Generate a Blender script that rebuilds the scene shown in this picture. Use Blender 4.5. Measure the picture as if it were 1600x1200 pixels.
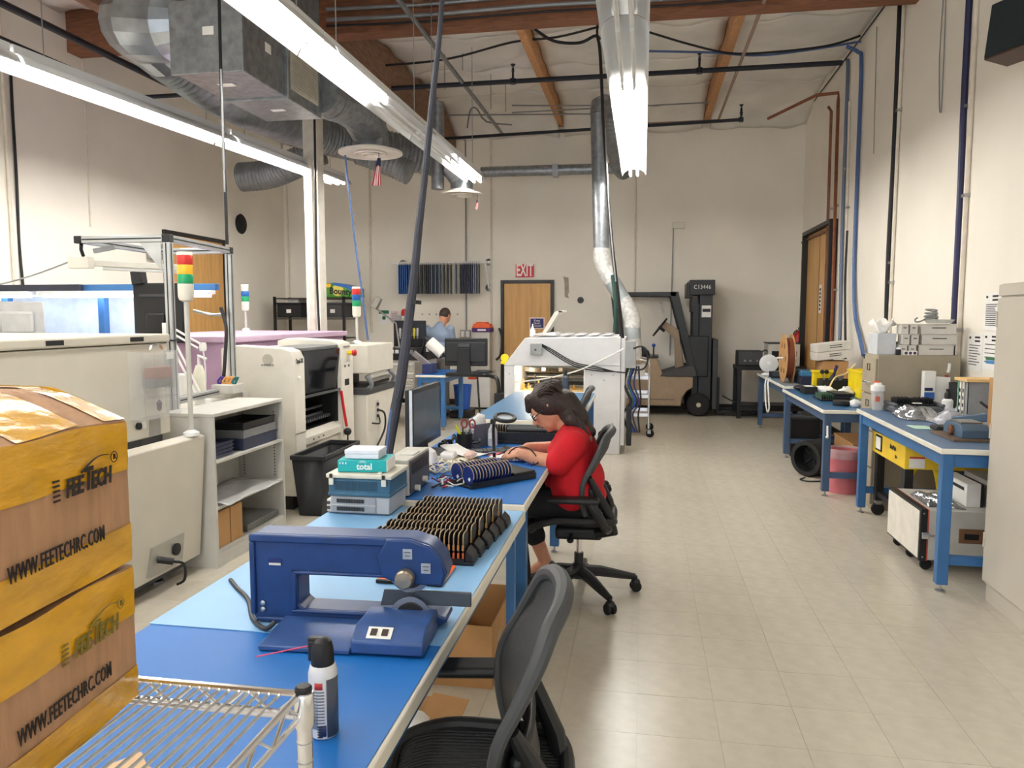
import bpy, bmesh, math, random
from mathutils import Vector, Matrix, Euler
random.seed(7)
PI=math.pi
for o in list(bpy.data.objects): bpy.data.objects.remove(o)
scn=bpy.context.scene; COL=scn.collection
# ---------------- camera ----------------
FP=1180.0; EYE=1.56
YAW=math.atan(204/FP); PITCH=math.atan(108/FP*math.cos(YAW))
cam=bpy.data.objects.new('camera',bpy.data.cameras.new('camera')); COL.objects.link(cam)
cam.location=(0,0,EYE); cam.rotation_euler=(PI/2-PITCH,0,YAW)
cam.data.sensor_width=36; cam.data.lens=FP/1600*36; cam.data.clip_start=.05; scn.camera=cam
_f=Vector((-math.sin(YAW)*math.cos(PITCH),math.cos(YAW)*math.cos(PITCH),-math.sin(PITCH)))
_r=Vector((math.cos(YAW),math.sin(YAW),0)); _u=_r.cross(_f)
def at(px,py,X=None,Y=None,Z=None):
    'world point on the plane X=, Y= or Z= seen at photo pixel px,py'
    d=_f*FP+_r*(px-800)-_u*(py-600); c=Vector((0,0,EYE))
    t=(X-c.x)/d.x if X is not None else (Y-c.y)/d.y if Y is not None else (Z-c.z)/d.z
    return c+d*t
# ---------------- world, exposure ----------------
w=bpy.data.worlds.new('world'); scn.world=w; w.use_nodes=True
w.node_tree.nodes['Background'].inputs[0].default_value=(.9,.95,1,1); w.node_tree.nodes['Background'].inputs[1].default_value=1.6
vs=scn.view_settings; vs.view_transform='Standard'; vs.look='None'; vs.gamma=1; vs.use_curve_mapping=False; vs.exposure=0.45
TUBE_POWER=64.0
scn.cycles.diffuse_bounces=8; scn.cycles.max_bounces=14
# ---------------- materials ----------------
def lin(c):
    c=c/255; return c/12.92 if c<=.04045 else ((c+.055)/1.055)**2.4
MATS={}
def M(name,rgb=None,rough=.5,metal=0,var=.05,sc=9,bump=0,bsc=80,emit=0,trans=0,alpha=1,coat=0,rand=0,stretch=None,ior=1.45):
    if name in MATS: return MATS[name]
    m=bpy.data.materials.new(name); m.use_nodes=True; MATS[name]=m
    nt=m.node_tree; N=nt.nodes; L=nt.links; b=N['Principled BSDF']
    col=(lin(rgb[0]),lin(rgb[1]),lin(rgb[2]),1)
    b.inputs['Base Color'].default_value=col; b.inputs['Roughness'].default_value=rough; b.inputs['Metallic'].default_value=metal
    b.inputs['Transmission Weight'].default_value=trans; b.inputs['Alpha'].default_value=alpha; b.inputs['Coat Weight'].default_value=coat; b.inputs['IOR'].default_value=ior
    if emit:
        b.inputs['Emission Color'].default_value=col; b.inputs['Emission Strength'].default_value=emit; return m
    tc=N.new('ShaderNodeTexCoord'); mp=N.new('ShaderNodeMapping'); L.new(tc.outputs['Object'],mp.inputs['Vector'])
    if stretch: mp.inputs['Scale'].default_value=stretch
    if var:
        n=N.new('ShaderNodeTexNoise'); n.inputs['Scale'].default_value=sc; n.inputs['Detail'].default_value=5
        L.new(mp.outputs[0],n.inputs['Vector'])
        h=N.new('ShaderNodeHueSaturation'); h.inputs['Color'].default_value=col
        mr=N.new('ShaderNodeMapRange'); mr.inputs[1].default_value=.3; mr.inputs[2].default_value=.7; mr.inputs[3].default_value=1-var*2; mr.inputs[4].default_value=1+var*2
        L.new(n.outputs[0],mr.inputs[0]); src=mr.outputs[0]
        if rand:
            oi=N.new('ShaderNodeObjectInfo'); r2=N.new('ShaderNodeMapRange'); r2.inputs[3].default_value=1-rand; r2.inputs[4].default_value=1+rand
            L.new(oi.outputs['Random'],r2.inputs[0]); mu=N.new('ShaderNodeMath'); mu.operation='MULTIPLY'
            L.new(src,mu.inputs[0]); L.new(r2.outputs[0],mu.inputs[1]); src=mu.outputs[0]
        L.new(src,h.inputs['Value']); L.new(h.outputs[0],b.inputs['Base Color'])
    if bump:
        n2=N.new('ShaderNodeTexNoise'); n2.inputs['Scale'].default_value=bsc; n2.inputs['Detail'].default_value=3; L.new(mp.outputs[0],n2.inputs['Vector'])
        bp=N.new('ShaderNodeBump'); bp.inputs['Strength'].default_value=bump; bp.inputs['Distance'].default_value=.01
        L.new(n2.outputs[0],bp.inputs['Height']); L.new(bp.outputs[0],b.inputs['Normal'])
    return m
WALL=M('painted_wall',(238,233,222),.85,var=.02,sc=1.3,bump=.15,bsc=30)
WALLR=M('painted_wall_right',(240,234,223),.8,var=.02,sc=1.3,bump=.12,bsc=30)
TILE=M('vinyl_tile',(196,189,174),.25,var=.03,sc=14,rand=.02,bump=.02,bsc=8)
FOIL=M('white_insulation',(226,223,217),.45,var=.05,sc=2,bump=.5,bsc=5)
WOOD=M('beam_wood',(126,82,58),.75,var=.14,sc=6,stretch=(1,6,6))
WOODY=M('beam_wood_lengthwise',(138,106,84),.75,var=.14,sc=6,stretch=(6,1,6))
RAW=M('raw_timber',(190,140,95),.75,var=.12,sc=10,stretch=(8,1,8))
DOORW=M('birch_door',(206,160,98),.45,var=.07,sc=3,stretch=(7,7,.6))
BLK=M('black_plastic',(24,25,28),.5,var=.08)
BLKM=M('black_metal',(22,23,25),.4,var=.08)
RUB=M('rubber',(18,18,19),.75)
DGREY=M('dark_grey',(62,64,68),.5)
GREY=M('grey_plastic',(140,142,142),.5)
LGREY=M('light_grey_paint',(196,194,188),.45,var=.03)
CREAM=M('cream_enamel',(206,201,188),.4,var=.025,sc=3)
CREAM2=M('warm_white_enamel',(218,214,203),.4,var=.02)
CABG=M('cabinet_beige',(190,184,172),.45,var=.03,sc=2)
FILEC=M('file_cabinet_tan',(158,148,130),.5,var=.03)
WHITE=M('white_paint',(236,236,236),.45,var=.02)
WHITEG=M('white_gloss',(240,240,240),.25,var=.02)
PAPER=M('paper',(238,237,234),.9,var=.02)
INK=M('ink',(40,42,50),.8,var=0)
ALU=M('aluminium',(190,193,196),.35,.85,var=.04)
CHROME=M('chrome',(228,228,230),.2,1,var=.02)
STEEL=M('steel',(170,170,170),.3,.9,var=.05)
GALV=M('galvanised',(150,155,160),.38,.75,var=.12,sc=14)
GALVD=M('flex_duct',(138,142,145),.5,.55,var=.1,sc=10)
BLUEP=M('bench_blue_paint',(50,100,152),.4,var=.04)
BLUEL=M('bench_frame_slate_blue',(60,82,112),.45,var=.04)
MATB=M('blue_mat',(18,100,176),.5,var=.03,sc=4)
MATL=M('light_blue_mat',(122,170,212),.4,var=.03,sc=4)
MATD=M('slate_blue_mat',(92,120,154),.4,var=.03,sc=4)
LAM=M('white_edge_laminate',(226,222,210),.4,var=.03)
CARD=M('cardboard',(176,134,88),.85,var=.05,sc=5,bump=.1,bsc=40)
YEL=M('yellow_plastic',(232,206,20),.4)
RED=M('red_paint',(190,28,34),.4)
GREEN=M('green_plastic',(20,140,90),.4)
COPPER=M('copper',(140,86,62),.4,.7,var=.12)
PINK=M('lilac_panel',(176,146,174),.55,var=.03)
CLEAR=M('clear_acrylic',(225,228,230),.08,alpha=.13,var=0)
GLASSD=M('smoked_window',(26,29,34),.06,alpha=.8,var=0)
SCREEN=M('screen_black',(28,32,36),.15,var=.03)
GOLD=M('gold_edge',(150,132,104),.45,.2,var=.12,sc=60)
PCB=M('black_board',(26,27,32),.45,var=.1,sc=40)
SKIN=M('skin',(200,142,112),.5,var=.04,sc=30)
TUBE=M('lit_tube',(255,251,243),emit=TUBE_POWER)
TUBEN=M('dimmed_near_tube',(255,251,243),emit=TUBE_POWER*.5)  # nearer tubes set dimmer on purpose, so the back wall reads brighter than the foreground
TUBEOFF=M('unlit_tube',(225,226,224),.2,var=.02)
LED=M('led_bar',(214,232,255),emit=9)
# ---------------- mesh builder ----------------
ROOT={}
def setp(o,label=None,cat=None,group=None,kind=None):
    if label: o['label']=label
    if cat: o['category']=cat
    if group: o['group']=group
    if kind: o['kind']=kind
    return o
def T(name,label,cat,loc,rz=0,group=None):
    o=bpy.data.objects.new(name,None); COL.objects.link(o); o.empty_display_size=.1
    o.location=loc; o.rotation_euler=(0,0,rz); ROOT[o]=(Vector(loc),rz)
    return setp(o,label,cat,group)
def frame(n,u):
    n=Vector(n).normalized(); u=Vector(u); r=u.cross(n).normalized(); u=n.cross(r)
    return Matrix((r,u,n)).transposed()
def rotz(a): return Matrix.Rotation(a,3,'Z')
class B:
    def __init__(s): s.v=[]; s.f=[]
    def add(s,v,f):
        k=len(s.v); s.v+= [Vector(p) for p in v]; s.f+=[tuple(i+k for i in q) for q in f]; return s
    def box(s,x0,x1,y0,y1,z0,z1):
        return s.add([(x0,y0,z0),(x1,y0,z0),(x1,y1,z0),(x0,y1,z0),(x0,y0,z1),(x1,y0,z1),(x1,y1,z1),(x0,y1,z1)],
          [(3,2,1,0),(4,5,6,7),(0,1,5,4),(1,2,6,5),(2,3,7,6),(3,0,4,7)])
    def cbox(s,c,d,R=None):
        c=Vector(c); k=len(s.v); a,b,e=d[0]/2,d[1]/2,d[2]/2; s.box(-a,a,-b,b,-e,e)
        for i in range(k,len(s.v)): s.v[i]=c+(R@s.v[i] if R else s.v[i])
        return s
    def bar(s,p,q,wx,wy=None,up=(0,0,1)):
        p=Vector(p);q=Vector(q);d=(q-p); wy=wy or wx; L=d.length; d.normalize()
        u=Vector(up)
        if abs(d.dot(u))>.98: u=Vector((0,1,0))
        R=frame(d,u); return s.cbox((p+q)/2,(wx,wy,L),R)
    def ring(s,pts,r,n,caps,closed=False):
        m=len(pts); rr=r if isinstance(r,(list,tuple)) else [r]*m; vs=[];fs=[]; prev=None
        for i,p in enumerate(pts):
            a=pts[i-1] if (i>0 or closed) else pts[i]; b=pts[(i+1)%m] if (i<m-1 or closed) else pts[i]
            t=(b-a).normalized()
            if prev is None:
                u=Vector((0,0,1)) if abs(t.z)<.9 else Vector((1,0,0))
                u=(u-t*u.dot(t)).normalized()
            else:
                u=prev-t*prev.dot(t); u=u.normalized() if u.length>1e-6 else prev
            prev=u; v=t.cross(u)
            for k in range(n):
                an=2*PI*k/n; vs.append(p+(u*math.cos(an)+v*math.sin(an))*rr[i])
        for i in range(m if closed else m-1):
            j=(i+1)%m
            for k in range(n): fs.append((i*n+k,i*n+(k+1)%n,j*n+(k+1)%n,j*n+k))
        if caps and not closed: fs.append(tuple(range(n-1,-1,-1))); fs.append(tuple((m-1)*n+k for k in range(n)))
        return s.add(vs,fs)
    def tube(s,pts,r,n=8,smooth=0,closed=False):
        pts=[Vector(p) for p in pts]
        if smooth and len(pts)>2:
            out=[]; m=len(pts); segs=m if closed else m-1
            for i in range(segs):
                if closed: p0,p1,p2,p3=pts[i-1],pts[i],pts[(i+1)%m],pts[(i+2)%m]
                else: p0,p1,p2,p3=pts[max(i-1,0)],pts[i],pts[i+1],pts[min(i+2,m-1)]
                for k in range(smooth):
                    t=k/smooth
                    out.append(.5*((2*p1)+(p2-p0)*t+(2*p0-5*p1+4*p2-p3)*t*t+(3*p1-p0-3*p2+p3)*t**3))
            if not closed: out.append(pts[-1])
            if isinstance(r,(list,tuple)):
                r=[r[min(int(i/smooth),len(r)-1)]*(1-(i/smooth)%1)+r[min(int(i/smooth)+1,len(r)-1)]*((i/smooth)%1) for i in range(len(out))]
            pts=out
        return s.ring(pts,r,n,True,closed)
    def cyl(s,p,q,r,n=16,r2=None): return s.ring([Vector(p),Vector(q)],[r,r if r2 is None else r2],n,True)
    def lathe(s,prof,c,ax=(0,0,1),n=20):
        ax=Vector(ax).normalized(); u=Vector((1,0,0)) if abs(ax.x)<.9 else Vector((0,1,0)); u=(u-ax*u.dot(ax)).normalized(); v=ax.cross(u); c=Vector(c)
        vs=[];fs=[]
        for r,z in prof:
            for k in range(n):
                a=2*PI*k/n; vs.append(c+ax*z+(u*math.cos(a)+v*math.sin(a))*max(r,1e-4))
        for i in range(len(prof)-1):
            for k in range(n): fs.append((i*n+k,i*n+(k+1)%n,(i+1)*n+(k+1)%n,(i+1)*n+k))
        if prof[0][0]>1e-3: fs.append(tuple(range(n-1,-1,-1)))
        if prof[-1][0]>1e-3: fs.append(tuple((len(prof)-1)*n+k for k in range(n)))
        return s.add(vs,fs)
    def prism(s,poly,a,b,ax):
        'poly 2d in the two other axes (in xyz order), extruded a..b along ax'
        def mk(p,h): return (h,p[0],p[1]) if ax=='x' else (p[0],h,p[1]) if ax=='y' else (p[0],p[1],h)
        n=len(poly); area=sum(poly[i][0]*poly[(i+1)%n][1]-poly[(i+1)%n][0]*poly[i][1] for i in range(n))
        if (area<0)!=(ax=='y'): poly=poly[::-1]
        v=[mk(p,a) for p in poly]+[mk(p,b) for p in poly]
        return s.add(v,[tuple(range(n-1,-1,-1)),tuple(range(n,2*n))]+[(i,(i+1)%n,n+(i+1)%n,n+i) for i in range(n)])
    def sph(s,c,r,n=12,m=8,R=None):
        r=(r,r,r) if not isinstance(r,(tuple,list)) else r; c=Vector(c); vs=[];fs=[]
        for i in range(m+1):
            th=PI*i/m; 
            for k in range(n):
                ph=2*PI*k/n; p=Vector((r[0]*math.sin(th)*math.cos(ph),r[1]*math.sin(th)*math.sin(ph),-r[2]*math.cos(th)))
                vs.append(c+(R@p if R else p))
        for i in range(m):
            for k in range(n): fs.append((i*n+k,i*n+(k+1)%n,(i+1)*n+(k+1)%n,(i+1)*n+k))
        return s.add(vs,fs)
    def grid(s,fn,nu,nv,thick=0):
        vs=[Vector(fn(i/nu,j/nv)) for j in range(nv+1) for i in range(nu+1)]; w=nu+1
        fs=[(j*w+i,j*w+i+1,(j+1)*w+i+1,(j+1)*w+i) for j in range(nv) for i in range(nu)]
        s._t=thick; return s.add(vs,fs)
    def text(s,txt,size,pos,n,u,sx=1,off=0,ext=.0006,align='CENTER',shear=0,sp=1):
        cu=bpy.data.curves.new('t','FONT'); cu.body=txt; cu.size=size; cu.align_x=align; cu.align_y='CENTER'; cu.offset=off; cu.extrude=ext; cu.resolution_u=2; cu.shear=shear; cu.space_character=sp
        o=bpy.data.objects.new('t',cu); COL.objects.link(o); dg=bpy.context.evaluated_depsgraph_get(); me=bpy.data.meshes.new_from_object(o.evaluated_get(dg))
        R=frame(n,u); p0=Vector(pos)
        s.add([p0+R@Vector((v.co.x*sx,v.co.y,v.co.z+ext)) for v in me.vertices],[tuple(p.vertices) for p in me.polygons])
        bpy.data.objects.remove(o); bpy.data.curves.remove(cu); bpy.data.meshes.remove(me); return s
    def mesh(s,name,mat,M0=None,bev=0,ang=35):
        me=bpy.data.meshes.new(name); vv=s.v if M0 is None else [M0@v for v in s.v]
        me.from_pydata(vv,[],s.f); me.materials.append(mat); me.validate(); me.update()
        me.polygons.foreach_set('use_smooth',[True]*len(me.polygons))
        try: me.set_sharp_from_angle(angle=math.radians(ang))
        except Exception: pass
        return me
    def o(s,name,mat,parent=None,bev=0,seg=2,thick=0,kind=None,label=None,ang=35):
        M0=None; r=parent
        while r is not None and r.parent is not None: r=r.parent
        if r is not None and r in ROOT:
            l,a=ROOT[r]; M0=(Matrix.Translation(l)@Matrix.Rotation(a,4,'Z')).inverted()
        ob=bpy.data.objects.new(name,s.mesh(name,mat,M0,ang=ang)); COL.objects.link(ob); ob.parent=parent
        if thick:
            m=ob.modifiers.new('solid','SOLIDIFY'); m.thickness=thick; m.offset=0
        if bev:
            m=ob.modifiers.new('bevel','BEVEL'); m.width=bev; m.segments=seg; m.limit_method='ANGLE'; m.angle_limit=math.radians(40)
        return setp(ob,label,kind=kind)
    def t(s,name,mat,label,cat,group=None,bev=0,kind=None,thick=0,ang=35):
        'a thing that is one mesh: origin at its base'
        xs=[v.x for v in s.v]; ys=[v.y for v in s.v]; zs=[v.z for v in s.v]
        c=Vector(((min(xs)+max(xs))/2,(min(ys)+max(ys))/2,min(zs)))
        ob=bpy.data.objects.new(name,s.mesh(name,mat,Matrix.Translation(-c),ang=ang)); COL.objects.link(ob); ob.location=c; ROOT[ob]=(c,0)
        if thick:
            m=ob.modifiers.new('solid','SOLIDIFY'); m.thickness=thick; m.offset=0
        if bev:
            m=ob.modifiers.new('bevel','BEVEL'); m.width=bev; m.segments=2; m.limit_method='ANGLE'; m.angle_limit=math.radians(40)
        return setp(ob,label,cat,group,kind)
def bx(x0,x1,y0,y1,z0,z1): return B().box(x0,x1,y0,y1,z0,z1)
def kids(o): return [c for c in bpy.data.objects if c.parent is o]
def dup(root,loc,rz=None,label=None,group=None):
    def cp(o,par):
        c=o.copy(); COL.objects.link(c)
        if par: c.parent=par
        for k in CH.get(o,[]): cp(k,c)
        return c
    CH={}
    for x in bpy.data.objects:
        if x.parent: CH.setdefault(x.parent,[]).append(x)
    r=cp(root,None); r.location=loc
    if rz is not None: r.rotation_euler=(0,0,rz)
    if label: r['label']=label
    if group: r['group']=group
    return r
def cable(pts,r,mat,name,label,cat='cable',n=6,sm=6,group=None): return B().tube(pts,r,n,sm).t(name,mat,label,cat,group)
def P(px,py,Y): return at(px,py,Y=Y)
# ================= SETTING =================
XL,XR,YB,YF=-6.4,2.5,12.9,-5.0
fl=bx(XL,XR,YF,YB,-.06,-.0025).o('floor',M('floor_bed',(168,160,145),.4),None,kind='structure')
TS=.3048; cells=[]
for i in range(int(XL/TS)-1,int(XR/TS)+1):
    for j in range(0,int(YB/TS)+1):
        x0,x1=max(i*TS,XL),min((i+1)*TS,XR); y0,y1=j*TS,min((j+1)*TS,YB)
        if x1-x0<.02 or y1-y0<.02: continue
        cells.append((x0,x1,y0,y1,i,j))
def in_frame(c):
    v=Vector((c[0]+TS/2,c[2]+TS/2,-EYE)); d=v.dot(_f)
    if d<.6: return False
    x=800+FP*v.dot(_r)/d; y=600-FP*v.dot(_u)/d
    return -60<x<1660 and y<1260
def hidden(c):
    x,y=c[0],c[2]
    return (-1.3<x<-.62 and y<5.0) or x<-2.75 or (x>1.86 and y<5)
vis=sorted([c for c in cells if in_frame(c) and not hidden(c) and abs(c[1]-c[0]-TS)<.001 and abs(c[3]-c[2]-TS)<.001],key=lambda c:c[2]**2+c[0]**2)[:300]
vset=set((c[4],c[5]) for c in vis)
g=.0007; tm=bx(g,TS-g,g,TS-g,-.006,0).mesh('tile',TILE)
for c in vis:
    o=bpy.data.objects.new('tile',tm); COL.objects.link(o); o.parent=fl; o.location=(c[0],c[2],random.uniform(-.0004,0))
b=B()
for c in cells:
    if (c[4],c[5]) not in vset: b.box(c[0]+g,c[1]-g,c[2]+g,c[3]-g,-.006,-.0003)
b.box(XL,XR,YF,0,-.006,-.0003).o('tile_field',TILE,fl,kind='stuff')
bx(XL-.2,XR+.2,YB,YB+.2,-.06,5.2).o('wall_back',WALL,None,kind='structure')
bx(XL-.2,XL,YF,YB,-.06,5.2).o('wall_left',WALL,None,kind='structure')
bx(XR,XR+.2,YF,YB,-.06,5.2).o('wall_right',WALLR,None,kind='structure')
ce=bx(XL-.2,XR+.2,YF-.2,YB+.2,5.2,5.3).o('ceiling',M('roof_deck',(150,140,125),.8),None,kind='structure')
def foil(x0,x1,y0,y1):
    s=0
    def fn(u,v):
        x=x0+(x1-x0)*u; y=y0+(y1-y0)*v
        z=4.9-.05*math.sin(PI*u)*math.sin(PI*v)-(max(0,y-11.8)/1.1)**2*.34
        z+=.018*math.sin(9*y+3*math.sin(4*x+s))+.014*math.sin(7*x+s+2*math.sin(5*y))
        return (x,y,z)
    B().grid(fn,22,16).o('insulation_panel',FOIL,ce,thick=.006,ang=80)
for x0,x1 in ((-6.4,-3.38),(-3.2,-1.43),(-1.33,.9),(1.02,2.5)):
    ys=[8.0,9.2,10.4,11.55,12.9] if x0>-6 else [8.0,10.3,12.9]
    for y0,y1 in zip(ys[:-1],ys[1:]): foil(x0,x1,y0+.0015,y1-.0015)
for x0,x1 in ((-6.4,-3.4),(-3.4,-1.4),(-1.3,.9),(1.0,2.5)): foil(x0,x1,3.5,7.7)
bx(XL,XR,7.78,7.99,4.5,5.19).o('trim_1',WOOD,None,kind='structure',label='wide reddish wooden roof beam crossing the room')
bx(-3.38,-3.2,8.0,YB,4.42,5.19).o('trim_2',WOODY,None,kind='structure',label='brown wooden roof beam running to the back wall above ducts')
bx(-1.43,-1.34,8.0,YB-.02,4.70,5.19).o('trim_3',RAW,None,kind='structure',label='bare pine purlin above the exhaust pipe')
bx(.91,1.01,8.0,YB-.02,4.70,5.19).o('trim_4',RAW,None,kind='structure',label='bare pine purlin near the right wall')
bx(-5.5,-5.36,3,7.78,4.62,5.19).o('trim_5',WOODY,None,kind='structure',label='wooden purlin at the upper left')
for x in (-4.4,-2.3,-.2): bx(x-.05,x+.05,3,7.78,4.72,5.19).o('trim_6',WOODY,None,kind='structure')
BASE=M('black_baseboard',(30,28,27),.5)
b=B()
for a,c in ((XL,-2.42),(-1.46,XR)): b.box(a,c,YB-.012,YB,0,.1)
b.o('baseboard_back',BASE,None,kind='structure')
bx(XR-.012,XR,YF,10.75,0,.1).o('baseboard_right',BASE,None,kind='structure')
bx(XL,XL+.012,YF,9.3,0,.1).o('baseboard_left',BASE,None,kind='structure')
# wall joints (recessed seams shown as thin grooves) and conduits belong to the setting walls
DF=M('door_frame_black',(34,33,32),.4)
def door(name,label,face,a0,a1,h,sgn,leafmat):
    'face: back / right / left ; a0..a1 outer frame extent along the wall'
    d=B().o; 
    loc=((a0+a1)/2,YB,0) if face=='back' else ((XR if face=='right' else XL),(a0+a1)/2,0)
    t=T(name,None,None,loc); t['kind']='structure'; t['label']=label
    def bb(u0,u1,d0,d1,z0,z1):
        if face=='back': return bx(u0,u1,YB-d1,YB-d0,z0,z1)
        if face=='right': return bx(XR-d1,XR-d0,u0,u1,z0,z1)
        return bx(XL+d0,XL+d1,u0,u1,z0,z1)
    pr=.11 if face=='right' else .05
    bb(a0,a0+.055,.0,pr,0,h).o('frame_post',DF,t,bev=.004); bb(a1-.055,a1,.0,pr,0,h).o('frame_post',DF,t,bev=.004)
    bb(a0+.055,a1-.055,.0,pr,h-.055,h).o('frame_head',DF,t,bev=.004)
    lf=bb(a0+.06,a1-.06,.003,.03,.01,h-.06).o('door_leaf',leafmat,t)
    hx=a0+.13 if sgn<0 else a1-.13
    q=Vector((hx,YB-.03,1)) if face=='back' else Vector((XR-.03,hx,1)) if face=='right' else Vector((XL+.03,hx,1))
    n=Vector((0,-1,0)) if face=='back' else Vector((-1,0,0)) if face=='right' else Vector((1,0,0))
    B().lathe([(.032,0),(.032,.008),(.012,.012),(.012,.04),(.026,.045),(.028,.06),(.018,.07),(0,.071)],q,n,14).o('door_knob',STEEL,lf)
    return t,lf
d1,lf1=door('door_1','birch wood exit door in black frame on the back wall','back',-2.42,-1.50,2.17,1,DOORW)
d2,lf2=door('door_2','tall birch double door in black frame on the right wall','right',10.62,12.35,2.83,-1,DOORW)
bx(XR-.034,XR-.0305,11.48,11.49,.01,2.77).o('meeting_gap',BLK,lf2)
d3,lf3=door('door_3','tall birch wood door on the left wall behind the aluminium frame','left',9.35,10.85,2.72,1,DOORW)
# ---------- signs ----------
t=T('exit_sign','red and white EXIT sign above the back door','sign',(at(820,423,Y=YB).x,YB-.03,at(820,434,Y=YB).z))
p0=at(806,413,Y=YB-.01); p1=at(834,433,Y=YB-.01)
bx(p0.x,p1.x,YB-.03,YB-.001,p1.z,p0.z).o('sign_plate',M('sign_red',(196,40,58),.5),t,bev=.003)
B().text('EXIT',.285,((p0.x+p1.x)/2,YB-.0305,(p0.z+p1.z)/2),(0,-1,0),(0,0,1),sx=.50,off=.008).o('lettering',M('sign_white',(245,240,235),.6,var=0),t)
p0=at(827,496,Y=YB-.04); p1=at(851,514,Y=YB-.04)
t=T('door_notice','blue Keep Door Closed notice on the exit door','sign',((p0.x+p1.x)/2,YB-.032,p1.z))
bx(p0.x,p1.x,YB-.034,YB-.0305,p1.z,p0.z).o('border',M('notice_border',(235,215,215),.6),t)
bx(p0.x+.02,p1.x-.02,YB-.036,YB-.0342,p1.z+.018,p0.z-.018).o('panel',M('notice_blue',(46,42,110),.5),t)
for i,s_ in enumerate(('Keep','Door','Closed')): B().text(s_,.05,((p0.x+p1.x)/2,YB-.0362,(p0.z+p1.z)/2+.045-.045*i),(0,-1,0),(0,0,1)).o('lettering',MATS['sign_white'],t)
# door sign on the tall right door (stands out from the leaf)
t=T('vertical_door_label','narrow white paper label stuck on the tall right door','sign',(XR-.035,11.2,1.9))
bx(XR-.034,XR-.031,11.28,11.42,1.60,2.0).o('paper',PAPER,t)
b=B()
for k in range(6): b.box(XR-.0352,XR-.0342,11.31,11.39,1.64+.055*k,1.675+.055*k)
b.o('print',INK,t)
# ================= LIGHT FIXTURES =================
FIXW=M('fixture_white',(226,228,230),.35,var=.01)
CABLEB=M('black_cable',(26,26,30),.55); CABLEG=M('grey_cable',(150,152,156),.5); CABLEN=M('navy_cable',(44,46,84),.5); HOSE=M('blue_hose',(72,98,146),.45)
def fixture(x,y0,y1,z,lit,label,rz=0,group=None):
    'one 8 ft strip: y1 is the far end; lit = (far half, near half)'
    L=y1-y0; t=T('strip_light',label,'ceiling light',(x,(y0+y1)/2,z),0,group); ym=(y0+y1)/2
    prof=[(-.145,-.03),(-.12,.02),(-.075,.05),(-.035,.055),(.035,.055),(.075,.05),(.12,.02),(.145,-.03)]
    v=[];n=len(prof)
    for yy in (y0+.004,y1-.004): v+=[(x+a,yy,z+c) for a,c in prof]
    b=B().add(v,[(i,i+1,n+i+1,n+i) for i in range(n-1)]); b.o('reflector',FIXW,t,thick=.003,ang=60)
    B().box(x-.05,x+.05,y0+.004,y1-.004,z+.058,z+.115).o('ballast_channel',FIXW,t)
    for k in range(2):
        a0,a1=(ym,y1) if k==0 else (y0,ym)
        for s in (-1,1):
            on=lit[k]
            B().cyl((x+s*.042,a0+.03,z-.016),(x+s*.042,a1-.03,z-.016),.0155,10).o('tube',(TUBE if y1>5 else TUBEN) if on else TUBEOFF,t)
            for yy in (a0+.012,a1-.012): B().box(x+s*.042-.012,x+s*.042+.012,yy-.012,yy+.012,z-.032,z+.05).o('lamp_holder',FIXW,t)
    for yy in (y0+.3,y1-.3):
        B().cyl((x,yy,z+.115),(x,yy,4.86),.004,6).o('hanger_rod',STEEL,t)
    if rz:
        t.rotation_euler=(0,0,rz)
    return t
LN=2.43; G3='strip lights of the right hand row'; G2='strip lights of the middle row'; G1='strip lights of the left hand row'
ends=[9.62-2.44*k for k in range(6)]
fixture(-.135,ends[0]-LN,ends[0],3.3,(1,1),'fully lit strip light at the far end of the right hand row',group=G3)
fixture(-.135,ends[1]-LN,ends[1],3.3,(1,0),'half lit strip light in the right hand row, its near half dark',group=G3)
for k in (2,3,4): fixture(-.135,ends[k]-LN,ends[k],3.3,(0,k>2),('unlit strip light of the right hand row at the top picture edge','strip light of the right hand row directly overhead, above the picture','last strip light of the right hand row, behind the viewer')[k-2],group=G3)
e2=[9.72-2.44*k for k in range(6)]
fixture(-2.13,e2[0]-LN,e2[0],3.3,(1,0),'strip light at the far end of the middle row, its near half dark',group=G2)
fixture(-2.13,e2[1]-LN,e2[1],3.3,(0,1),'middle row strip light second from the far end, its far half dark',group=G2)
fixture(-2.13,e2[2]-LN,e2[2],3.3,(1,1),'nearest visible strip light of the middle row, fully lit',group=G2)
for k in (3,4): fixture(-2.13,e2[k]-LN,e2[k],3.3,(1,1),('strip light of the middle row overhead, above the picture','last strip light of the middle row, behind the viewer')[k-3],group=G2)
th=-math.atan(.42/5); names=['far end strip light of the left hand row, beside the white column','strip light of the left hand row in front of the aluminium frame','strip light of the left hand row at the left picture edge','strip light of the left hand row overhead, left of the picture','last strip light of the left hand row, behind the viewer']
for k in range(5):
    yc=8.35-2.44*k; xc=-4.02-.085*(8.35-yc)
    fixture(xc,yc-LN/2,yc+LN/2,3.3,(1,1),names[k],rz=th,group=G1)
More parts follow.
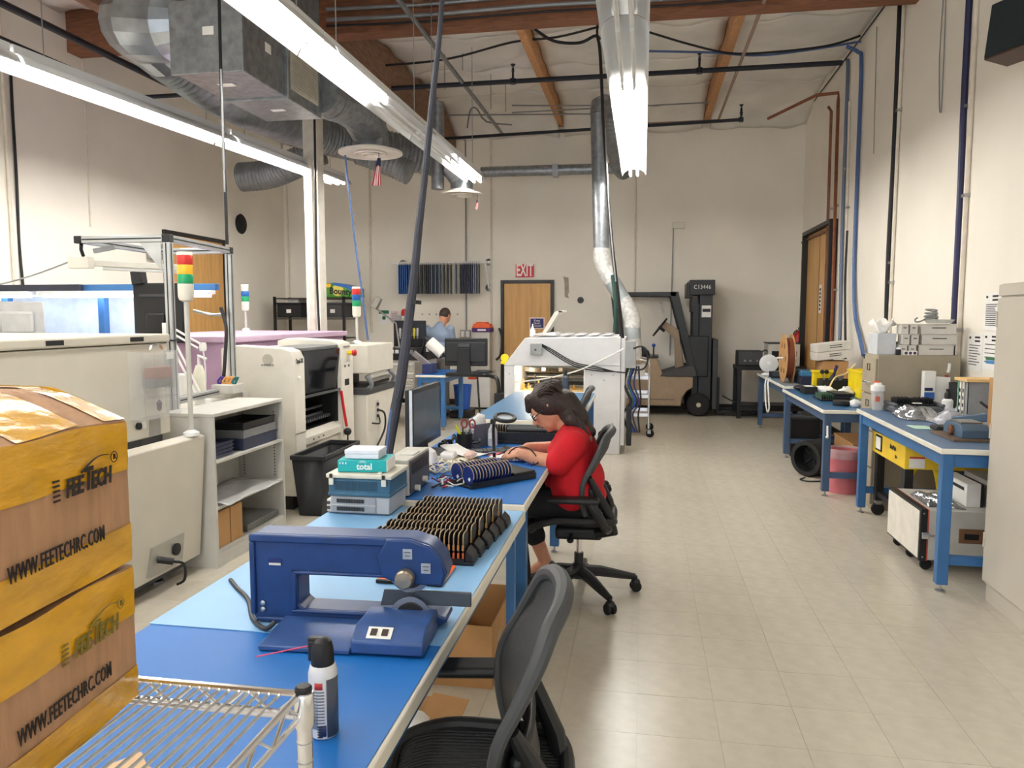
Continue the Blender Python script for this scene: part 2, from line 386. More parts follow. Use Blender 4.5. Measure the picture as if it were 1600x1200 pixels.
# ================= DUCTS =================
t=T('air_plenum','large square galvanised air duct box hanging below the roof','duct',(-3.22,6.0,3.37))
bx(-3.5,-2.95,5.35,6.03,3.37,3.86).o('front_section',GALV,t,bev=.006)
bx(-3.5,-2.95,6.075,6.76,3.37,5.0).o('riser_section',GALV,t,bev=.006)
bx(-3.53,-2.92,6.03,6.075,3.35,3.9).o('joint_flange',GALV,t,bev=.004)
bx(-3.52,-2.93,5.33,5.36,3.36,3.89).o('front_flange',GALV,t,bev=.004)
g_=bx(-2.95,-2.935,6.12,6.66,3.46,3.8).o('grille_frame',M('grille_white',(205,200,188),.5),t,bev=.003)
for k in range(14): B().cbox((-2.93,6.39,3.485+.0225*k),(.02,.5,.004),Matrix.Rotation(.6,3,'Y')).o('louvre',MATS['grille_white'],g_)
for q,d in (((-3.2,5.325,3.66),(.09,.004,.06)),((-2.946,5.75,3.66),(.004,.09,.07)),((-3.2,6.4,3.366),(.12,.06,.004)),((-3.25,5.65,3.366),(.13,.07,.004))):
    B().cbox(q,d).o('paper_label',PAPER,t)
# gored elbow
b=B(); pts=[Vector((-3.52,5.62,3.83)),Vector((-3.68,5.62,3.83)),Vector((-3.93,5.66,3.88)),Vector((-4.12,5.82,3.95)),Vector((-4.2,6.05,3.97)),Vector((-4.2,6.3,3.9))]
b.ring(pts,[.22,.27,.29,.29,.28,.26],18,True); el=b.t('duct_elbow',M('galvanised_bright',(165,172,180),.3,.85,var=.12,sc=6),'big round galvanised duct elbow on the left of the duct box','duct',ang=18)
def flex(name,pts,r,label,pitch=.05,mat=GALVD):
    'corrugated hose: radius ripples along a smooth path'
    tmp=B(); pts=[Vector(p) for p in pts]; out=[]; m=len(pts)
    for i in range(m-1):
        p0,p1,p2,p3=pts[max(i-1,0)],pts[i],pts[i+1],pts[min(i+2,m-1)]; k=max(4,int((p2-p1).length/pitch*2))
        for j in range(k):
            s=j/k; out.append(.5*((2*p1)+(p2-p0)*s+(2*p0-5*p1+4*p2-p3)*s*s+(3*p1-p0-3*p2+p3)*s**3))
    out.append(pts[-1]); rr=[r*(1 if i%2 else .93) for i in range(len(out))]
    ob=B().ring(out,rr,18,True).t(name,mat,label,'duct',ang=25); q=out[len(out)//2]; B().bar(q+Vector((0,0,r*.9)),Vector((q.x,q.y,4.9)),.03,.003).o('hanger_strap',STEEL,ob); return ob
flex('flexible_duct',[(-4.2,6.3,3.88),P(335,135,6.9),P(392,168,8.0),P(455,195,9.1),P(520,215,9.7),P(600,232,10.2),P(690,250,10.6)],.25,'long corrugated duct sweeping past the column towards the far diffuser')
flex('flexible_duct',[P(376,277,9.9),P(420,272,9.9),P(462,255,9.8),P(500,235,9.8)],.20,'corrugated duct with an open end on the left of the column')
flex('flexible_duct',[P(560,238,9.6),P(600,252,9.6),P(640,270,9.6)],.16,'short corrugated duct with open end behind the near diffuser')
flex('flexible_duct',[(-3.55,5.2,4.4),P(320,5,5.9),P(345,35,6.3)],.2,'corrugated duct at the top of the picture above the duct box',mat=GALVD)
b=B().ring([Vector((-2.98,6.95,3.62)),Vector((-2.98,7.4,3.68)),Vector((-2.96,7.75,3.66)),Vector((-2.94,8.0,3.52)),Vector((-2.94,8.0,3.34))],[.2,.2,.2,.2,.2],18,True)
b.cyl((-2.98,6.76,3.62),(-2.98,6.95,3.62),.2,18); b.t('diffuser_duct',GALV,'smooth galvanised elbow duct feeding the near round diffuser','duct',ang=18)
def diffuser(c,r,label):
    t=T('round_diffuser',label,'air diffuser',c); c=Vector(c)
    B().lathe([(r*.62,.06),(r*.7,.03),(r,.02),(r*1.0,.0),(r*.72,-.005),(r*.62,.01)],c,n=32).o('outer_ring',CREAM2,t)
    B().lathe([(r*.34,.05),(r*.52,.0),(r*.48,-.012),(r*.30,.04)],c,n=28).o('cone_ring',CREAM2,t)
    B().lathe([(r*.14,.04),(r*.27,-.005),(r*.24,-.017),(r*.10,.03)],c,n=24).o('cone_ring',CREAM2,t)
    B().lathe([(0,-.012),(r*.08,-.01),(r*.09,.02),(0,.03)],c,n=16).o('centre_cap',CREAM2,t)
    B().lathe([(r*.63,.055),(0,.06)],c,n=20).o('dark_throat',M('duct_inside',(40,40,42),.8),t)
diffuser((-2.94,8.0,3.31),.345,'near round white ceiling diffuser with a flag hanging from it')
diffuser((-2.41,10,3.17),.27,'far round white ceiling diffuser under the middle light row')
b=B().cyl((-2.41,10,3.19),(-2.41,10,3.36),.15,18).cyl((-2.41,10,3.36),(-2.55,9.95,3.55),.15,18); b.t('diffuser_duct',GALV,'short galvanised duct above the far round diffuser','duct')
FL=None
def flag(c,h,label):
    t=T('hanging_flag',label,'flag',c); c=Vector(c)
    # cloth hangs folded: canton at top, stripes below, as separate coloured strips of one folded cloth
    def fold(u,v): return Vector((c.x+(-.4+.8*u)*h*.42*(.35+.65*v)-.12*h*v,c.y+.05*h*math.sin(u*9),c.z-h*v))
    for k in range(9):
        b=B().grid(lambda u,v:fold((k+u)/9,.28+v*.72),2,8); b.o('stripe',M('flag_red',(170,40,52),.8) if k%2==0 else M('flag_white',(225,222,220),.8),t,thick=.003)
    B().grid(lambda u,v:fold(u,v*.3),8,5).o('canton',M('flag_blue',(44,46,84),.8),t,thick=.003)
    B().cyl(c+Vector((0,0,.12)),c,.003,6).o('string',INK,t)
flag(P(592,247,8.0),.29,'small striped flag hanging from the near round diffuser')
flag(P(746,312,10.0),.13,'tiny striped flag hanging from the far round diffuser')
B().cyl(P(684,160,9.9),P(684,296,9.9),.085,16).t('vertical_duct',GALV,'dark vertical galvanised pipe behind the middle light row','duct')
b=B().cyl(P(752,269,12.4),P(965,263,12.4),.085,16); b.t('wall_duct',GALV,'thin round horizontal duct along the back wall','duct')
p=P(868,267,12.4); B().cbox(p,(.09,.19,.19)).t('duct_clamp',STEEL,'metal clamp band on the thin horizontal wall duct','clamp')
# exhaust stack over the white machine
t=T('exhaust_pipe','tall galvanised exhaust pipe bent over the white oven','duct',P(985,560,9.95))
CL=P(937,200,9.95)
B().cyl(P(935,178,9.95),P(940,392,9.95),.103,20).o('upper_pipe',GALV,t)
B().ring([P(935,180,9.95),P(936,164,9.98),P(944,160,10.15),P(956,172,10.4)],[.108,.105,.105,.108],18,True).o('top_elbow',GALV,t,ang=18)
TAPE=M('silver_tape',(205,205,203),.4,.2,var=.12,sc=25,bump=.4,bsc=40)
B().tube([P(940,388,9.95),P(940,405,9.95),P(947,424,9.95),P(956,440,9.95)],[.108,.108,.106,.108],16,3).o('taped_bend',TAPE,t)
B().cyl(P(953,434,9.95),P(976,474,9.95),.103,18).o('slanted_pipe',M('galvanised_pale',(170,178,182),.4,.5,var=.08),t)
B().tube([P(972,468,9.95),P(982,484,9.95),P(988,500,9.95),P(988,512,9.95)],[.108,.108,.105,.108],16,3).o('taped_bend',TAPE,t)
B().cyl(P(988,508,9.95),P(989,532,9.95),.103,18).o('lower_pipe',MATS['galvanised_pale'],t)
B().tube([P(989,530,9.95),P(990,545,9.95),P(990,562,9.95)],[.108,.104,.108],14,3).o('taped_bend',TAPE,t)
flex('flexible_duct',[P(956,172,10.4),P(960,215,10.7),P(967,255,11.2),P(975,268,11.5)],.13,'corrugated duct from exhaust pipe top going towards the back wall')
# ================= PIPES =================
SPR=M('sprinkler_pipe',(38,40,48),.45,.3); GP=M('grey_conduit',(138,140,142),.45,.5); WP=M('white_conduit',(220,212,198),.5)
def pipe(pts,r,mat,label,sm=0,cat='pipe',name='pipe'): return B().tube(pts,r,8,sm).t(name,mat,label,cat)
def spr(pts,r,heads,label):
    t=T('sprinkler_pipe',label,'sprinkler pipe',(Vector(pts[0])+Vector(pts[-1]))/2)
    B().tube(pts,r,10).o('pipe',SPR,t)
    for h in heads:
        h=Vector(h); B().cyl(h,h+Vector((0,0,.12)),.014,8).cyl(h+Vector((0,0,-.03)),h+Vector((0,0,.03)),r*1.4,10).o('riser',SPR,t)
        B().lathe([(.02,.12),(.012,.15),(.02,.155),(.005,.17),(.03,.2),(.03,.205),(0,.21)],h,n=10).o('sprinkler_head',SPR,t)
Zs=lambda x,y,z:at(x,y,Z=z)
a=Zs(560,141,4.45); c=Zs(1316,98,4.45); ln=lambda s:a+(c-a)*s
spr([a,c],.03,[ln(.345),ln(.728)],'black sprinkler pipe crossing below the roof with upright heads')
a=Zs(690,217,4.3); c=Zs(1158,187,4.3)
spr([a,c,c+Vector((0,0,.1))],.024,[c],'thin black sprinkler pipe nearest the back wall')
a=at(0,4,Z=4.2); c=Vector((a.x,11.2,4.2))
spr([Vector((a.x,3.5,4.2)),c],.035,[],'thick black sprinkler main along the upper left')
a=at(0,58,Z=4.0); pipe([Vector((a.x,3.5,4.0)),Vector((a.x,11.5,4.0))],.016,SPR,'thin dark pipe below the black sprinkler main')
a1_=at(270,152,Z=4.1); spr([Vector((a1_.x-.55,a1_.y,4.12)),Vector((a1_.x+.6,a1_.y,4.12))],.025,[],'short black branch pipe below the sprinkler main')
a=at(640,22,Z=4.47); pipe([Vector((a.x,5.0,4.47)),Vector((a.x,12.3,4.47))],.026,GP,'grey conduit running lengthwise below the roof beam')
a=at(1190,12,Z=4.53); pipe([Vector((a.x,6.5,4.53)),Vector((a.x,12.2,4.53)),Vector((a.x-1.8,12.2,4.52))],.02,M('rusty_pipe',(150,126,112),.6),'pinkish pipe running lengthwise under the right purlin')
# conduits on the beam face
for k,(z,r,s) in enumerate(((4.62,.022,'upper'),(4.72,.02,'topmost'),(4.55,.012,'lowest'))):
    pts=[(-3.3,7.75-.01*k,z+.02),(-2.2,7.75-.01*k,z),(-1,7.75-.01*k,z+.015),(.3,7.75-.01*k,z-.01),(1.3,7.75-.01*k,z),(2.3,7.75-.01*k,z+.02)]
    pipe(pts,r,GP if k<2 else CABLEB,s+' conduit along the face of the cross beam',4)
pipe([P(500,106,9.3),P(600,102,9.3),P(700,92,9.2),P(800,66,9.2),P(870,58,9.1),P(935,42,8.9)],.014,CABLEB,'black cable sagging below the roof towards the exhaust',5,'cable','ceiling_cable')
pipe([P(835,45,8.6),P(865,64,8.7),P(905,67,8.8),P(930,56,8.8),P(937,62,8.8)],.018,CABLEB,'black cable loop under the left purlin',5,'cable','ceiling_cable')
pipe([P(1013,50,9.0),P(1080,70,9.2),P(1140,83,9.4),P(1200,82,9.5),P(1290,72,9.5),Vector((2.42,9.6,4.78))],.013,CABLEB,'dark hose sagging from the right light row to the right wall',5,'cable','ceiling_cable')
pipe([P(1013,80,9.2),P(1110,82,9.4),P(1200,86,9.6),Vector((2.42,9.55,4.7))],.013,HOSE,'blue hose crossing below the roof to the right wall',5,'hose','ceiling_hose')
for (x0,y0,x1,y1,Yd,lab) in ((800,165,1030,165,11.6,'thin conduit crossing behind the right light row'),(800,176,1110,160,11.8,'second thin conduit crossing behind the right light row'),(690,180,930,178,11.9,'thin conduit left of the exhaust pipe')):
    pipe([P(x0,y0,Yd),P(x1,y1,Yd)],.011,GP,lab)
pipe([P(730,200,11.8),P(735,172,11.8),P(745,170,11.8),P(760,190,11.8),P(800,195,11.8)],.012,GP,'bent grey conduit left of the long grey pipe',3)
# thin hanger rods below the roof
for k,(x,y0,y1,Yd) in enumerate(((603,50,140,9.6),(695,50,140,9.6),(723,45,110,9.6),(767,105,170,10.5),(790,145,175,11))):
    pipe([Vector((P(x,y1,Yd).x,Yd,4.95)),P(x,y1,Yd)],.006,STEEL,('first','second','third','fourth','fifth')[k]+' thin hanger rod from the left, below the roof insulation',name='hanger_rod',cat='rod')
# ================= DROP CABLES =================
def drop(px_pts,Yd,r,mat,label,name='drop_cable',sm=5):
    return B().tube([P(x,y,d) for (x,y),d in zip(px_pts,Yd if isinstance(Yd,(list,tuple)) else [Yd]*len(px_pts))],r,8,sm).t(name,mat,label,'cable')
t=T('cable_sleeve','thick dark sleeve of cables hanging to the near left bench','cable',P(605,712,3.9))
B().tube([P(x,y,3.9) for x,y in ((693,-30),(686,60),(676,150),(664,270),(655,350),(646,440),(638,505),(627,590),(616,650),(606,712))],[.012,.014,.017,.019,.021,.024,.027,.03,.03,.026],10,4).o('sleeve',M('braided_sleeve',(62,64,74),.6,bump=.4,bsc=200),t)
B().tube([P(x,y,3.88) for x,y in ((612,640),(606,690),(603,713))],.01,6,4).o('blue_tube',HOSE,t)
for (x,y) in ((650,472),(625,625)): B().cyl(P(x,y-3,3.9),P(x-.5,y+3,3.9),.031,10).o('cable_tie',BLK,t)
drop([(342,-20),(345,110),(348,200),(352,300),(355,382)],4.9,.011,CABLEB,'thin black cable dropping to the aluminium frame')
drop([(345,108),(348,200),(351,300)],4.87,.006,CABLEG,'thin grey wire running beside the cable to the aluminium frame')
drop([(488,95),(491,170),(493,300),(495,430),(499,520)],8.42,.014,CABLEB,'black cable running down the white column')
drop([(538,225),(541,262),(549,330),(557,395),(566,460),(575,532)],8.0,.012,HOSE,'blue air hose dropping to the printer beyond the column')
t=T('cable_bundle','long black cable bundle hanging beside the exhaust pipe','cable',P(972,540,8.6))
B().tube([P(x,y,8.6) for x,y in ((934,30),(933,55),(937,75),(940,130),(943,200),(948,270),(952,330),(957,390),(963,440),(968,490),(973,540))],[.013,.013,.018,.018,.016,.016,.017,.019,.021,.026,.028],8,4).o('bundle',CABLEB,t)
B().tube([P(x,y,8.57) for x,y in ((946,200),(950,300),(956,380),(962,440))],.008,6,4).o('white_wire',CABLEG,t)
drop([(17,118),(20,180),(26,280),(30,380),(36,445)],[6.95]*5,.014,CABLEB,'black cable hanging down near the left wall')
# column
t=T('column_post','white square column standing behind the placement machine','column',(-3.87,8.6,0))
bx(-3.96,-3.78,8.51,8.69,0,3.9).o('post',M('column_white',(226,222,212),.5),t,bev=.008)
bx(-3.90,-3.84,8.47,8.51,.3,3.4).o('wire_channel',M('channel_cream',(214,208,194),.5),t,bev=.004)
# ================= RIGHT WALL =================
def clipt(t,y,z,mat=STEEL): B().box(XR-.045,XR-.001,y-.03,y+.03,z-.012,z+.012).o('wall_clip',mat,t)
def wallpipe(pts,r,mat,label,clips=(),sm=0,cat='pipe',name='wall_pipe'):
    t=T(name,label,cat,pts[-1]); B().tube(pts,r,8,sm).o('pipe',mat,t)
    for y,z in clips: clipt(t,y,z)
    return t
def RW(px,py,d=.03): return at(px,py,X=XR-d)
def vwall(px,py0,py1,d=.03,top=None):
    a=RW(px,(py0+py1)/2,d); return a.y
y=8.35; wallpipe([(XR-.035,y,5.0),(XR-.035,y-.02,3.3),(XR-.035,y+.01,2.2),(XR-.035,y-.03,1.3)],.024,CABLEB,'black cable strapped to the right wall above the filing cabinet',[(y,2.9),(y,2.1)],4,'cable','wall_cable')
wallpipe([(XR-.02,y-.075,5.0),(XR-.02,y-.075,1.28)],.017,WP,'white conduit right beside the black wall cable',[(y-.075,3.6),(y-.075,1.9)])
y=6.63; wallpipe([(XR-.035,y,5.0),(XR-.04,y,3.4),(XR-.03,y+.0,2.4),(XR-.035,y-.02,1.1)],.026,CABLEN,'navy blue cable strapped to the right wall near the posters',[(y,3.2),(y,1.7)],4,'cable','wall_cable')
wallpipe([(XR-.02,y-.085,5.0),(XR-.02,y-.085,.9)],.02,WP,'white conduit right beside the navy wall cable',[(y-.085,2.5),(y-.085,1.45)])
p=RW(1340,80); wallpipe([(p.x-.16,9.75,4.72),(p.x-.03,9.73,4.64),(p.x,9.7,4.5),(p.x,9.68,3.5),(p.x,9.66,2.2),(p.x-.01,9.5,1.6),(p.x-.02,9.2,1.3),(p.x-.03,9.0,1.12)],.022,HOSE,'blue air hose dropping down the right wall to the yellow crates',[],5,'hose','wall_hose')
wallpipe([(p.x,10.35,4.75),(p.x,10.3,4.5),(p.x,10.28,2.6),(p.x,10.2,1.5),(p.x-.02,10.1,1.1)],.022,M('steel_blue_hose',(104,116,140),.5),'grey blue hose beside the copper pipes on the right wall',[(10.28,3.4),(10.28,2.2)],4,'hose','wall_hose')
wallpipe([(p.x-.02,9.95,2.6),(p.x-.03,9.92,2.0),(p.x-.05,9.75,1.45),(p.x-.08,9.55,1.05)],.014,CABLEB,'thin black cable hanging between the hoses on the right wall',[],4,'cable','wall_cable')
a=RW(1310,150,.05); c=RW(1299,600,.05)
wallpipe([(a.x-.7,a.y+1.1,a.z+.02),(a.x-.25,a.y+.1,a.z+.05),(a.x,a.y,a.z+.04),(a.x,a.y,a.z-.06),(a.x,c.y+.1,1.5),(a.x,c.y+.1,.9)],.022,COPPER,'taller copper pipe running down the right wall by the door',[(a.y,3.0),(a.y-.1,1.9)])
wallpipe([(a.x-.02,a.y+.45,a.z-.02),(a.x,a.y+.36,a.z-.1),(a.x,a.y+.3,1.5),(a.x,a.y+.28,.9)],.02,M('copper_dull',(140,92,70),.5,.6,var=.12),'duller copper pipe nearer the tall right door',[(a.y+.3,3.0),(a.y+.3,1.9)])
wallpipe([(a.x,a.y+.3,2.72),(a.x,12.3,2.72),(a.x-.02,12.55,2.7)],.018,COPPER,'short horizontal copper pipe above the tall right door')
p=RW(1310,320); wallpipe([(XR-.02,10.2,4.2),(XR-.02,10.05,.9)],.016,WP,'white conduit left of the blue hose on the right wall',[(10.1,2.9)])
for x,y0,y1,lab in ((1370,42,240,'thin dark wire hanging on the right wall left of the black cable'),(1474,-5,175,'thin wire loop hanging high on the right wall between the cables')):
    a=RW(x,y0,.012); c=RW(x-5,y1,.012)
    if x>1400: B().tube([(a.x,a.y,a.z),(a.x,a.y+.02,(a.z+c.z)/2),(c.x,c.y+.03,c.z+.1),(c.x,c.y,c.z),(c.x,c.y-.03,c.z+.1),(a.x,a.y-.06,a.z)],.005,6,4).t('wall_wire',GREY,lab,'wire')
    else: B().tube([a,c],.005,6).t('wall_wire',GREY,lab,'wire')
wallpipe([(XR-.012,8.0,4.87),(XR-.012,12.3,4.78)],.008,CABLEB,'thin dark cable along the top of the right wall')
# speaker
t=T('wall_speaker','dark box loudspeaker at the top of the right wall','speaker',(2.36,5.55,3.22))
R=rotz(.45)@Matrix.Rotation(.12,3,'Y')
B().cbox((2.36,5.5,3.4),(.2,.32,.36),R).o('cabinet',M('speaker_wood',(70,48,38),.5,var=.1),t,bev=.005)
B().cbox(Vector((2.36,5.5,3.4))+R@Vector((-.106,0,0)),(.012,.3,.34),R).o('grille',M('speaker_cloth',(26,38,42),.8),t,bev=.004)
B().bar((2.4,5.5,3.4),(2.495,5.5,3.45),.04).o('bracket',BLKM,t)
# posters
def sheet(px0,py0,px1,py1,label,lines=8,pic=None):
    a=RW(px0,py0,.004); c=RW(px1,py1,.004); y1,y0,z1,z0=a.y,c.y,a.z,c.z
    t=T('wall_sheet',label,'paper',(XR-.003,(y0+y1)/2,z0))
    bx(XR-.004,XR-.002,y0,y1,z0,z1).o('paper',PAPER,t)
    b=B(); h=z1-z0
    for k in range(lines):
        zz=z1-h*(.3+.6*k/lines); b.box(XR-.0048,XR-.0044,y1-(y1-y0)*(.9-.25*random.random()),y1-(y1-y0)*.12,zz-.006,zz)
    b.box(XR-.0048,XR-.0044,y1-(y1-y0)*.22,y1-(y1-y0)*.1,z1-h*.14,z1-h*.08)
    for k in range(2): b.box(XR-.0048,XR-.0044,y1-(y1-y0)*.82,y1-(y1-y0)*.48,z1-h*(.12+.1*k),z1-h*(.07+.1*k))
    b.o('print',INK,t)
    if pic:
        for k,cc in enumerate(((70,130,190),(60,110,80))): bx(XR-.0049,XR-.0044,y0+(y1-y0)*.15,y0+(y1-y0)*.8,z0+h*(.16+.1*k),z0+h*(.25+.1*k)).o('picture',M('poster_pic%d'%k,cc,.7),t)
sheet(1513,521,1533,581,'white notice sheet low on the right wall, left of the other sheets')
sheet(1539,458,1562,517,'upper white notice sheet on the right wall beside the steel cabinet',12)
sheet(1537,520,1562,580,'lower white notice sheet with pictures beside the steel cabinet',5,True)
# ================= STEEL CABINET =================
t=T('steel_cabinet','tall beige steel cabinet at the right picture edge','cabinet',(2.15,3.85,0))
bx(1.88,2.46,3.2,4.44,.09,1.73).o('body',CABG,t,bev=.006)
bx(1.885,2.46,3.22,4.43,0,.09).o('plinth',CABG,t)
for a,c in ((3.205,3.838),(3.842,4.435)):
    d=bx(1.862,1.88,a,c,.11,1.655).o('door',CABG,t,bev=.005)
    for z in (.3,.9,1.5): 
        yy=a+.008 if a<3.5 else c-.008
        B().cyl((1.86,yy,z),(1.86,yy,z+.08),.006,8).o('hinge',CABG,d)
    if a>3.5: 
        bx(1.835,1.862,3.96,3.99,.8,.94).o('handle',CHROME,d,bev=.006)
bx(1.866,1.88,3.205,4.435,1.665,1.725).o('header_rail',CABG,t,bev=.003)
# ================= BENCHES =================
def bench(name,label,x0,x1,y0,y1,z,fm,top,legs=((0,0),(1,0),(0,1),(1,1)),rz=0,lw=.06,cross=True,edge=LAM,th=.035,inset=.02,group=None):
    t=T(name,label,'workbench',((x0+x1)/2,(y0+y1)/2,0),0,group)
    bx(x0,x1,y0,y1,z-th,z-.003).o('worktop',edge,t,bev=.006)
    bx(x0+.008,x1-.008,y0+.008,y1-.008,z-.003,z).o('top_surface',top,t)
    for i,j in legs:
        lx=(x0+inset) if i==0 else (x1-inset-lw); ly=(y0+inset) if j==0 else (y1-inset-lw)
        l=bx(lx,lx+lw,ly,ly+lw,.045,z-th).o('leg',fm,t,bev=.004)
        B().lathe([(.026,0),(.026,.008),(.008,.014),(.008,.046)],(lx+lw/2,ly+lw/2,0),n=14).o('levelling_foot',STEEL,l)
    ap=.075
    bx(x0+inset+lw,x1-inset-lw,y0+inset+.01,y0+inset+.04,z-th-ap,z-th).o('end_rail',fm,t); bx(x0+inset+lw,x1-inset-lw,y1-inset-.04,y1-inset-.01,z-th-ap,z-th).o('end_rail',fm,t)
    bx(x0+inset+.01,x0+inset+.04,y0+inset+lw,y1-inset-lw,z-th-ap,z-th).o('side_rail',fm,t); bx(x1-inset-.04,x1-inset-.01,y0+inset+lw,y1-inset-lw,z-th-ap,z-th).o('side_rail',fm,t)
    if cross:
        for yy in (y0+inset+.012,y1-inset-.052): bx(x0+inset+lw,x1-inset-lw,yy,yy+.04,.16,.21).o('stretcher',fm,t)
    t.rotation_euler=(0,0,rz); return t
bench('workbench','near right workbench with blue frame and white edge, by the cabinet',1.66,2.46,4.47,6.34,.83,BLUEP,MATD,rz=-.025,cross=True)
bench('workbench','middle right workbench with slate blue frame under cluttered parts',1.53,2.26,6.78,8.7,.76,BLUEL,M('teal_blue_mat',(44,94,136),.35,var=.03))
bench('workbench','far right workbench carrying the fan and the cardboard reel',1.58,2.3,8.9,10.95,.77,BLUEL,MATD)
# ================= FILING CABINET =================
fx,fy0,fy1,fz=1.82,6.372,6.735,1.25
t=T('filing_cabinet','tan four drawer filing cabinet between two right workbenches','filing cabinet',(2.13,6.55,0))
bx(fx+.02,2.44,fy0,fy1,0.0,fz).o('body',FILEC,t,bev=.004)
for k in range(4):
    z0=.05+k*.295; d=bx(fx,fx+.02,fy0+.006,fy1-.006,z0,z0+.285).o('drawer',FILEC,t,bev=.004)
    ym=(fy0+fy1)/2
    B().tube([(fx,ym-.06,z0+.09),(fx-.025,ym-.06,z0+.09),(fx-.025,ym+.06,z0+.09),(fx,ym+.06,z0+.09)],.006,8).o('handle',CHROME,d)
    for q in ((ym-.035,ym+.035,z0+.165,z0+.17),(ym-.035,ym+.035,z0+.21,z0+.215),(ym-.035,ym-.03,z0+.165,z0+.215),(ym+.03,ym+.035,z0+.165,z0+.215)): pass
    lab=B()
    for q in ((ym-.035,ym+.035,z0+.185,z0+.19),(ym-.035,ym+.035,z0+.235,z0+.24),(ym-.035,ym-.03,z0+.185,z0+.24),(ym+.03,ym+.035,z0+.185,z0+.24)): lab.box(fx-.004,fx,*q)
    lab.o('label_holder',BLKM,d)
B().cyl((fx-.004,fy1-.05,fz-.03),(fx,fy1-.05,fz-.03),.012,12).o('lock',BLKM,t)
B().tube([(2.36,6.371,1.19),(2.355,6.362,1.15),(2.35,6.365,1.12)],.012,8).o('hook',WHITE,t); bx(2.33,2.355,6.363,6.3715,.96,1.1).o('red_tag',M('tag_red',(170,70,66),.6),t)
# on the filing cabinet
def carton(name,label,x0,x1,y0,y1,z0,z1,mat,lid=.3,cat='box',group=None,lines=None,side='y',rz=0):
    'closed carton: body, overlapping lid, optional print'
    t=T(name,label,cat,((x0+x1)/2,(y0+y1)/2,z0),0,group); zl=z1-(z1-z0)*lid
    bx(x0+.003,x1-.003,y0+.003,y1-.003,z0,zl+.001).o('body',mat,t,bev=.003); bx(x0,x1,y0,y1,zl,z1).o('lid',mat,t,bev=.003)
    if lines:
        b=B()
        for k in range(lines): 
            zz=z0+(zl-z0)*(.7-.25*k); 
            if side=='y': b.box(x0+(x1-x0)*.3,x1-(x1-x0)*.3,y0+.0015,y0+.0028,zz-.004,zz+.003)
            else: b.box(x0+.0015,x0+.0028,y0+(y1-y0)*.3,y1-(y1-y0)*.3,zz-.004,zz+.003)
        b.o('print',INK,t)
    if rz: t.rotation_euler=(0,0,rz)
    return t
wb=M('white_carton',(206,202,196),.7,var=.03)
for r in range(3):
    z0=fz+.001+.083*r; dx=(.0,.02,.012)[r]; row=('bottom','middle','top')[r]
    carton('long_box','long white box, %s one of the stack on the filing cabinet'%row,2.14+dx,2.40+dx,6.40,6.52,z0,z0+.081,wb,.12,lines=1)
    for k in range(2): carton('small_box','small square white box, %s in %s layer on the filing cabinet'%(('left','right')[k],row),2.0+dx+.066*k-.004*r,2.06+dx+.066*k-.004*r,6.40,6.52,z0,z0+.081,wb,.12,lines=1)
zt=fz+.25
t=T('clear_tray','clear plastic tray on top of the stack of white boxes','tray',(2.28,6.46,zt))
B().lathe([(0,.001),(.085,.001),(.11,.03),(.105,.032),(.08,.006),(0,.006)],(2.3,6.46,zt),n=20).o('dish',M('clear_tray',(210,210,205),.2,alpha=.6),t)
t=T('cable_coil','coil of grey flexible cable lying in the clear tray','cable',(2.25,6.46,zt+.007))
pts=[]
for i in range(60): a=i*.55; pts.append((2.24+.05*math.cos(a)*(1-.004*i),6.46+.045*math.sin(a),zt+.014+.0012*i+.035*(1+math.sin(a*.5))*.5))
B().tube(pts,.006,6).o('coil',GREY,t); B().tube([(2.22,6.45,zt+.05),(2.16,6.43,zt+.02),(2.12,6.42,zt+.012),(2.11,6.42,zt+.03),(2.13,6.43,zt+.045)],.006,6,4).o('loose_end',GREY,t)
t=T('tissue_carton','grey white carton with crumpled tissue rising from it','box',(1.90,6.56,fz))
bx(1.845,1.985,6.44,6.68,fz+.001,fz+.17).o('carton',M('pale_grey_carton',(196,200,206),.7),t,bev=.003)
random.seed(3)
def tis(u,v):
    a=2*PI*u; r=.02+.07*v+.02*math.sin(5*a+1)*v; return (1.915+r*math.cos(a),6.56+r*math.sin(a),fz+.165+.1*v+.03*math.sin(3*a+v*4)*v)
B().grid(tis,30,6).o('crumpled_tissue',M('tissue',(238,236,232),.8),t,thick=.002,ang=180)
def jar(c,r,h,mat,capm,label,cat='jar',name='jar'):
    t=T(name,label,cat,c); B().lathe([(r*.92,0),(r,.006),(r,h*.72),(r*.8,h*.78)],c,n=16).o('body',mat,t); B().lathe([(r*.86,h*.76),(r*.86,h),(0,h)],c,n=16).o('cap',capm,t); return t
jar((2.0,6.42,fz+.001),.022,.06,BLK,WHITE,'tiny black jar with white top on the filing cabinet front')
bx(1.97,2.0,6.6,6.68,fz+.001,fz+.1).t('patterned_packet',M('dark_red_pattern',(120,60,60),.7,var=.2,sc=60),'dark red patterned packet behind the black jar','packet',bev=.006)
t=T('label_strip','low white carton with three dark circles on the filing cabinet','box',(2.07,6.42,fz))
bx(2.03,2.13,6.395,6.43,fz+.001,fz+.035).o('carton',PAPER,t,bev=.002)
for k in range(3): B().cyl((2.048+.032*k,6.3945,fz+.018),(2.048+.032*k,6.396,fz+.018),.012,14).o('printed_circle',M('dull_violet',(80,70,96),.7),t)
random.seed(5)
for k,(x,cc,lab) in enumerate(((2.06,(96,112,70),'olive green'),(2.11,(176,160,90),'mustard yellow'))):
    B().sph((x,6.6,fz+.055),(.045,.05,.054),10,7).t('crumpled_bag',M('bag_%d'%k,cc,.7,var=.15,sc=30,bump=.8,bsc=30),lab+' crumpled bag on the filing cabinet behind small items','bag')
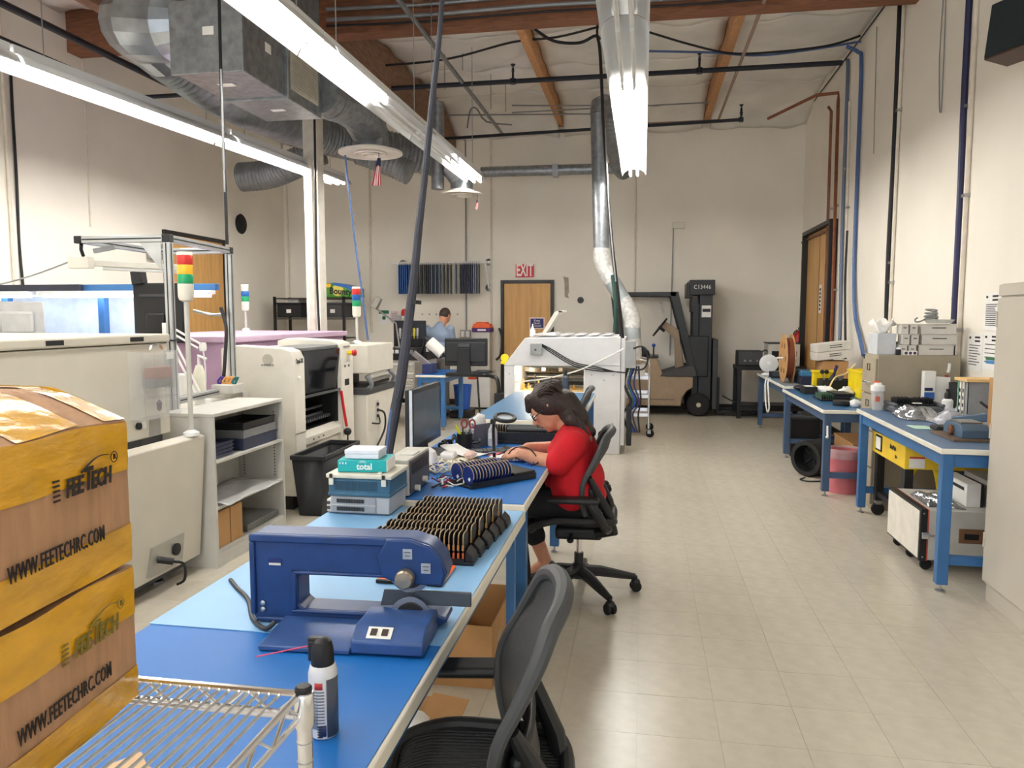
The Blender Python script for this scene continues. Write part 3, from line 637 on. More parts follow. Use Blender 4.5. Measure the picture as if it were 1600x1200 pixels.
# ================= ON THE NEAR RIGHT BENCH =================
zb=.832
def bottle(c,prof,mat,name,label,cat='bottle',cap=None,capm=None,extra=None):
    t=T(name,label,cat,c); B().lathe(prof,c,n=18).o('body',mat,t)
    if cap: B().lathe(cap,c,n=16).o('cap',capm,t)
    return t
p=at(1362,637,Z=zb); p=Vector((1.80,6.22,zb))
t=bottle(p,[(.036,0),(.042,.01),(.048,.15),(.046,.155)],M('clear_bottle',(215,215,215),.15,alpha=.55),'shaker_bottle','clear shaker bottle with white lid and orange print on the right bench',cap=[(.051,.15),(.051,.19),(.03,.2),(.026,.215),(0,.215)],capm=WHITE)
B().lathe([(.02,.215),(.02,.225),(0,.228)],p+Vector((-.012,0,0)),n=12).o('orange_flip_cap',M('orange_plastic',(235,100,60),.5),t)
b=B(); 
for k in range(3): b.cbox((p.x-.012+.012*k-.012,p.y-.0465,zb+.09),(.008,.004,.04))
b.o('orange_print',M('orange_print',(230,90,40),.6),t)
t=T('foam_tray','dark grey foam packing tray on the right bench','tray',(2.0,6.15,zb))
bx(1.86,2.22,6.02,6.3,zb+.0,zb+.05).o('foam_base',M('grey_foam',(92,94,98),.8),t,bev=.012)
for (a,c) in ((1.86,1.89),(2.19,2.22)): bx(a,c,6.02,6.3,zb+.05,zb+.075).o('foam_rim',MATS['grey_foam'],t,bev=.008)
for i in range(2):
    t=T('board_carrier','black carrier of small circuit boards on the foam tray, %s one'%('left','right')[i],'circuit board carrier',(1.96+.15*i,6.17,zb+.05))
    bx(1.9+.15*i,2.03+.15*i,6.1,6.26,zb+.0505,zb+.065).o('carrier',BLK,t,bev=.003)
    for k in range(8): bx(1.906+.15*i+.0145*k,1.912+.15*i+.0145*k,6.11,6.25,zb+.062,zb+.1+.006*(k%2)).o('board',PCB,t)
bx(2.0,2.06,6.03,6.06,zb+.0755,zb+.08).t('note_slip',PAPER,'small white paper slip on the foam tray edge','paper')
FOILB=M('antistatic_bag',(170,172,178),.18,.8,var=.2,sc=20,bump=.9,bsc=16)
def bag(x0,x1,y0,y1,h,label,mat,seed):
    def fn(u,v):
        e=min(u,1-u,v,1-v)*5; e=min(1,e); x=x0+(x1-x0)*u; y=y0+(y1-y0)*v
        n=.5+.25*math.sin(9*u+seed+3*math.sin(7*v))+.25*math.sin(11*v+seed*2+2*math.sin(5*u)); return (x+.015*math.sin(8*v+seed),y+.012*math.sin(9*u+seed),zb+.004+h*e*n)
    return B().grid(fn,24,20).t('plastic_bag',mat,label,'bag',thick=.002,ang=30)
bag(1.82,2.12,5.62,5.98,.085,'crumpled silver antistatic bag at the back of the right bench',FOILB,1.3)
bag(1.95,2.30,5.18,5.6,.09,'crumpled translucent plastic bag in the middle of the right bench',M('poly_bag',(196,196,206),.2,alpha=.55,var=.1),2.1)
bag(2.14,2.4,5.66,6.0,.1,'clear poly bag leaning in the back corner of the right bench',MATS['poly_bag'],4.0)
# wipes box and papers
t=T('wipes_carton','upright white and blue detergent carton against the filing cabinet','box',(2.2,6.3,zb))
q0=at(1441,625,Y=6.29); q1=at(1466,580,Y=6.29)
bx(q0.x,q1.x-.02,6.27,6.33,zb,q1.z-.0).o('carton',PAPER,t,bev=.003)
b=B(); b.box(q0.x+.006,q1.x-.026,6.2685,6.2699,zb+.08,zb+.14); b.o('blue_band',M('pack_blue',(60,110,190),.6),t); bx(q0.x+.006,q1.x-.04,6.2685,6.2699,zb+.15,zb+.175).o('navy_lettering',M('pack_navy',(40,40,90),.6),t)
bx(q0.x+.006,q1.x-.05,6.2685,6.2699,zb+.02,zb+.06).o('light_blue_band',M('pack_cyan',(110,180,225),.6),t)
t=T('leaning_paper','white paper sheet leaning beside the detergent carton','paper',(2.28,6.3,zb))
B().cbox((2.285,6.29,zb+.13),(.11,.003,.26),Matrix.Rotation(-.15,3,'X')@Matrix.Rotation(.06,3,'Y')).o('sheet',PAPER,t)
t=bottle((2.24,6.05,zb),[(.034,0),(.038,.006),(.038,.1),(.026,.115)],WHITE,'spray_bottle','small white bottle with black nozzle on the right bench',cap=[(.022,.115),(.024,.15),(.012,.17),(.014,.185),(0,.19)],capm=BLK)
t=T('file_organiser','black upright file organiser beside the filing cabinet','organiser',(2.38,6.2,zb))
bx(2.335,2.41,6.1,6.32,zb,zb+.01).o('base',BLK,t)
for k in range(3): bx(2.335+.033*k,2.343+.033*k,6.1,6.32,zb+.01,zb+.22).o('divider',BLK,t,bev=.002)
bx(2.335,2.41,6.3,6.32,zb+.01,zb+.2).o('back',BLK,t)
random.seed(8)
bk=[((120,180,150),'sea green binder standing near the posters'),((230,228,220),'white binder standing beside the green binder'),((214,210,200),'cream binder standing beside the white binder'),((140,142,146),'grey binder at the right end of the standing binders')]
yy=5.72; 
for k,(cc,lab) in enumerate(bk):
    w_=(.035,.05,.05,.05)[k]; x0=2.17; y1_=5.98-.0
    t=T('binder',lab,'binder',(2.32,yy,zb)); mat=M('binder_%d'%k,cc,.6)
    bx(2.19+.0,2.44,yy,yy+.004,zb,zb+.28).o('cover',mat,t); bx(2.19,2.44,yy+w_-.004,yy+w_,zb,zb+.28).o('cover',mat,t); bx(2.19,2.194,yy,yy+w_,zb,zb+.28).o('spine',mat,t)
    bx(2.2,2.435,yy+.005,yy+w_-.005,zb+.005,zb+.27).o('pages',PAPER,t); 
    if k in(1,2): 
        for j in range(4): B().box(2.1885,2.1899,yy+.016,yy+w_-.016,zb+.05+.05*j,zb+.075+.05*j).o('spine_print',INK,t)
    yy-=w_+.003
bx(2.17,2.44,yy+.03,5.76,zb+.281,zb+.3).t('manila_folder',M('manila',(226,190,130),.8),'manila folder lying across the standing binders','folder')
t=T('cardboard_divider','tall brown cardboard sheet folded upright beside the steel cabinet','cardboard',(2.2,4.75,zb))
B().prism([(2.02,4.55),(2.06,4.95),(2.068,4.95),(2.028,4.55)],zb,zb+.36,'z').o('left_flap',CARD,t); B().prism([(2.028,4.55),(2.036,4.558),(2.42,4.53),(2.42,4.522)],zb,zb+.36,'z').o('right_flap',CARD,t)
# paper cutter 2
t=T('strip_cutter','slate blue bench cutter on a brown board near the cabinet','cutter',(1.93,4.95,zb))
STB=M('slate_machine',(76,100,124),.45)
bx(1.79,2.02,4.72,5.08,zb,zb+.012).o('base_board',M('masonite',(110,92,76),.7),t)
B().prism([(4.76,zb+.012),(4.76,zb+.06),(4.8,zb+.09),(5.0,zb+.09),(5.04,zb+.06),(5.04,zb+.012)],1.85,2.0,'x').o('housing',STB,t,bev=.004)
B().lathe([(0,0),(.024,.0),(.03,.006),(.03,.02)],(1.828,4.9,zb+.045),(1,0,0),16).o('knurled_knob',M('brown_knob',(110,70,50),.5),t)
bx(1.87,1.99,4.84,4.98,zb+.09,zb+.1).o('steel_guide',STEEL,t,bev=.002)
t2=T('guillotine_arm','dark slate arm of a guillotine resting above the bench','cutter',(2.1,5.3,zb))
B().bar((1.95,5.15,zb+.07),(2.14,4.98,zb+.12),.06,.05).o('arm',STB,t2,bev=.006); bx(1.93,1.97,5.12,5.18,zb,zb+.07).o('pivot_block',BLKM,t2,bev=.004); B().bar((2.14,4.98,zb+.12),(2.06,5.06,zb+.2),.015).o('handle',BLK,t2,bev=.003)
bx(1.74,1.86,5.2,5.36,zb+.0005,zb+.003).t('green_sheet',M('mint_paper',(190,222,208),.8),'pale green paper sheet on the near right bench','paper')
t=T('dark_tool_case','flat dark plastic case lying behind the slate cutter','case',(2.05,5.13,zb)); bx(1.84,2.02,5.12,5.24,zb,zb+.03).o('case',BLK,t,bev=.008); bx(1.85,2.01,5.115,5.12,zb+.013,zb+.017).o('seam',DGREY,t)
# ================= UNDER THE NEAR RIGHT BENCH =================
YM=M('strapper_yellow',(232,196,52),.4,var=.03)
t=T('strapping_machine','yellow strapping machine on black legs under the right bench','machine',(2.05,5.9,0))
bx(1.80,2.4,5.55,6.3,.5,.665).o('yellow_body',YM,t,bev=.006)
bx(1.79,2.4,5.54,6.31,.665,.69).o('steel_top',STEEL,t,bev=.003)
fp=bx(1.794,1.8,6.05,6.2,.53,.65).o('black_panel',BLK,t,bev=.003); bx(1.791,1.794,6.07,6.18,.545,.635).o('white_label',PAPER,t)
B().text('StraPak',.045,(1.798,5.80,.61),(-1,0,0),(0,0,1),sx=.95,off=.0012).o('lettering',INK,t); B().text('JK-5',.028,(1.798,5.72,.555),(-1,0,0),(0,0,1),off=.001).o('lettering',INK,t)
bx(2.08,2.2,5.54,5.55,.59,.65).o('socket_panel',BLK,t,bev=.004)
for k in range(3): B().cyl((2.105+.03*k,5.537,.625),(2.105+.03*k,5.541,.625),.009,10).o('switch',DGREY,t)
bx(1.83,1.93,5.547,5.5495,.51,.59).o('warning_label',PAPER,t); bx(1.83,1.93,5.545,5.547,.578,.59).o('red_label_head',M('label_red',(200,60,50),.6),t)
for x,yv in ((1.81,5.57),(2.33,5.57),(1.81,6.2),(2.33,6.2)):
    l=bx(x,x+.06,yv,yv+.06,.12,.5).o('leg',BLKM,t,bev=.004); 
    B().lathe([(0,-.015),(.045,-.015),(.05,-.005),(.05,.005),(.045,.015),(0,.015)],(x+.03,yv+.03,.0505),(0,1,0),14).o('caster',RUB,l); B().box(x+.01,x+.05,yv+.005,yv+.055,.09,.12).o('caster_plate',STEEL,l)
bx(1.84,2.35,5.58,5.62,.16,.2).o('cross_bar',BLKM,t); bx(1.82,1.86,5.63,6.2,.16,.2).o('cross_bar',BLKM,t)
B().tube([(1.9,5.64,.5),(1.86,5.66,.38),(1.85,5.66,.2),(1.9,5.7,.12)],.02,8,5).o('strap_hose',YEL,t); B().tube([(2.02,5.6,.5),(2.06,5.64,.38),(2.08,5.66,.2),(2.0,5.7,.12)],.02,8,5).o('strap_hose',YEL,t)
t=T('flight_case','large white equipment case with black frame and red gasket on casters','case',(2.0,5.1,0))
x0,x1,y0,y1,z0,z1=1.68,2.38,4.86,5.46,.075,.385
bx(x0+.05,x1,y0,y1,z0,z1).o('body',M('case_white',(190,187,180),.5),t,bev=.004)
bx(x0+.042,x0+.05,y0-.003,y1+.003,z0-.003,z1+.003).o('red_gasket',M('gasket_red',(190,80,60),.6),t)
bx(x0+.002,x0+.042,y0-.006,y1+.006,z0-.006,z1+.006).o('black_frame',BLK,t,bev=.003)
bx(x0-.004,x0+.002,y0+.012,y1-.012,z0+.008,z1-.008).o('white_lid',M('case_lid',(226,222,212),.5),t,bev=.002)
for yy in (y0+.0,): 
    B().box(x0+.01,x0+.05,yy-.014,yy-.006,.21,.25).box(x0+.05,x0+.13,yy-.010,yy-.002,.222,.238).o('latch',CHROME,t,bev=.002)
h=bx(x0+.22,x0+.36,y0-.006,y0,.19,.28).o('handle_plate',M('brown_leather',(120,86,60),.6),t,bev=.003); bx(x0+.25,x0+.33,y0-.0075,y0-.0062,.215,.25).o('handle_hole',BLK,h)
for x in (x0+.06,x1-.06):
    for yy in (y0+.05,(y0+y1)/2,y1-.05):
        B().lathe([(0,-.012),(.03,-.012),(.035,-.004),(.035,.004),(.03,.012),(0,.012)],(x,yy,.0355),(0,1,0),14).box(x-.02,x+.02,yy-.02,yy+.02,.066,.075).o('caster',RUB,t)
for (xx,yy,zz) in ((x0+.02,y0-.007,z1-.02),(x0+.02,y0-.007,z0+.02)): B().cyl((xx,yy,zz),(xx,yy+.003,zz),.005,8).o('rivet',STEEL,t)
carton('archive_box','grey white archive box with black edge standing on the flight case',2.1,2.36,4.9,5.34,.386,.55,M('archive_grey',(180,178,172),.7),.12)
t=T('ring_binder','white binder with dark spine lying on the flight case','binder',(2.0,5.15,.386)); bx(1.98,2.06,4.98,5.36,.386,.53).o('cover',PAPER,t,bev=.002); bx(2.06,2.075,4.98,5.36,.386,.53).o('dark_spine',BLK,t); bx(1.978,1.98,5.02,5.2,.48,.5).o('print',INK,t)
def fb(u,v): return (1.75+.2*u,4.93+.34*v+.03*math.sin(5*u),.39+.035*abs(math.sin(7*u+4*v))*min(1,6*min(u,1-u,v,1-v)))
B().grid(fb,16,16).t('foil_bag',FOILB,'crumpled silver foil bag lying on the flight case','bag',thick=.002,ang=30)
# ================= MIDDLE RIGHT BENCH =================
zc=.761
t=T('power_brick','black adapter box with white label on the middle right bench','adapter',(1.68,8.25,zc)); bx(1.64,1.77,8.1,8.32,zc,zc+.075).o('case',BLK,t,bev=.006); bx(1.66,1.74,8.13,8.25,zc+.0752,zc+.077).o('label',PAPER,t)
t=T('board_stack','black circuit boards with green edges on the middle right bench','circuit boards',(1.75,7.65,zc))
bx(1.66,1.96,7.45,7.8,zc,zc+.02).o('tray',BLK,t,bev=.004)
for k in range(6): bx(1.665+.02*k,1.671+.02*k,7.46,7.72,zc+.02,zc+.065).o('board',M('green_board',(50,80,60),.5),t)
for k in range(4): B().cbox((1.87,7.62,zc+.03+.012*k),(.16,.3,.008),rotz(.1*k-.2)).o('flat_board',PCB,t)
t=T('black_puck','round black tape coil near the front of the middle right bench','tape',(1.76,7.1,zc)); B().lathe([(.035,0),(.07,0),(.073,.01),(.073,.035),(.07,.045),(.035,.045)],(1.76,7.12,zc),n=24).o('coil',BLK,t); B().lathe([(.033,.002),(.033,.043)],(1.76,7.12,zc),n=20).o('core',CARD,t)
def crumple(c,r,mat,name,label,cat,sd):
    random.seed(sd); b=B().sph(c,r,14,9)
    for i,v in enumerate(b.v): 
        d=v-Vector(c); v+= d*random.uniform(-.25,.2)
        if v.z<c[2]-r[2]*.8: v.z=c[2]-r[2]*.8
    return b.t(name,mat,label,cat,ang=180)
crumple((1.86,7.05,zc+.027),(.05,.07,.034),M('crumpled_white',(232,232,232),.8),'crumpled_paper','crumpled white wrap beside the tape coil on the middle bench','paper',2)
crumple((1.86,8.2,zc+.035),(.1,.12,.044),MATS['crumpled_white'],'crumpled_paper','crumpled white tissue behind the adapter on the middle bench','paper',3)
crumple((2.02,8.0,zc+.04),(.07,.1,.05),MATS['crumpled_white'],'crumpled_paper','crumpled white tissue at the back of the middle bench','paper',4)
t=T('black_bin_box','black open parts bin with scissors behind, on the middle right bench','bin',(2.0,8.4,zc))
for q in ((1.86,2.16,8.3,8.31),(1.86,2.16,8.55,8.56),(1.86,1.87,8.31,8.55),(2.15,2.16,8.31,8.55)): bx(*q,zc,zc+.13).o('side',BLK,t)
bx(1.87,2.15,8.31,8.55,zc,zc+.008).o('bottom',BLK,t)
for k in range(3): B().bar((1.93+.05*k,8.36,zc+.1),(2.0+.05*k,8.5,zc+.16),.03,.02).o('tool_inside',DGREY,t)
t=T('scissors','black handled scissors standing in the black parts bin','scissors',(1.9,8.42,zc+.009))
for s in (-1,1):
    B().lathe([(.018,-.004),(.024,0),(.018,.004)],(1.9+.022*s,8.42,zc+.21),(0,1,0),14).o('finger_loop',BLK,t); B().bar((1.9+.012*s,8.42,zc+.19),(1.9-.006*s,8.42,zc+.01),.01,.004).o('blade',STEEL,t)
def crate(label,x0,x1,y0,y1,z0,z1):
    t=T('yellow_crate',label,'crate',((x0+x1)/2,(y0+y1)/2,z0))
    for q in ((x0,x1,y0,y0+.01),(x0,x1,y1-.01,y1),(x0,x0+.01,y0+.01,y1-.01),(x1-.01,x1,y0+.01,y1-.01)): bx(*q,z0,z1).o('side',YEL,t)
    bx(x0+.01,x1-.01,y0+.01,y1-.01,z0,z0+.01).o('bottom',YEL,t); 
    b=B(); b.box(x0-.012,x1+.012,y0-.012,y0,z1-.02,z1).box(x0-.012,x1+.012,y1,y1+.012,z1-.02,z1).box(x0-.012,x0,y0,y1,z1-.02,z1).box(x1,x1+.012,y0,y1,z1-.02,z1); b.o('rim',YEL,t)
    n=int((x1-x0)/.05)
    for k in range(n): B().box(x0+.02+.05*k,x0+.03+.05*k,y0-.006,y0,z0+.01,z1-.02).o('rib',YEL,t)
    return t
crate('yellow plastic crate at the back of the middle right bench',1.83,2.06,8.585,8.69,zc,zc+.21)
crate('larger yellow plastic crate beside the filing cabinet',2.085,2.24,7.7,8.2,zc,zc+.26)
t=T('cardboard_box','open cardboard box standing behind the yellow crate','box',(2.14,9.13,.77))
for q in ((2.0,2.28,8.98,8.985),(2.0,2.28,9.28,9.285),(2.0,2.005,8.985,9.28),(2.275,2.28,8.985,9.28)): bx(*q,.772,1.05).o('side',CARD,t)
bx(2.005,2.275,8.985,9.28,.772,.777).o('bottom',CARD,t)
t=T('white_carton_pair','double stack of tilted white cartons with printed lines on the crates','box',(2.1,9.1,1.053))
for k in range(2):
    R=Matrix.Rotation(-.12,3,'Y')@rotz(.05); c=Vector((2.11,9.12,1.12+.095*k))
    cb=B().cbox(c,(.36,.3,.09),R).o('carton',wb,t,bev=.004)
    b=B()
    for j in range(2): b.cbox(c+R@Vector((.02,-.1512,.015-.022*j)),(.13,.002,.008),R)
    b.o('print',INK,cb)
B().tube([(1.9,8.2,zc+.05),(1.98,8.3,zc+.16),(2.1,8.35,zc+.2),(2.2,8.4,zc+.3)],.008,6,5).t('cream_cable',M('cream_cable',(226,206,150),.5),'cream cable rising from the middle bench to the yellow crate','cable')
B().tube([(2.1,7.2,zc+.012),(2.02,7.35,zc+.05),(2.06,7.5,zc+.09),(2.2,7.5,zc+.07),(2.22,7.3,zc+.02)],.012,6,5).t('white_cable',WHITE,'loop of white cable on the middle bench by the filing cabinet','cable')
B().bar((2.02,8.57,zc+.14),(2.06,8.57,zc+.27),.05,.02).t('violet_strap',M('violet',(54,34,90),.6),'dark violet strap hanging from the tilted white cartons','strap')
B().sph((1.7,8.52,zc+.03),(.09,.1,.03),14,8).t('black_mouse_pad_device',BLK,'domed black device lying beside the reel on the middle bench','device')
# under
t=T('pink_bucket','pink bucket with clear liner under the middle right bench','bin',(1.75,7.0,0))
c=Vector((1.775,7.03,0)); pk=M('pink_plastic',(196,108,116),.45)
B().lathe([(0,.003),(.125,.003),(.125,.0),(.145,.36),(.15,.36),(.15,.375),(.14,.375),(.12,.01),(0,.01)],c,n=28).o('bucket',pk,t); 
B().lathe([(.155,.31),(.154,.38),(.149,.395),(.142,.38),(.138,.33)],c,n=28).o('bin_liner',M('clear_liner',(225,200,205),.2,alpha=.45),t)
t=T('tan_shelf_box','flat brown box behind the pink bucket','box',(2.0,7.4,0)); bx(1.9,2.2,7.2,7.9,.0,.38).o('body',CARD,t,bev=.004); bx(1.895,2.205,7.195,7.905,.38,.4).o('lid',CARD,t)
t=T('black_fan_drum','black round drum fan lying under the middle right bench','fan',(1.68,7.75,0))
B().lathe([(.13,-.14),(.17,-.14),(.175,-.12),(.175,.12),(.17,.14),(.13,.14),(.125,.0)],(1.68,7.72,.178),(-.75,-.66,0),30).o('drum',BLK,t)
B().lathe([(0,-.08),(.05,-.08),(.055,-.05),(0,-.04)],(1.68,7.72,.178),(-.75,-.66,0),14).o('hub',DGREY,t)
for k in range(5):
    a=k*2*PI/5; R=frame((-.75,-.66,0),(0,0,1)); d=R@Vector((math.cos(a),math.sin(a),0))
    B().bar(Vector((1.68,7.72,.178))+d*.03,Vector((1.68,7.72,.178))+d*.12,.05,.006).o('blade',DGREY,t)
B().tube([(1.56,7.55,.008),(1.5,7.45,.008),(1.56,7.38,.008),(1.72,7.42,.008),(1.85,7.5,.008)],.007,6,5).t('floor_cable',CABLEB,'black cable curled on the floor by the drum fan','cable')
t=T('tall_black_bin','tall black waste bin between the right workbenches','bin',(1.8,8.85,0))
for q in ((1.64,1.94,8.72,8.73),(1.64,1.94,8.88,8.89),(1.64,1.65,8.73,8.88),(1.93,1.94,8.73,8.88)): bx(*q,.0,.42).o('side',BLK,t)
bx(1.65,1.93,8.73,8.88,0,.01).o('bottom',BLK,t); bx(1.63,1.95,8.715,8.895,.42,.44).o('rim',DGREY,t)
t=T('parcel_box','small cardboard parcel with red symbol under the middle bench','box',(1.85,8.45,0)); bx(1.72,2.0,8.3,8.6,0,.2).o('carton',CARD,t,bev=.003)
b=B(); 
for k in range(3): b.box(1.8,1.86,8.2985,8.2998,.07+.04*k,.085+.04*k)
b.box(1.8,1.812,8.2985,8.2998,.07,.165); b.o('red_symbol',M('symbol_red',(190,50,50),.6),t)
t=T('white_hook','small white hook on the bench leg','hook',(1.54,6.77,.5)); B().tube([(1.575,6.795,.62),(1.575,6.786,.56),(1.573,6.77,.52),(1.56,6.76,.53)],.008,6,4).o('hook',WHITE,t)
B().bar((2.0,9.15,.21),(2.02,9.6,.21),.3,.4).t('grey_tote',DGREY,'dark tote stored under the far right bench','tote',bev=.02)
# ================= FAR RIGHT BENCH =================
t=T('desk_fan','small white desk fan at the end of the far right bench','fan',(1.64,10.5,.771)); c=Vector((1.655,10.45,.93))
B().lathe([(.03,0),(.085,0),(.09,.012),(.06,.03),(.02,.045)],(1.655,10.5,.771),n=20).o('base',WHITE,t); B().cyl((1.655,10.5,.81),(1.655,10.49,.85),.02,10).o('neck',WHITE,t)
g_=B()
for r in (.036,.05,.064,.078,.092,.106): g_.tube([(c.x+r*math.cos(a),c.y-.03+.0*r,c.z+r*math.sin(a)) for a in [2*PI*k/24 for k in range(24)]],.0014,5,closed=True)
g_.o('grille_rings',GREY,t); B().cyl(c+Vector((0,.022,0)),c+Vector((0,.026,0)),.108,24).o('rear_guard',M('fan_inside',(70,72,74),.6),t); B().lathe([(.108,-.03),(.118,-.025),(.118,.03),(.108,.035)],c,(0,1,0),28).o('shroud',WHITE,t)
B().lathe([(0,-.04),(.028,-.036),(.03,-.028),(0,-.026)],c,(0,1,0),16).o('grille_badge',WHITE,t)
for k in range(4):
    a=k*PI/2+.3; B().bar(c+Vector((0,.0,0)),c+Vector((.085*math.cos(a),.0,.085*math.sin(a))),.05,.004,up=(0,1,0)).o('blade',GREY,t)
B().lathe([(.035,.03),(.045,.035),(.04,.09),(0,.1)],c,(0,1,0),14).o('motor',WHITE,t)
B().tube([(1.6,10.2,.772),(1.565,10.1,.7),(1.55,9.95,.5),(1.56,9.85,.36),(1.565,9.75,.42),(1.56,9.8,.6),(1.565,9.9,.72),(1.6,9.95,.775)],.01,6,5).t('fan_cord',WHITE,'white fan cord looped down from the far right bench','cable')
t=T('cardboard_reel','large cardboard component reel standing on the far right bench','reel',(1.71,9.35,.771)); c=Vector((1.70,9.42,1.06))
for k,x in enumerate((-.045,.045)):
    f_=B().lathe([(.02,-.003),(.288,-.003),(.288,.003),(.02,.003)],c+Vector((x,0,0)),(1,0,0),44).o('flange',CARD,t)
    for j in range(6):
        a=j*PI/3; B().lathe([(0,-.001),(.035,-.001),(.035,.0005),(0,.001)],c+Vector((x-.0045,.17*math.cos(a),.17*math.sin(a))),(1,0,0),12).o('cut_out',M('card_dark',(120,84,52),.9),f_)
B().cyl(c+Vector((-.04,0,0)),c+Vector((.04,0,0)),.1,24).o('core',CARD,t); B().cyl(c+Vector((-.12,0,0)),c+Vector((.12,0,0)),.012,10).o('spindle',WHITE,t)
B().lathe([(.1,-.038),(.24,-.038),(.24,.038),(.1,.038)],c,(1,0,0),36).o('wound_tape',M('brown_tape_roll',(120,60,40),.5),t)
t=T('reel_stand','grey flat stand under the cardboard reel','stand',(1.71,9.3,.771)); bx(1.62,1.8,9.0,9.7,.7705,.7712).o('plate',GREY,t)
t=T('blue_equipment','blue topped dark instrument on the far right bench','instrument',(1.88,9.25,.771)); bx(1.79,1.985,9.05,9.45,.771,.87).o('dark_case',M('navy_case',(30,36,60),.5),t,bev=.006); bx(1.80,1.97,9.07,9.45,.87,.93).o('blue_top',M('teal_case',(56,116,160),.5),t,bev=.006)
t=T('black_gadget','small black box beside the reel on the far right bench','box',(1.6,9.9,.771)); bx(1.62,1.75,10.0,10.2,.771,.85).o('case',BLK,t,bev=.005); bx(1.64,1.73,9.997,10.0,.8,.84).o('face',DGREY,t)
# fire extinguisher
t=T('fire_extinguisher','red fire extinguisher hung on the right wall in the back corner','extinguisher',(2.41,12.5,.88)); c=Vector((2.41,12.5,.88))
B().lathe([(.06,0),(.075,.012),(.075,.34),(.06,.4),(.03,.43),(.025,.45)],c,n=22).o('cylinder',RED,t); B().lathe([(.0755,.12),(.0765,.12),(.0765,.25),(.0755,.25)],c,n=22).o('yellow_label',M('label_yellow',(220,190,70),.6),t)
B().cbox(c+Vector((0,0,.47)),(.05,.09,.05)).o('valve_head',CHROME,t,bev=.006); B().bar(c+Vector((0,-.02,.49)),c+Vector((0,-.12,.52)),.025,.008).bar(c+Vector((0,-.02,.47)),c+Vector((0,-.1,.46)),.025,.008).o('handle',CHROME,t)
B().tube([c+Vector((-.02,-.03,.46)),c+Vector((-.08,-.06,.4)),c+Vector((-.085,-.05,.2)),c+Vector((-.08,-.03,.08))],.011,8,4).o('hose',BLK,t); B().box(2.47,2.499,12.46,12.54,1.0,1.2).o('wall_bracket',STEEL,t)
# black equipment table in the corner
t=T('black_table','black steel table with instruments in the back right corner','table',(1.95,12.15,0))
bx(1.42,2.42,11.85,12.45,.74,.8).o('top',BLKM,t,bev=.004)
for x,yv in ((1.43,11.86),(2.35,11.86),(1.43,12.38),(2.35,12.38)): bx(x,x+.06,yv,yv+.06,0,.74).o('leg',BLKM,t)
bx(1.49,2.35,11.87,11.91,.12,.18).o('rail',BLKM,t); bx(1.49,2.35,12.39,12.43,.12,.18).o('rail',BLKM,t); bx(1.44,2.4,11.9,12.4,.18,.2).o('lower_shelf',BLKM,t)
t=T('power_supply','black bench power supply with knobs on the black corner table','instrument',(1.6,12.1,.801)); bx(1.44,1.8,11.95,12.3,.801,1.03).o('case',BLK,t,bev=.006); bx(1.45,1.79,11.94,11.95,.82,1.02).o('front_panel',DGREY,t)
for x in (1.54,1.62,1.72): B().cyl((x,11.925,.88),(x,11.94,.88),.016,12).o('knob',STEEL,t)
B().tube([(1.8,12.1,1.0),(1.86,12.05,1.04),(1.9,12.0,.96),(1.86,11.98,.88),(1.82,12.0,.9)],.01,6,5).o('lead',CABLEB,t)
t=T('grey_oscilloscope','grey rack instrument with dark screen on the black corner table','instrument',(2.1,12.1,.801)); bx(1.88,2.34,11.95,12.35,.801,1.14).o('case',LGREY,t,bev=.008); bx(1.93,2.29,11.94,11.95,.86,1.03).o('screen',SCREEN,t,bev=.003); bx(1.87,2.35,11.94,12.36,1.14,1.155).o('top_lip',BLK,t)
for x in (2.12,2.18,2.24): B().cyl((x,11.935,1.085),(x,11.95,1.085),.014,10).o('knob',GREY,t)
pipe([(1.26,12.3,.3),(1.5,12.2,.2),(1.9,12.1,.22)],.01,CABLEB,'black cable hanging from the forklift to the corner table',5,'cable','floor_cable')
# ================= BACK WALL THINGS =================
def bwp(px,y0,y1,r,label,mat=WP,d=.02):
    a=at(px,y0,Y=YB-d); c=at(px,y1,Y=YB-d); return B().tube([(a.x,YB-d,a.z),(a.x,YB-d,c.z)],r,8).t('wall_conduit',mat,label,'conduit')
bwp(727,185,520,.012,'grey conduit down the back wall behind the monitor',GP); bwp(767,190,560,.016,'white conduit left of the exit door'); bwp(576,225,520,.02,'white conduit on the back wall behind the blue hose'); bwp(447,250,520,.014,'white conduit on the back wall left of the column')
bwp(994,260,520,.014,'white conduit on the back wall behind the exhaust pipe')
t=T('junction_box','small beige junction box high on the back wall above the forklift','junction box',at(1060,357,Y=YB)); p=at(1060,352,Y=YB-.03)
bx(p.x-.1,p.x+.1,YB-.06,YB-.001,p.z-.05,p.z+.05).o('box',CREAM2,t,bev=.005); B().tube([(p.x-.08,YB-.02,p.z-.05),(p.x-.1,YB-.02,.9)],.008,6).o('drop_conduit',GREY,t)
p=at(727,522,Y=YB-.05); t=T('outlet_box','grey metal outlet box on the conduit behind the monitor','outlet box',(p.x,YB-.03,p.z-.07)); bx(p.x-.09,p.x+.09,YB-.06,YB-.001,p.z-.07,p.z+.07).o('box',STEEL,t,bev=.004)
for s in (-1,1): bx(p.x+s*.045-.03,p.x+s*.045+.03,YB-.064,YB-.06,p.z-.05,p.z+.05).o('outlet',WHITE,t)
p=at(907,469,Y=YB-.01); B().lathe([(0,0),(.05,0),(.055,-.01),(.055,-.02),(0,-.02)],(p.x,YB-.02,p.z),(0,-1,0),18).t('wall_disc',DGREY,'small round grey plug in the back wall right of the exit door','wall plug')
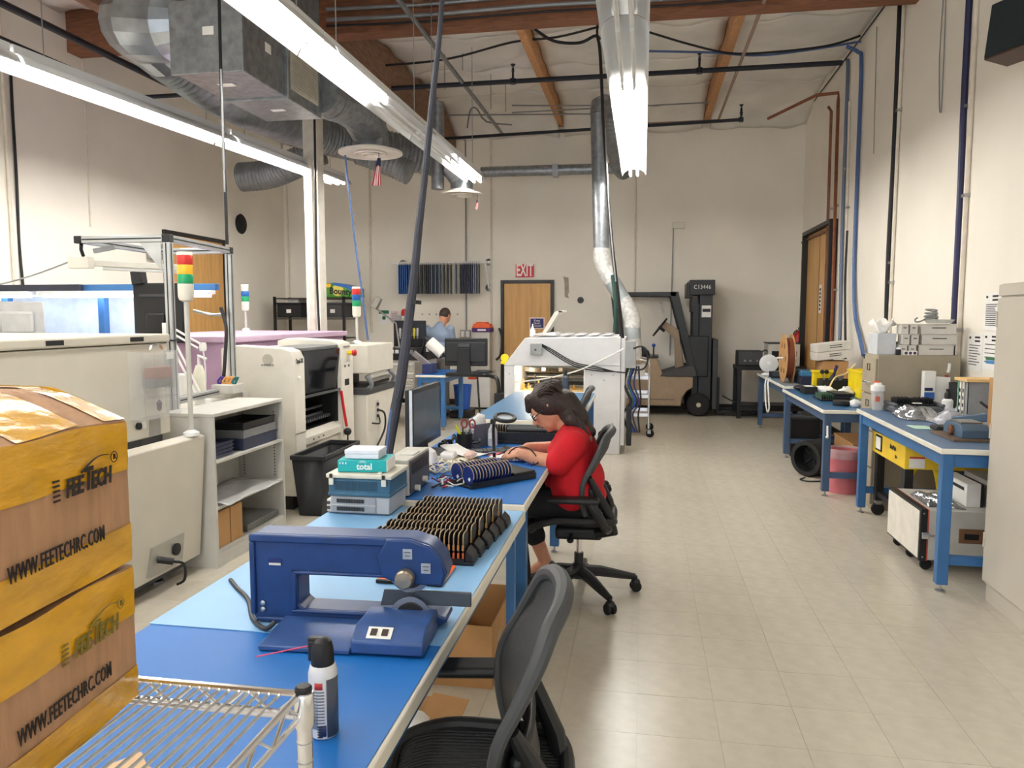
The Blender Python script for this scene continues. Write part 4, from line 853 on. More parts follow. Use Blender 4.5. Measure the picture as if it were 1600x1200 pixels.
a=at(880,432,Y=YB-.005); c=at(889,466,Y=YB-.005); B().prism([(a.x,a.z),(c.x-.01,a.z-.02),(c.x,c.z+.1),(c.x-.02,c.z+.06),(c.x,c.z),(a.x+.03,c.z+.02),(a.x+.02,a.z-.08)],YB-.004,YB-.001,'y').t('bare_plaster_patch',M('plaster_grey',(168,156,140),.9,var=.1),'ragged grey patch of torn paint right of the exit door','wall patch')
# holes row behind man
for k in range(6):
    p=at(660+11*k,491,Y=YB); B().lathe([(0,0),(.014,0),(.014,-.006),(0,-.008)],(p.x,YB-.001,p.z),(0,-1,0),10).t('wall_bolt',GREY,'small grey wall bolt in the row behind the standing man','bolt','row of wall bolts')
# squeegee rack
p0=at(613,412,Y=YB-.3); p1=at(761,409,Y=YB-.3); zr=(p0.z+p1.z)/2
t=T('wall_rack','white rod rack on the back wall holding hanging stencils','rack',((p0.x+p1.x)/2,YB-.3,zr))
B().cyl((p0.x,YB-.3,zr),(p1.x,YB-.3,zr),.014,10).o('front_rod',WHITE,t)
B().cyl((p0.x,YB-.12,zr),(p1.x,YB-.12,zr),.014,10).o('rear_rod',WHITE,t)
for x in (p0.x+.1,p1.x-.03):
    B().lathe([(0,0),(.06,0),(.06,.015),(.03,.03),(0,.03)],(x,YB-.001,zr+.02),(0,-1,0),18).o('wall_flange',STEEL,t)
    B().lathe([(0,0),(.06,0),(.06,.015),(.03,.03),(0,.03)],(x,YB-.001,zr-.42),(0,-1,0),18).o('wall_flange',STEEL,t)
    B().bar((x,YB-.02,zr+.0),(x,YB-.32,zr+.0),.03,.03).o('rack_arm',WHITE,t); B().bar((x,YB-.02,zr-.42),(x,YB-.28,zr-.015),.02).o('brace',WHITE,t)
cols={'b':((24,76,140),'blue framed stencil hanging at the left of the wall rack','blue stencils on the wall rack'),'d':((40,42,50),'almost black framed stencil hanging on the wall rack','dark stencils on the wall rack'),'g':((92,92,90),'grey framed stencil hanging on the wall rack','grey stencils on the wall rack'),'n':((26,34,66),'navy framed stencil hanging on the wall rack','navy stencils on the wall rack'),'l':((100,116,140),'slate blue stencil hanging on the wall rack between darker ones','slate stencils on the wall rack')}
proto={}
seq=[(624,'b'),(627,'b'),(630,'b'),(633,'b'),(636,'b'),(640,'b'),(645,'n'),(648,'n'),(651,'n'),(654,'d'),(657,'g'),(660,'d'),(663,'g'),(666,'d'),(669,'d'),(672,'d'),(675,'l'),(678,'d'),(681,'l'),(684,'d'),(687,'l'),(693,'g'),(699,'g'),(704,'g'),(712,'l'),(719,'g'),(723,'n'),(726,'n'),(729,'d'),(732,'n'),(735,'n'),(738,'n'),(741,'l'),(744,'l'),(748,'g')]
for x,k in seq:
    p=at(x,412,Y=YB-.32); cc,lab,grp=cols[k]
    if k not in proto:
        t=T('hanging_stencil',lab,'stencil',(p.x,YB-.3,zr-.54),0,grp); z1=zr-.035; mm=M('stencil_'+k,cc,.45,.1)
        bx(p.x-.004,p.x+.004,YB-.36,YB-.26,z1-.49,z1).o('sheet',mm,t)
        b=B()
        for q in ((YB-.365,YB-.355,z1-.49,z1),(YB-.265,YB-.255,z1-.49,z1)): b.box(p.x-.009,p.x+.009,*q)
        b.box(p.x-.009,p.x+.009,YB-.355,YB-.265,z1-.02,z1).box(p.x-.009,p.x+.009,YB-.355,YB-.265,z1-.49,z1-.47); b.o('frame',mm,t)
        B().tube([(p.x,YB-.3,z1),(p.x,YB-.32,z1+.03),(p.x,YB-.3,z1+.052),(p.x,YB-.28,z1+.035)],.004,6).o('hook',STEEL,t); proto[k]=t
    else: dup(proto[k],(p.x,YB-.3,zr-.54))
# papers on the back wall
a=at(592,485,Y=YB); c=at(608,502,Y=YB); t=T('safety_sign','white sign with green header on the back wall','sign',((a.x+c.x)/2,YB-.004,c.z)); bx(a.x,c.x,YB-.006,YB-.001,c.z-.06,a.z).o('plate',PAPER,t); bx(a.x,c.x,YB-.0075,YB-.006,a.z-.06,a.z).o('green_header',M('sign_green',(30,110,80),.6),t); B().lathe([(0,0),(.035,0),(.035,.002),(0,.002)],((a.x+c.x)/2,YB-.006,c.z+.06),(0,-1,0),16).o('emblem',MATS['sign_green'],t)
a=at(610,486,Y=YB); c=at(628,504,Y=YB); t=T('pink_notice','pale pink printed sheets pinned to the back wall','paper',((a.x+c.x)/2,YB-.004,c.z)); bx(a.x,c.x-.07,YB-.005,YB-.001,c.z+.02,a.z).o('sheet',M('pink_sheet',(222,204,208),.9),t); bx(a.x+.07,c.x,YB-.007,YB-.0055,c.z,c.z+.13).o('grey_sheet',M('grey_sheet',(190,188,190),.9),t)
b=B()
for k in range(6): b.box(a.x+.02,c.x-.09,YB-.0058,YB-.0052,a.z-.05-.03*k,a.z-.04-.03*k)
b.o('print',M('pale_print',(150,130,140),.9),t)
p=at(632,491,Y=YB-.1); t=T('red_alarm_light','red dome alarm light on a short pole near the back wall','lamp',(p.x,YB-.08,p.z-.18)); B().lathe([(.05,-.03),(.06,0),(.055,.06),(.03,.09),(0,.095)],p,n=16).o('red_dome',RED,t); B().lathe([(.05,-.07),(.05,-.03)],p,n=14).o('white_base',WHITE,t); B().cyl(p+Vector((0,0,-.2)),p+Vector((0,0,-.07)),.012,8).o('pole',STEEL,t)
# left wall round speaker
p=at(377,350,X=XL+.02); B().lathe([(0,0),(.15,0),(.16,.02),(.14,.04),(.02,.045),(0,.05)],(XL,p.y,p.z),(1,0,0),28).t('round_speaker',M('speaker_black',(26,27,30),.7),'round black speaker high on the left wall','speaker')
p=at(75,300,X=XL); B().tube([(XL+.012,8.0,4.6),(XL+.012,8.0,2.6)],.008,6).t('wall_crack_conduit',WP,'thin pale conduit on the left wall under the lights','conduit')
B().tube([(XL+.02,6.85,5),(XL+.02,6.85,1.0)],.016,8).t('wall_conduit',WP,'white conduit down the left wall beside the black cable','conduit')
bx(-6.39,-6.25,9.0,9.15,2.3,2.5).t('wall_box',GREY,'small grey box above the left door','box',bev=.01)
# ================= WIRE SHELF BACK LEFT =================
t=T('storage_rack','dark metal storage rack in the back left corner','rack',(-5.45,12.1,0))
for x in (-6.08,-4.86):
    for yv in (11.85,12.4): bx(x-.02,x+.02,yv-.02,yv+.02,0,1.88).o('post',BLKM,t)
for z in (.4,1.2,1.86): bx(-6.1,-4.84,11.83,12.42,z-.02,z).o('shelf',M('rack_bronze',(74,68,62),.5,.3),t)
for k,(x0,x1,z0,z1,m_,lab) in enumerate(((-6.05,-5.62,1.53,1.78,BLK,'black plastic bin on the back left rack'),(-5.22,-4.9,1.53,1.78,DGREY,'dark grey bin on the right of the back left rack'))):
    bx(-6.09,-4.85,11.84,12.41,1.5,1.52).o('shelf',MATS['rack_bronze'],t) if k==0 else None
    u=T('storage_bin',lab,'bin',((x0+x1)/2,12.1,z0)); bx(x0,x1,11.86,12.36,z0,z1-.03).o('tub',m_,u,bev=.01); bx(x0-.01,x1+.01,11.85,12.37,z1-.03,z1).o('rim',m_,u)
    B().box((x0+x1)/2-.04,(x0+x1)/2+.04,11.852,11.86,z0+.08,z0+.14).o('label',PAPER,u)
t=T('clear_box','clear pale box on the back left rack','box',(-5.8,12.1,1.79)); bx(-5.9,-5.7,11.95,12.3,1.78,1.84).o('box',PAPER,t,bev=.004)
t=T('towel_pack','green and blue multipack of paper towels on the rack','packet',(-4.95,12.05,1.861))
x0,x1=-5.25,-4.66
b=B(); prof=[]
for k in range(13):
    u=k/12; prof.append((x0+(x1-x0)*u,1.862+.24*(1-max(0,u-.35)**1.6*.75)))
b.prism([(x0,1.862)]+prof+[(x1+.02,1.862)],11.9,12.25,'y'); pk=b.o('wrapped_rolls',M('pack_green',(84,160,60),.35,var=.1,sc=8),t,bev=.02,seg=3)
b=B().prism([(x0+.18,2.07)]+[(q[0],q[1]+.004) for q in prof[4:]]+[(x1+.0,1.93),(x0+.42,2.02)],11.89,12.255,'y').o('blue_wrapper',M('pack_blue2',(50,110,190),.35),t)
bx(x0,x0+.15,11.896,11.9,2.03,2.09).o('yellow_corner',M('pack_yellow',(240,200,50),.5),t)
B().lathe([(0,0),(.1,0),(.1,.002),(0,.002)],(x0+.27,11.897,1.985),(0,-1,0),22).o('yellow_sun',M('pack_sun',(236,226,110),.5),t)
B().text('Bounty',.15,(x0+.32,11.893,1.96),(0,-1,0),(.08,0,1),sx=.9,off=.004).o('lettering',M('pack_ink',(38,34,40),.5),t)
# ================= FORKLIFT =================
t=T('forklift','tan forklift with black mast parked against the back wall','forklift',(.45,12.4,0))
TAN=M('forklift_tan',(142,122,100),.45,var=.04); FB=M('forklift_black',(28,29,32),.4)
y0,y1=11.95,12.8
B().prism([(-.3,.16),(-.3,.82),(-.22,.9),(.23,.9),(.3,.68),(.36,.62),(.78,.62),(.78,.45),(.68,.40),(.62,.3),(.6,.16)],y0,y1,'x' if 0 else 'y').o('body',TAN,t,bev=.015,seg=3)
B().prism([(.27,.62),(.3,.66),(.7,.79),(.78,.79),(.82,.72),(.82,.625)],y0-.004,y1+.004,'y').o('floor_step',M('step_grey',(62,62,62),.6),t,bev=.006)
bx(-.1,.25,y0+.12,y1-.12,.9,.93).o('seat_base',FB,t); B().tube([(.0,y0+.2,.99),(.0,y1-.2,.99)],.075,12).o('seat_cushion',BLK,t)
B().prism([(-.08,.93),(-.1,1.05),(-.04,1.06),(.1,1.0),(.12,.93)],y0+.18,y1-.18,'y').o('seat_back',BLK,t,bev=.02)
for yy in (y0+.03,y1-.08):
    B().prism([(.40,1.93),(.53,1.93),(.84,.66),(.74,.66),(.42,1.86)],yy,yy+.05,'y').o('front_pillar',FB,t,bev=.004)
    B().prism([(-.48,1.87),(-.25,1.93),(.50,1.93),(.50,1.86),(-.22,1.87)],yy,yy+.05,'y').o('roof_rail',FB,t,bev=.004)
    B().prism([(-.5,1.87),(-.43,1.87),(-.3,.85),(-.38,.85)],yy,yy+.05,'y').o('rear_pillar',FB,t)
for k in range(6): bx(-.36+.15*k,-.33+.15*k,y0+.08,y1-.08,1.88,1.92).o('roof_bar',FB,t)
B().prism([(.3,1.42),(.34,1.48),(.56,1.34),(.66,.72),(.52,.72),(.50,1.2),(.3,1.38)],(y0+y1)/2-.1,(y0+y1)/2+.1,'y').o('steering_column',TAN,t,bev=.01)
R=frame((-.8,0,.62),(0,1,0)); c=Vector((.27,(y0+y1)/2,1.38))
st=B().tube([c+R@Vector((.17*math.cos(a),.17*math.sin(a),0)) for a in [2*PI*k/28 for k in range(28)]],.014,8,closed=True).o('steering_wheel',BLK,t)
for k in range(3): a=k*2*PI/3; B().bar(c,c+R@Vector((.165*math.cos(a),.165*math.sin(a),0)),.025,.01).o('spoke',BLK,st)
B().cyl(c-R@Vector((0,0,.1)),c+R@Vector((0,0,.02)),.03,12).o('hub',BLK,st)
B().cyl((.17,y0+.1,.9),(.17,y0+.1,1.08),.012,8).o('lever',FB,t); B().sph((.17,y0+.1,1.1),.03,12,8).o('blue_knob',M('knob_blue',(40,70,150),.4),t)
for k,yy in enumerate((y0+.02,y1-.2)):
    w_=B().lathe([(.11,-.08),(.16,-.08),(.18,-.06),(.18,.06),(.16,.08),(.11,.08)],(.87,yy+.08,.182),(0,1,0),30).o('front_tyre',RUB,t)
    B().lathe([(.112,-.06),(.1,-.07),(.085,-.05),(.04,-.06),(.035,-.085),(0,-.085)],(.87,yy+.08,.182),(0,1,0),24).o('cream_rim',M('rim_cream',(206,196,176),.5,var=.1),w_)
    for j in range(5): a=j*2*PI/5; B().cyl((.87+.06*math.cos(a),yy+.02,.182+.06*math.sin(a)),(.87+.06*math.cos(a),yy+.04,.182+.06*math.sin(a)),.01,6).o('wheel_nut',STEEL,w_)
B().lathe([(0,-.06),(.12,-.06),(.14,-.04),(.14,.04),(.12,.06),(0,.06)],(-.12,(y0+y1)/2,.142),(0,1,0),24).o('rear_tyre',RUB,t)
for yy in (y0+.08,y1-.2):
    bx(.86,1.05,yy,yy+.09,.12,2.06).o('mast_channel',FB,t,bev=.006)
    bx(.76,.85,yy+.01,yy+.08,.3,1.75).o('inner_channel',BLKM,t,bev=.004)
bx(.70,1.08,y0+.04,y1-.04,1.88,2.11).o('mast_crosshead',FB,t,bev=.008)
bx(.66,.76,y0+.1,y1-.1,1.84,2.07).o('crosshead_bracket',BLKM,t,bev=.006); bx(.74,.84,y0+.1,y1-.1,1.62,1.84).o('chain_guard',BLKM,t,bev=.005)
bx(.70,1.0,y0+.05,y1-.05,.62,1.25).o('mast_housing',FB,t,bev=.01)
B().cyl((.93,(y0+y1)/2,.2),(.93,(y0+y1)/2,1.8),.05,14).o('lift_cylinder',STEEL,t)
bx(1.07,1.14,y0+.02,y1-.02,.12,1.2).o('load_backrest',M('backrest_grey',(52,53,56),.5),t,bev=.006)
for yy in (y0+.15,y1-.3): bx(1.141,1.19,yy,yy+.12,.06,.6).o('fork_shank',BLKM,t); bx(1.141,1.95,yy,yy+.12,.03,.075).o('fork_blade',BLKM,t,bev=.004)
B().text('C13446',.09,(.89,y0+.038,2.0),(0,-1,0),(0,0,1),sx=.8,off=.0,sp=1.15).o('lettering',M('number_white',(225,225,220),.6),t)
d_=bx(.89,1.03,y0+.076,y0+.079,1.54,1.72).o('warning_decal',M('decal_white',(220,218,216),.6),t); bx(.90,1.02,y0+.073,y0+.0758,1.62,1.67).o('black_band',INK,d_)
bx(-.2,.5,y0-.002,y0,.25,.27).o('body_seam',M('tan_dark',(110,94,78),.5),t)
# ================= WHITE OVEN =================
OV=M('oven_white',(214,214,216),.4,var=.02)
RM=t=T('reflow_machine','large white enclosed soldering machine with open lower window','machine',(-.9,9.1,0))
B().prism([(-1.57,.99),(-1.32,1.31),(-.24,1.33),(-.24,1.0)],8.5,9.7,'y').o('hood',OV,t,bev=.01)
bx(-1.56,-1.44,8.5,9.7,.6,.988).o('left_post',OV,t,bev=.004); bx(-.65,-.24,8.5,9.7,.0,.998).o('right_tower',OV,t,bev=.006)
bx(-1.44,-.65,8.5,8.56,.6,.70).o('front_sill',OV,t,bev=.004); bx(-1.56,-.65,8.56,9.7,.0,.66).o('lower_body',OV,t)
bx(-1.44,-.65,9.64,9.7,.66,.99).o('rear_panel',M('inside_blue_grey',(150,164,178),.5),t)
for x in (-.27,): bx(-.238,-.19,8.53,9.6,.1,1.31).o('side_cover',OV,t,bev=.006)
for k in range(6): B().cbox((-1.2+.16*k,9.05,1.345),(.1,.75,.014)).o('top_vent',OV,t,bev=.004)
B().cyl((-.43,8.497,.22),(-.43,8.503,.22),.055,20).o('fan_hole',DGREY,t)
for x,z in ((-.56,.9),(-.42,.84),(-.32,.35),(-.32,.9),(-1.5,.9)): B().cyl((x,8.494,z),(x,8.502,z),.01,8).o('screw',STEEL,t)
B().cbox((-.42,8.4985,.30),(.3,.003,.42)).o('access_panel',OV,t,bev=.002)
jb=bx(-1.25,-1.12,8.44,8.5,1.12,1.25).o('switch_box',M('box_grey',(150,152,152),.5),t,bev=.005); B().cyl((-1.19,8.435,1.18),(-1.19,8.44,1.18),.012,10).o('knob',DGREY,jb)
b=B()
for dz in (0,-.022,.02): b.tube([(-1.12,8.47,1.23+dz*.5),(-1.0,8.46,1.16+dz),(-.75,8.46,1.02+dz),(-.5,8.47,.97+dz),(-.3,8.47,.94),(-.17,8.47,.93)],.0065,6,5)
b.o('black_cables',CABLEB,t)
# innards seen through the window: rollers, chains, brass fittings
for z,y_,m_ in ((.86,9.3,BLKM),(.74,9.2,BLKM),(.80,9.4,STEEL)): B().cyl((-1.43,y_,z),(-.66,y_,z),.022,12).o('roller',m_,t)
bx(-1.43,-.66,8.7,9.5,.663,.675).o('lit_bed',M('warm_bed',(240,214,160),.5),t)
random.seed(11)
for k in range(14):
    x=-1.40+.045*k+random.uniform(-.01,.01); h=random.uniform(.05,.2); m_=random.choice((BLKM,M('brass',(190,150,90),.35,.7),STEEL,M('brass',(190,150,90))))
    B().lathe([(.016,0),(.02,.01),(.02,h*.5),(.012,h*.55),(.012,h),(0,h)],(x,8.9+random.uniform(-.1,.15),.676),n=10).o('fitting',m_,t)
for k in range(3): B().bar((-1.35+.2*k,8.85,.93),(-1.15+.22*k,9.2,.88),.07,.05).o('carriage',M('carriage_grey',(110,104,96),.45,.4,var=.2,sc=30),t,bev=.006)
L_=bpy.data.lights.new('oven_lamp','POINT'); L_.energy=9; L_.color=(1,.85,.6); L_.shadow_soft_size=.06; lo=bpy.data.objects.new('oven_lamp',L_); COL.objects.link(lo); lo.parent=t; lo.location=Vector((-1.3,8.85,.92))-Vector((-.9,9.1,0))
t=T('open_lid_case','open white instrument case on top of the white machine','case',(-1.05,8.95,1.335))
B().prism([(-1.24,1.338),(-1.05,1.338),(-1.0,1.352),(-1.0,1.375),(-1.24,1.348)],8.75,9.1,'y').o('case_base',WHITE,t); B().prism([(-1.16,1.36),(-1.115,1.352),(-.955,1.6),(-.90,1.605),(-.905,1.625),(-1.01,1.61)],8.75,9.1,'y').o('open_lid',CREAM2,t,bev=.004); bx(-.965,-.925,8.748,8.752,1.6,1.618).o('latch',INK,t)
bottle((-1.27,8.75,1.318),[(.03,0),(.034,.006),(.034,.075),(.02,.09)],WHITEG,'dispenser_bottle','small white dispenser bottle standing on the white machine',cap=[(.014,.09),(.014,.11),(.006,.13),(.006,.15),(0,.152)],capm=WHITE)
t=T('yellow_tape_dispenser','small yellow object at the left edge of the white machine','dispenser',(-1.62,9.0,.99)); B().lathe([(.02,-.02),(.045,-.02),(.045,.02),(.02,.02)],(-1.60,8.75,1.07),(0,1,0),18).o('yellow_ring',YEL,t); bx(-1.64,-1.565,8.72,8.78,.995,1.03).o('yellow_foot',YEL,t)
# cables at the machine's right side and hoses
t=T('hanging_leads','bundle of black green and blue leads hung on the right of the white machine','cable',(-.13,8.6,.1))
bx(-.19,-.07,8.5,8.6,.98,1.28).o('terminal_box',M('box_grey',(150,152,152)),t,bev=.004)
random.seed(4)
for k in range(7):
    m_=(CABLEB,CABLEB,M('lead_green',(30,90,70),.5),M('lead_blue',(40,70,170),.5),CABLEB,CABLEN,CABLEB)[k]; x=-.16+.02*k; e=random.uniform(-.04,.04)
    B().tube([(x,8.55,1.0),(x-.02+e,8.54,.8),(x+.03,8.53,.6),(x-.03+e,8.55,.45),(x+.02,8.55,.25)],.0095,6,5).o('lead',m_,t)
bx(-.17,-.11,8.52,8.58,.1,.55).o('power_strip',BLK,t,bev=.004)
B().tube([(-.1,8.5,1.2),(0,8.48,1.22),(.06,8.48,1.1),(.02,8.49,.98),(-.08,8.5,.96)],.01,6,5).o('lead_loop',CABLEB,t)
B().tube([P(975,545,8.46),P(940,563,8.45),P(900,580,8.45),P(850,592,8.46),P(805,597,8.49)],.008,6,4).o('white_tube',M('tube_white',(226,226,222),.5),RM)
B().tube([P(960,520,8.45),P(962,480,8.45),P(957,430,8.5)],.02,8,4).t('green_hose',M('dark_green_hose',(34,70,60),.5),'dark green hose rising from the white machine beside the exhaust pipe','hose')
# ================= CHROME CART =================
t=T('utility_cart','three shelf chrome utility cart between white machine and forklift','cart',(-.08,10.1,0))
for x in (-.26,.09):
    for yy in (9.8,10.4):
        u_=B().cyl((x,yy,.1),(x,yy,.8),.013,10).o('upright',CHROME,t)
        B().lathe([(0,-.016),(.045,-.016),(.052,-.008),(.052,.008),(.045,.016),(0,.016)],(x+.02,yy,.0525),(0,1,0),18).o('caster_wheel',RUB,u_); B().box(x-.012,x+.03,yy-.026,yy-.018,.05,.11).box(x-.012,x+.03,yy+.018,yy+.026,.05,.11).box(x-.012,x+.03,yy-.026,yy+.026,.1,.11).o('caster_fork',STEEL,u_)
for z in (.28,.52,.76):
    bx(-.25,.08,9.81,10.39,z,z+.006).o('shelf',CHROME,t); b=B()
    for q in ((-.26,.09,9.795,9.805),(-.26,.09,10.395,10.405),(-.265,-.255,9.8,10.4),(.085,.095,9.8,10.4)): b.box(*q,z-.012,z+.03)
    b.o('shelf_rim',CHROME,t)
B().tube([(.09,9.8,.8),(.09,9.8,.93),(.06,9.8,.98),(-.04,9.8,1.0)],.013,8,4).o('handle',CHROME,t); B().tube([(.09,10.4,.8),(.09,10.4,.93),(.06,10.4,.98),(-.04,10.4,1.0)],.013,8,4).o('handle',CHROME,t)
carton('carton','white printed carton on the top shelf of the chrome cart',-.2,.04,9.9,10.2,.767,.93,wb,.25,lines=2)
# ================= TABLES T3, MAN'S TABLE =================
bench('workbench','blue topped workbench in front of the white machine',-1.33,-.47,5.72,7.85,.76,BLUEP,M('faded_blue_mat',(62,108,146),.35,var=.03),th=.04)
bench('workbench','small blue workbench at the back beside the tool chest',-3.05,-2.62,9.9,11.0,.76,BLUEP,MATB)
t=T('blue_waste_bin','small blue waste bin under the small back workbench','bin',(-2.85,11.3,0)); B().lathe([(0,.002),(.11,.002),(.14,.36),(.145,.36),(.145,.38),(.13,.37),(.105,.015),(0,.012)],(-2.74,11.35,.12),n=22).o('tub',M('bin_blue',(40,90,180),.4),t); 
bx(-2.90,-2.58,11.15,11.55,0,.118).t('floor_case',BLK,'flat black case under the blue waste bin at the back','case',bev=.02)
bottle((-.78,7.72,.761),[(.03,0),(.033,.005),(.033,.17),(.018,.19)],M('can_steel_grey',(90,94,104),.35,.4),'spray_can','grey spray can with black cap on the blue workbench by the white machine',cap=[(.02,.19),(.022,.23),(.012,.25),(0,.25)],capm=BLK)
# ================= FRIDGE / MONITOR =================
t=T('mini_fridge','white mini fridge against the back wall behind the monitor','fridge',(-2.8,12.55,0)); bx(-3.05,-2.5,12.35,12.85,.03,.62).o('body',WHITEG,t,bev=.008); bx(-3.05,-2.5,12.30,12.345,.03,.60).o('door',WHITEG,t,bev=.01); bx(-3.04,-2.51,12.34,12.84,0,.03).o('base',BLK,t); bx(-2.87,-2.72,12.297,12.3,.5,.6).o('orange_label',M('orange_label',(226,90,50),.6),t)
t=T('tool_case_orange','orange and purple plastic carry case at the back wall','case',(-2.66,12.5,.621)); bx(-2.8,-2.52,12.38,12.62,.62,1.29).o('stand',LGREY,t,bev=.005)
t2=t; bx(-2.82,-2.5,12.36,12.64,1.291,1.36).o('purple_body',M('case_purple',(80,40,110),.5),t,bev=.006); B().prism([(-2.82,1.36),(-2.5,1.36),(-2.53,1.43),(-2.57,1.43),(-2.59,1.46),(-2.74,1.46),(-2.76,1.43),(-2.79,1.43)],12.36,12.64,'y').o('orange_lid',M('case_orange',(235,100,50),.5),t,bev=.006)
bx(-2.72,-2.58,12.355,12.36,1.31,1.34).o('white_label',PAPER,t)
t=T('arm_monitor','black flat monitor seen from behind on a swing arm','monitor',(-2.1,9.0,.86))
bx(-2.39,-1.86,8.97,9.03,.95,1.29).o('back_shell',BLK,t,bev=.012); bx(-2.385,-1.865,9.03,9.036,.96,1.28).o('screen',SCREEN,t); bx(-2.37,-1.88,8.955,8.97,1.0,1.24).o('rear_bulge',M('shell_dark',(34,36,40),.45),t,bev=.02,seg=3)
B().prism([(-2.23,.86),(-2.05,.86),(-2.07,1.17),(-2.21,1.17)],8.925,8.953,'y').o('stand',BLK,t,bev=.006); bx(-2.21,-2.07,8.93,8.956,1.18,1.22).o('mount_plate',DGREY,t,bev=.004)
bx(-2.36,-1.83,8.9,9.25,.855,.868).o('keyboard_tray',BLKM,t,bev=.004)
a_=B().tube([(-2.36,8.92,.845),(-1.9,8.92,.845),(-1.76,8.8,.84),(-1.69,8.72,.82),(-1.66,8.68,.72),(-1.66,8.66,.55)],.024,10,5).o('swing_arm',BLKM,t); bx(-1.70,-1.575,8.6,8.72,.45,.66).o('arm_clamp',BLKM,t,bev=.008)
B().tube([(-1.98,8.95,.9),(-1.95,8.9,.6),(-1.93,8.9,.35),(-1.86,8.85,.12),(-1.8,8.8,.01)],.012,6,5).o('hanging_leads',CABLEB,t)
t=T('keyboard','dark keyboard on the swing arm tray under the monitor','keyboard',(-1.98,9.1,.868)); bx(-2.02,-1.84,8.92,9.2,.8685,.885).o('base',BLK,t,bev=.004); b=B()
for i in range(6):
    for j in range(9): b.box(-2.012+.028*i,-1.99+.028*i,8.93+.029*j,8.953+.029*j,.885,.891)
b.o('keys',DGREY,t,kind='stuff')
B().tube([(-2.45,YB-.05,1.35),(-2.4,YB-.06,1.2),(-2.42,YB-.06,.9),(-2.5,YB-.07,.8)],.02,6,5).t('wall_leads',M('brown_lead',(70,56,50),.6),'tangle of brown leads on the back wall right of the monitor','cable')
# ================= TOOL CHEST =================
t=T('tool_chest','silver tool chest with many drawers at the back of the room','tool chest',(-3.4,10.7,0))
TC=M('chest_grey',(196,193,186),.4,.1)
bx(-3.75,-3.05,10.4,11.0,.1,.93).o('body',TC,t,bev=.006); bx(-3.77,-3.03,10.37,11.03,.93,1.02).o('black_top',BLK,t,bev=.008)
zz=.12
for k,h in enumerate((.2,.17,.09,.09,.09,.13)):
    d=bx(-3.74,-3.22,10.385,10.4,zz,zz+h-.008).o('drawer',TC,t,bev=.003); bx(-3.73,-3.23,10.365,10.385,zz+h-.035,zz+h-.012).o('drawer_pull',M('pull_white',(226,224,218),.35,.3),d,bev=.004); zz+=h
bx(-3.21,-3.06,10.387,10.4,.12,.9).o('side_column',M('chest_dark',(126,122,114),.45,.2),t,bev=.003); bx(-3.05,-3.047,10.55,10.75,.5,.7).o('side_handle',BLK,t)
for x in (-3.68,-3.12):
    for yy in (10.48,10.92): B().lathe([(0,-.016),(.045,-.016),(.05,0),(.045,.016),(0,.016)],(x,yy,.0505),(0,1,0),14).o('caster',RUB,t)
t=T('open_tool_case','open black tool case with tools in its lid on the tool chest','tool case',(-3.45,10.7,1.02))
bx(-3.72,-3.2,10.5,10.95,1.021,1.09).o('case_tub',BLK,t,bev=.008)
b=B().cbox((-3.46,10.98,1.29),(.5,.05,.4)).o('case_lid',M('lid_navy',(30,32,40),.6),t,bev=.01)
bx(-3.66,-3.26,10.925,10.955,1.1,1.22).o('tool_pocket',M('pocket_black',(20,20,24),.8),t,bev=.006)
for k,(x,c_) in enumerate(((-3.6,(170,170,170)),(-3.54,(190,170,120)),(-3.49,(120,40,36)),(-3.43,(160,160,160)),(-3.38,(190,180,60)),(-3.33,(150,150,155)))): B().lathe([(.01,0),(.012,.05),(.02,.06),(.022,.16),(.012,.18),(0,.18)],(x,10.938,1.2),n=8).o('tool',M('tool_%d'%k,c_,.4,.2),t)
for k in range(6): B().box(-3.66+.07*k,-3.62+.07*k,10.46+.03*(k%2),10.5+.03*(k%2),1.021,1.07).box(-3.66,-3.6,10.42,10.46,1.021,1.06).o('small_part',random.choice((PAPER,STEEL,WHITE)),t)
t=T('bench_magnifier','grey lamp on an angled arm rising from the tool chest','lamp',(-3.6,10.9,1.09)); B().tube([(-3.55,10.75,1.09),(-3.6,10.75,1.45),(-3.88,10.6,1.69)],.014,8).o('arm',STEEL,t); B().cbox((-3.84,10.6,1.75),(.09,.1,.17),Matrix.Rotation(.5,3,'Y')).o('lamp_head',M('lamp_head',(150,146,138),.45),t,bev=.01); B().lathe([(.0,0),(.07,0),(.07,.02),(0,.025)],(-3.55,10.75,1.09),n=14).o('base',STEEL,t)
t=T('paper_towel_roll','white paper towel roll on a slanted holder beside the tool chest','paper roll',(-2.9,10.3,1.0)); a=P(671,534,10.25); c=P(692,553,10.25)
B().cyl(a,c,.085,22).o('roll',PAPER,t); d_=(c-a).normalized(); B().cyl(a-d_*.08,c+d_*.05,.02,10).o('holder_rod',BLKM,t); B().bar(a-d_*.07,Vector((-3.1,10.35,1.0)),.025).o('bracket',BLKM,t); B().tube([c+d_*.04,c+Vector((-.08,-.03,-.05)),a+Vector((.02,-.03,-.12))],.012,6,4).o('wire_arm',BLKM,t)
B().bar((-3.15,10.15,1.05),(-2.9,10.15,.85),.05,.08).t('silver_press_arm',STEEL,'silver tool arm between tool chest and paper roll','tool',bev=.008)
bx(-3.0,-2.85,10.05,10.3,.761,.9).t('blue_lab_device',M('navy_device',(36,48,90),.5),'navy device on the small back workbench','device',bev=.01)
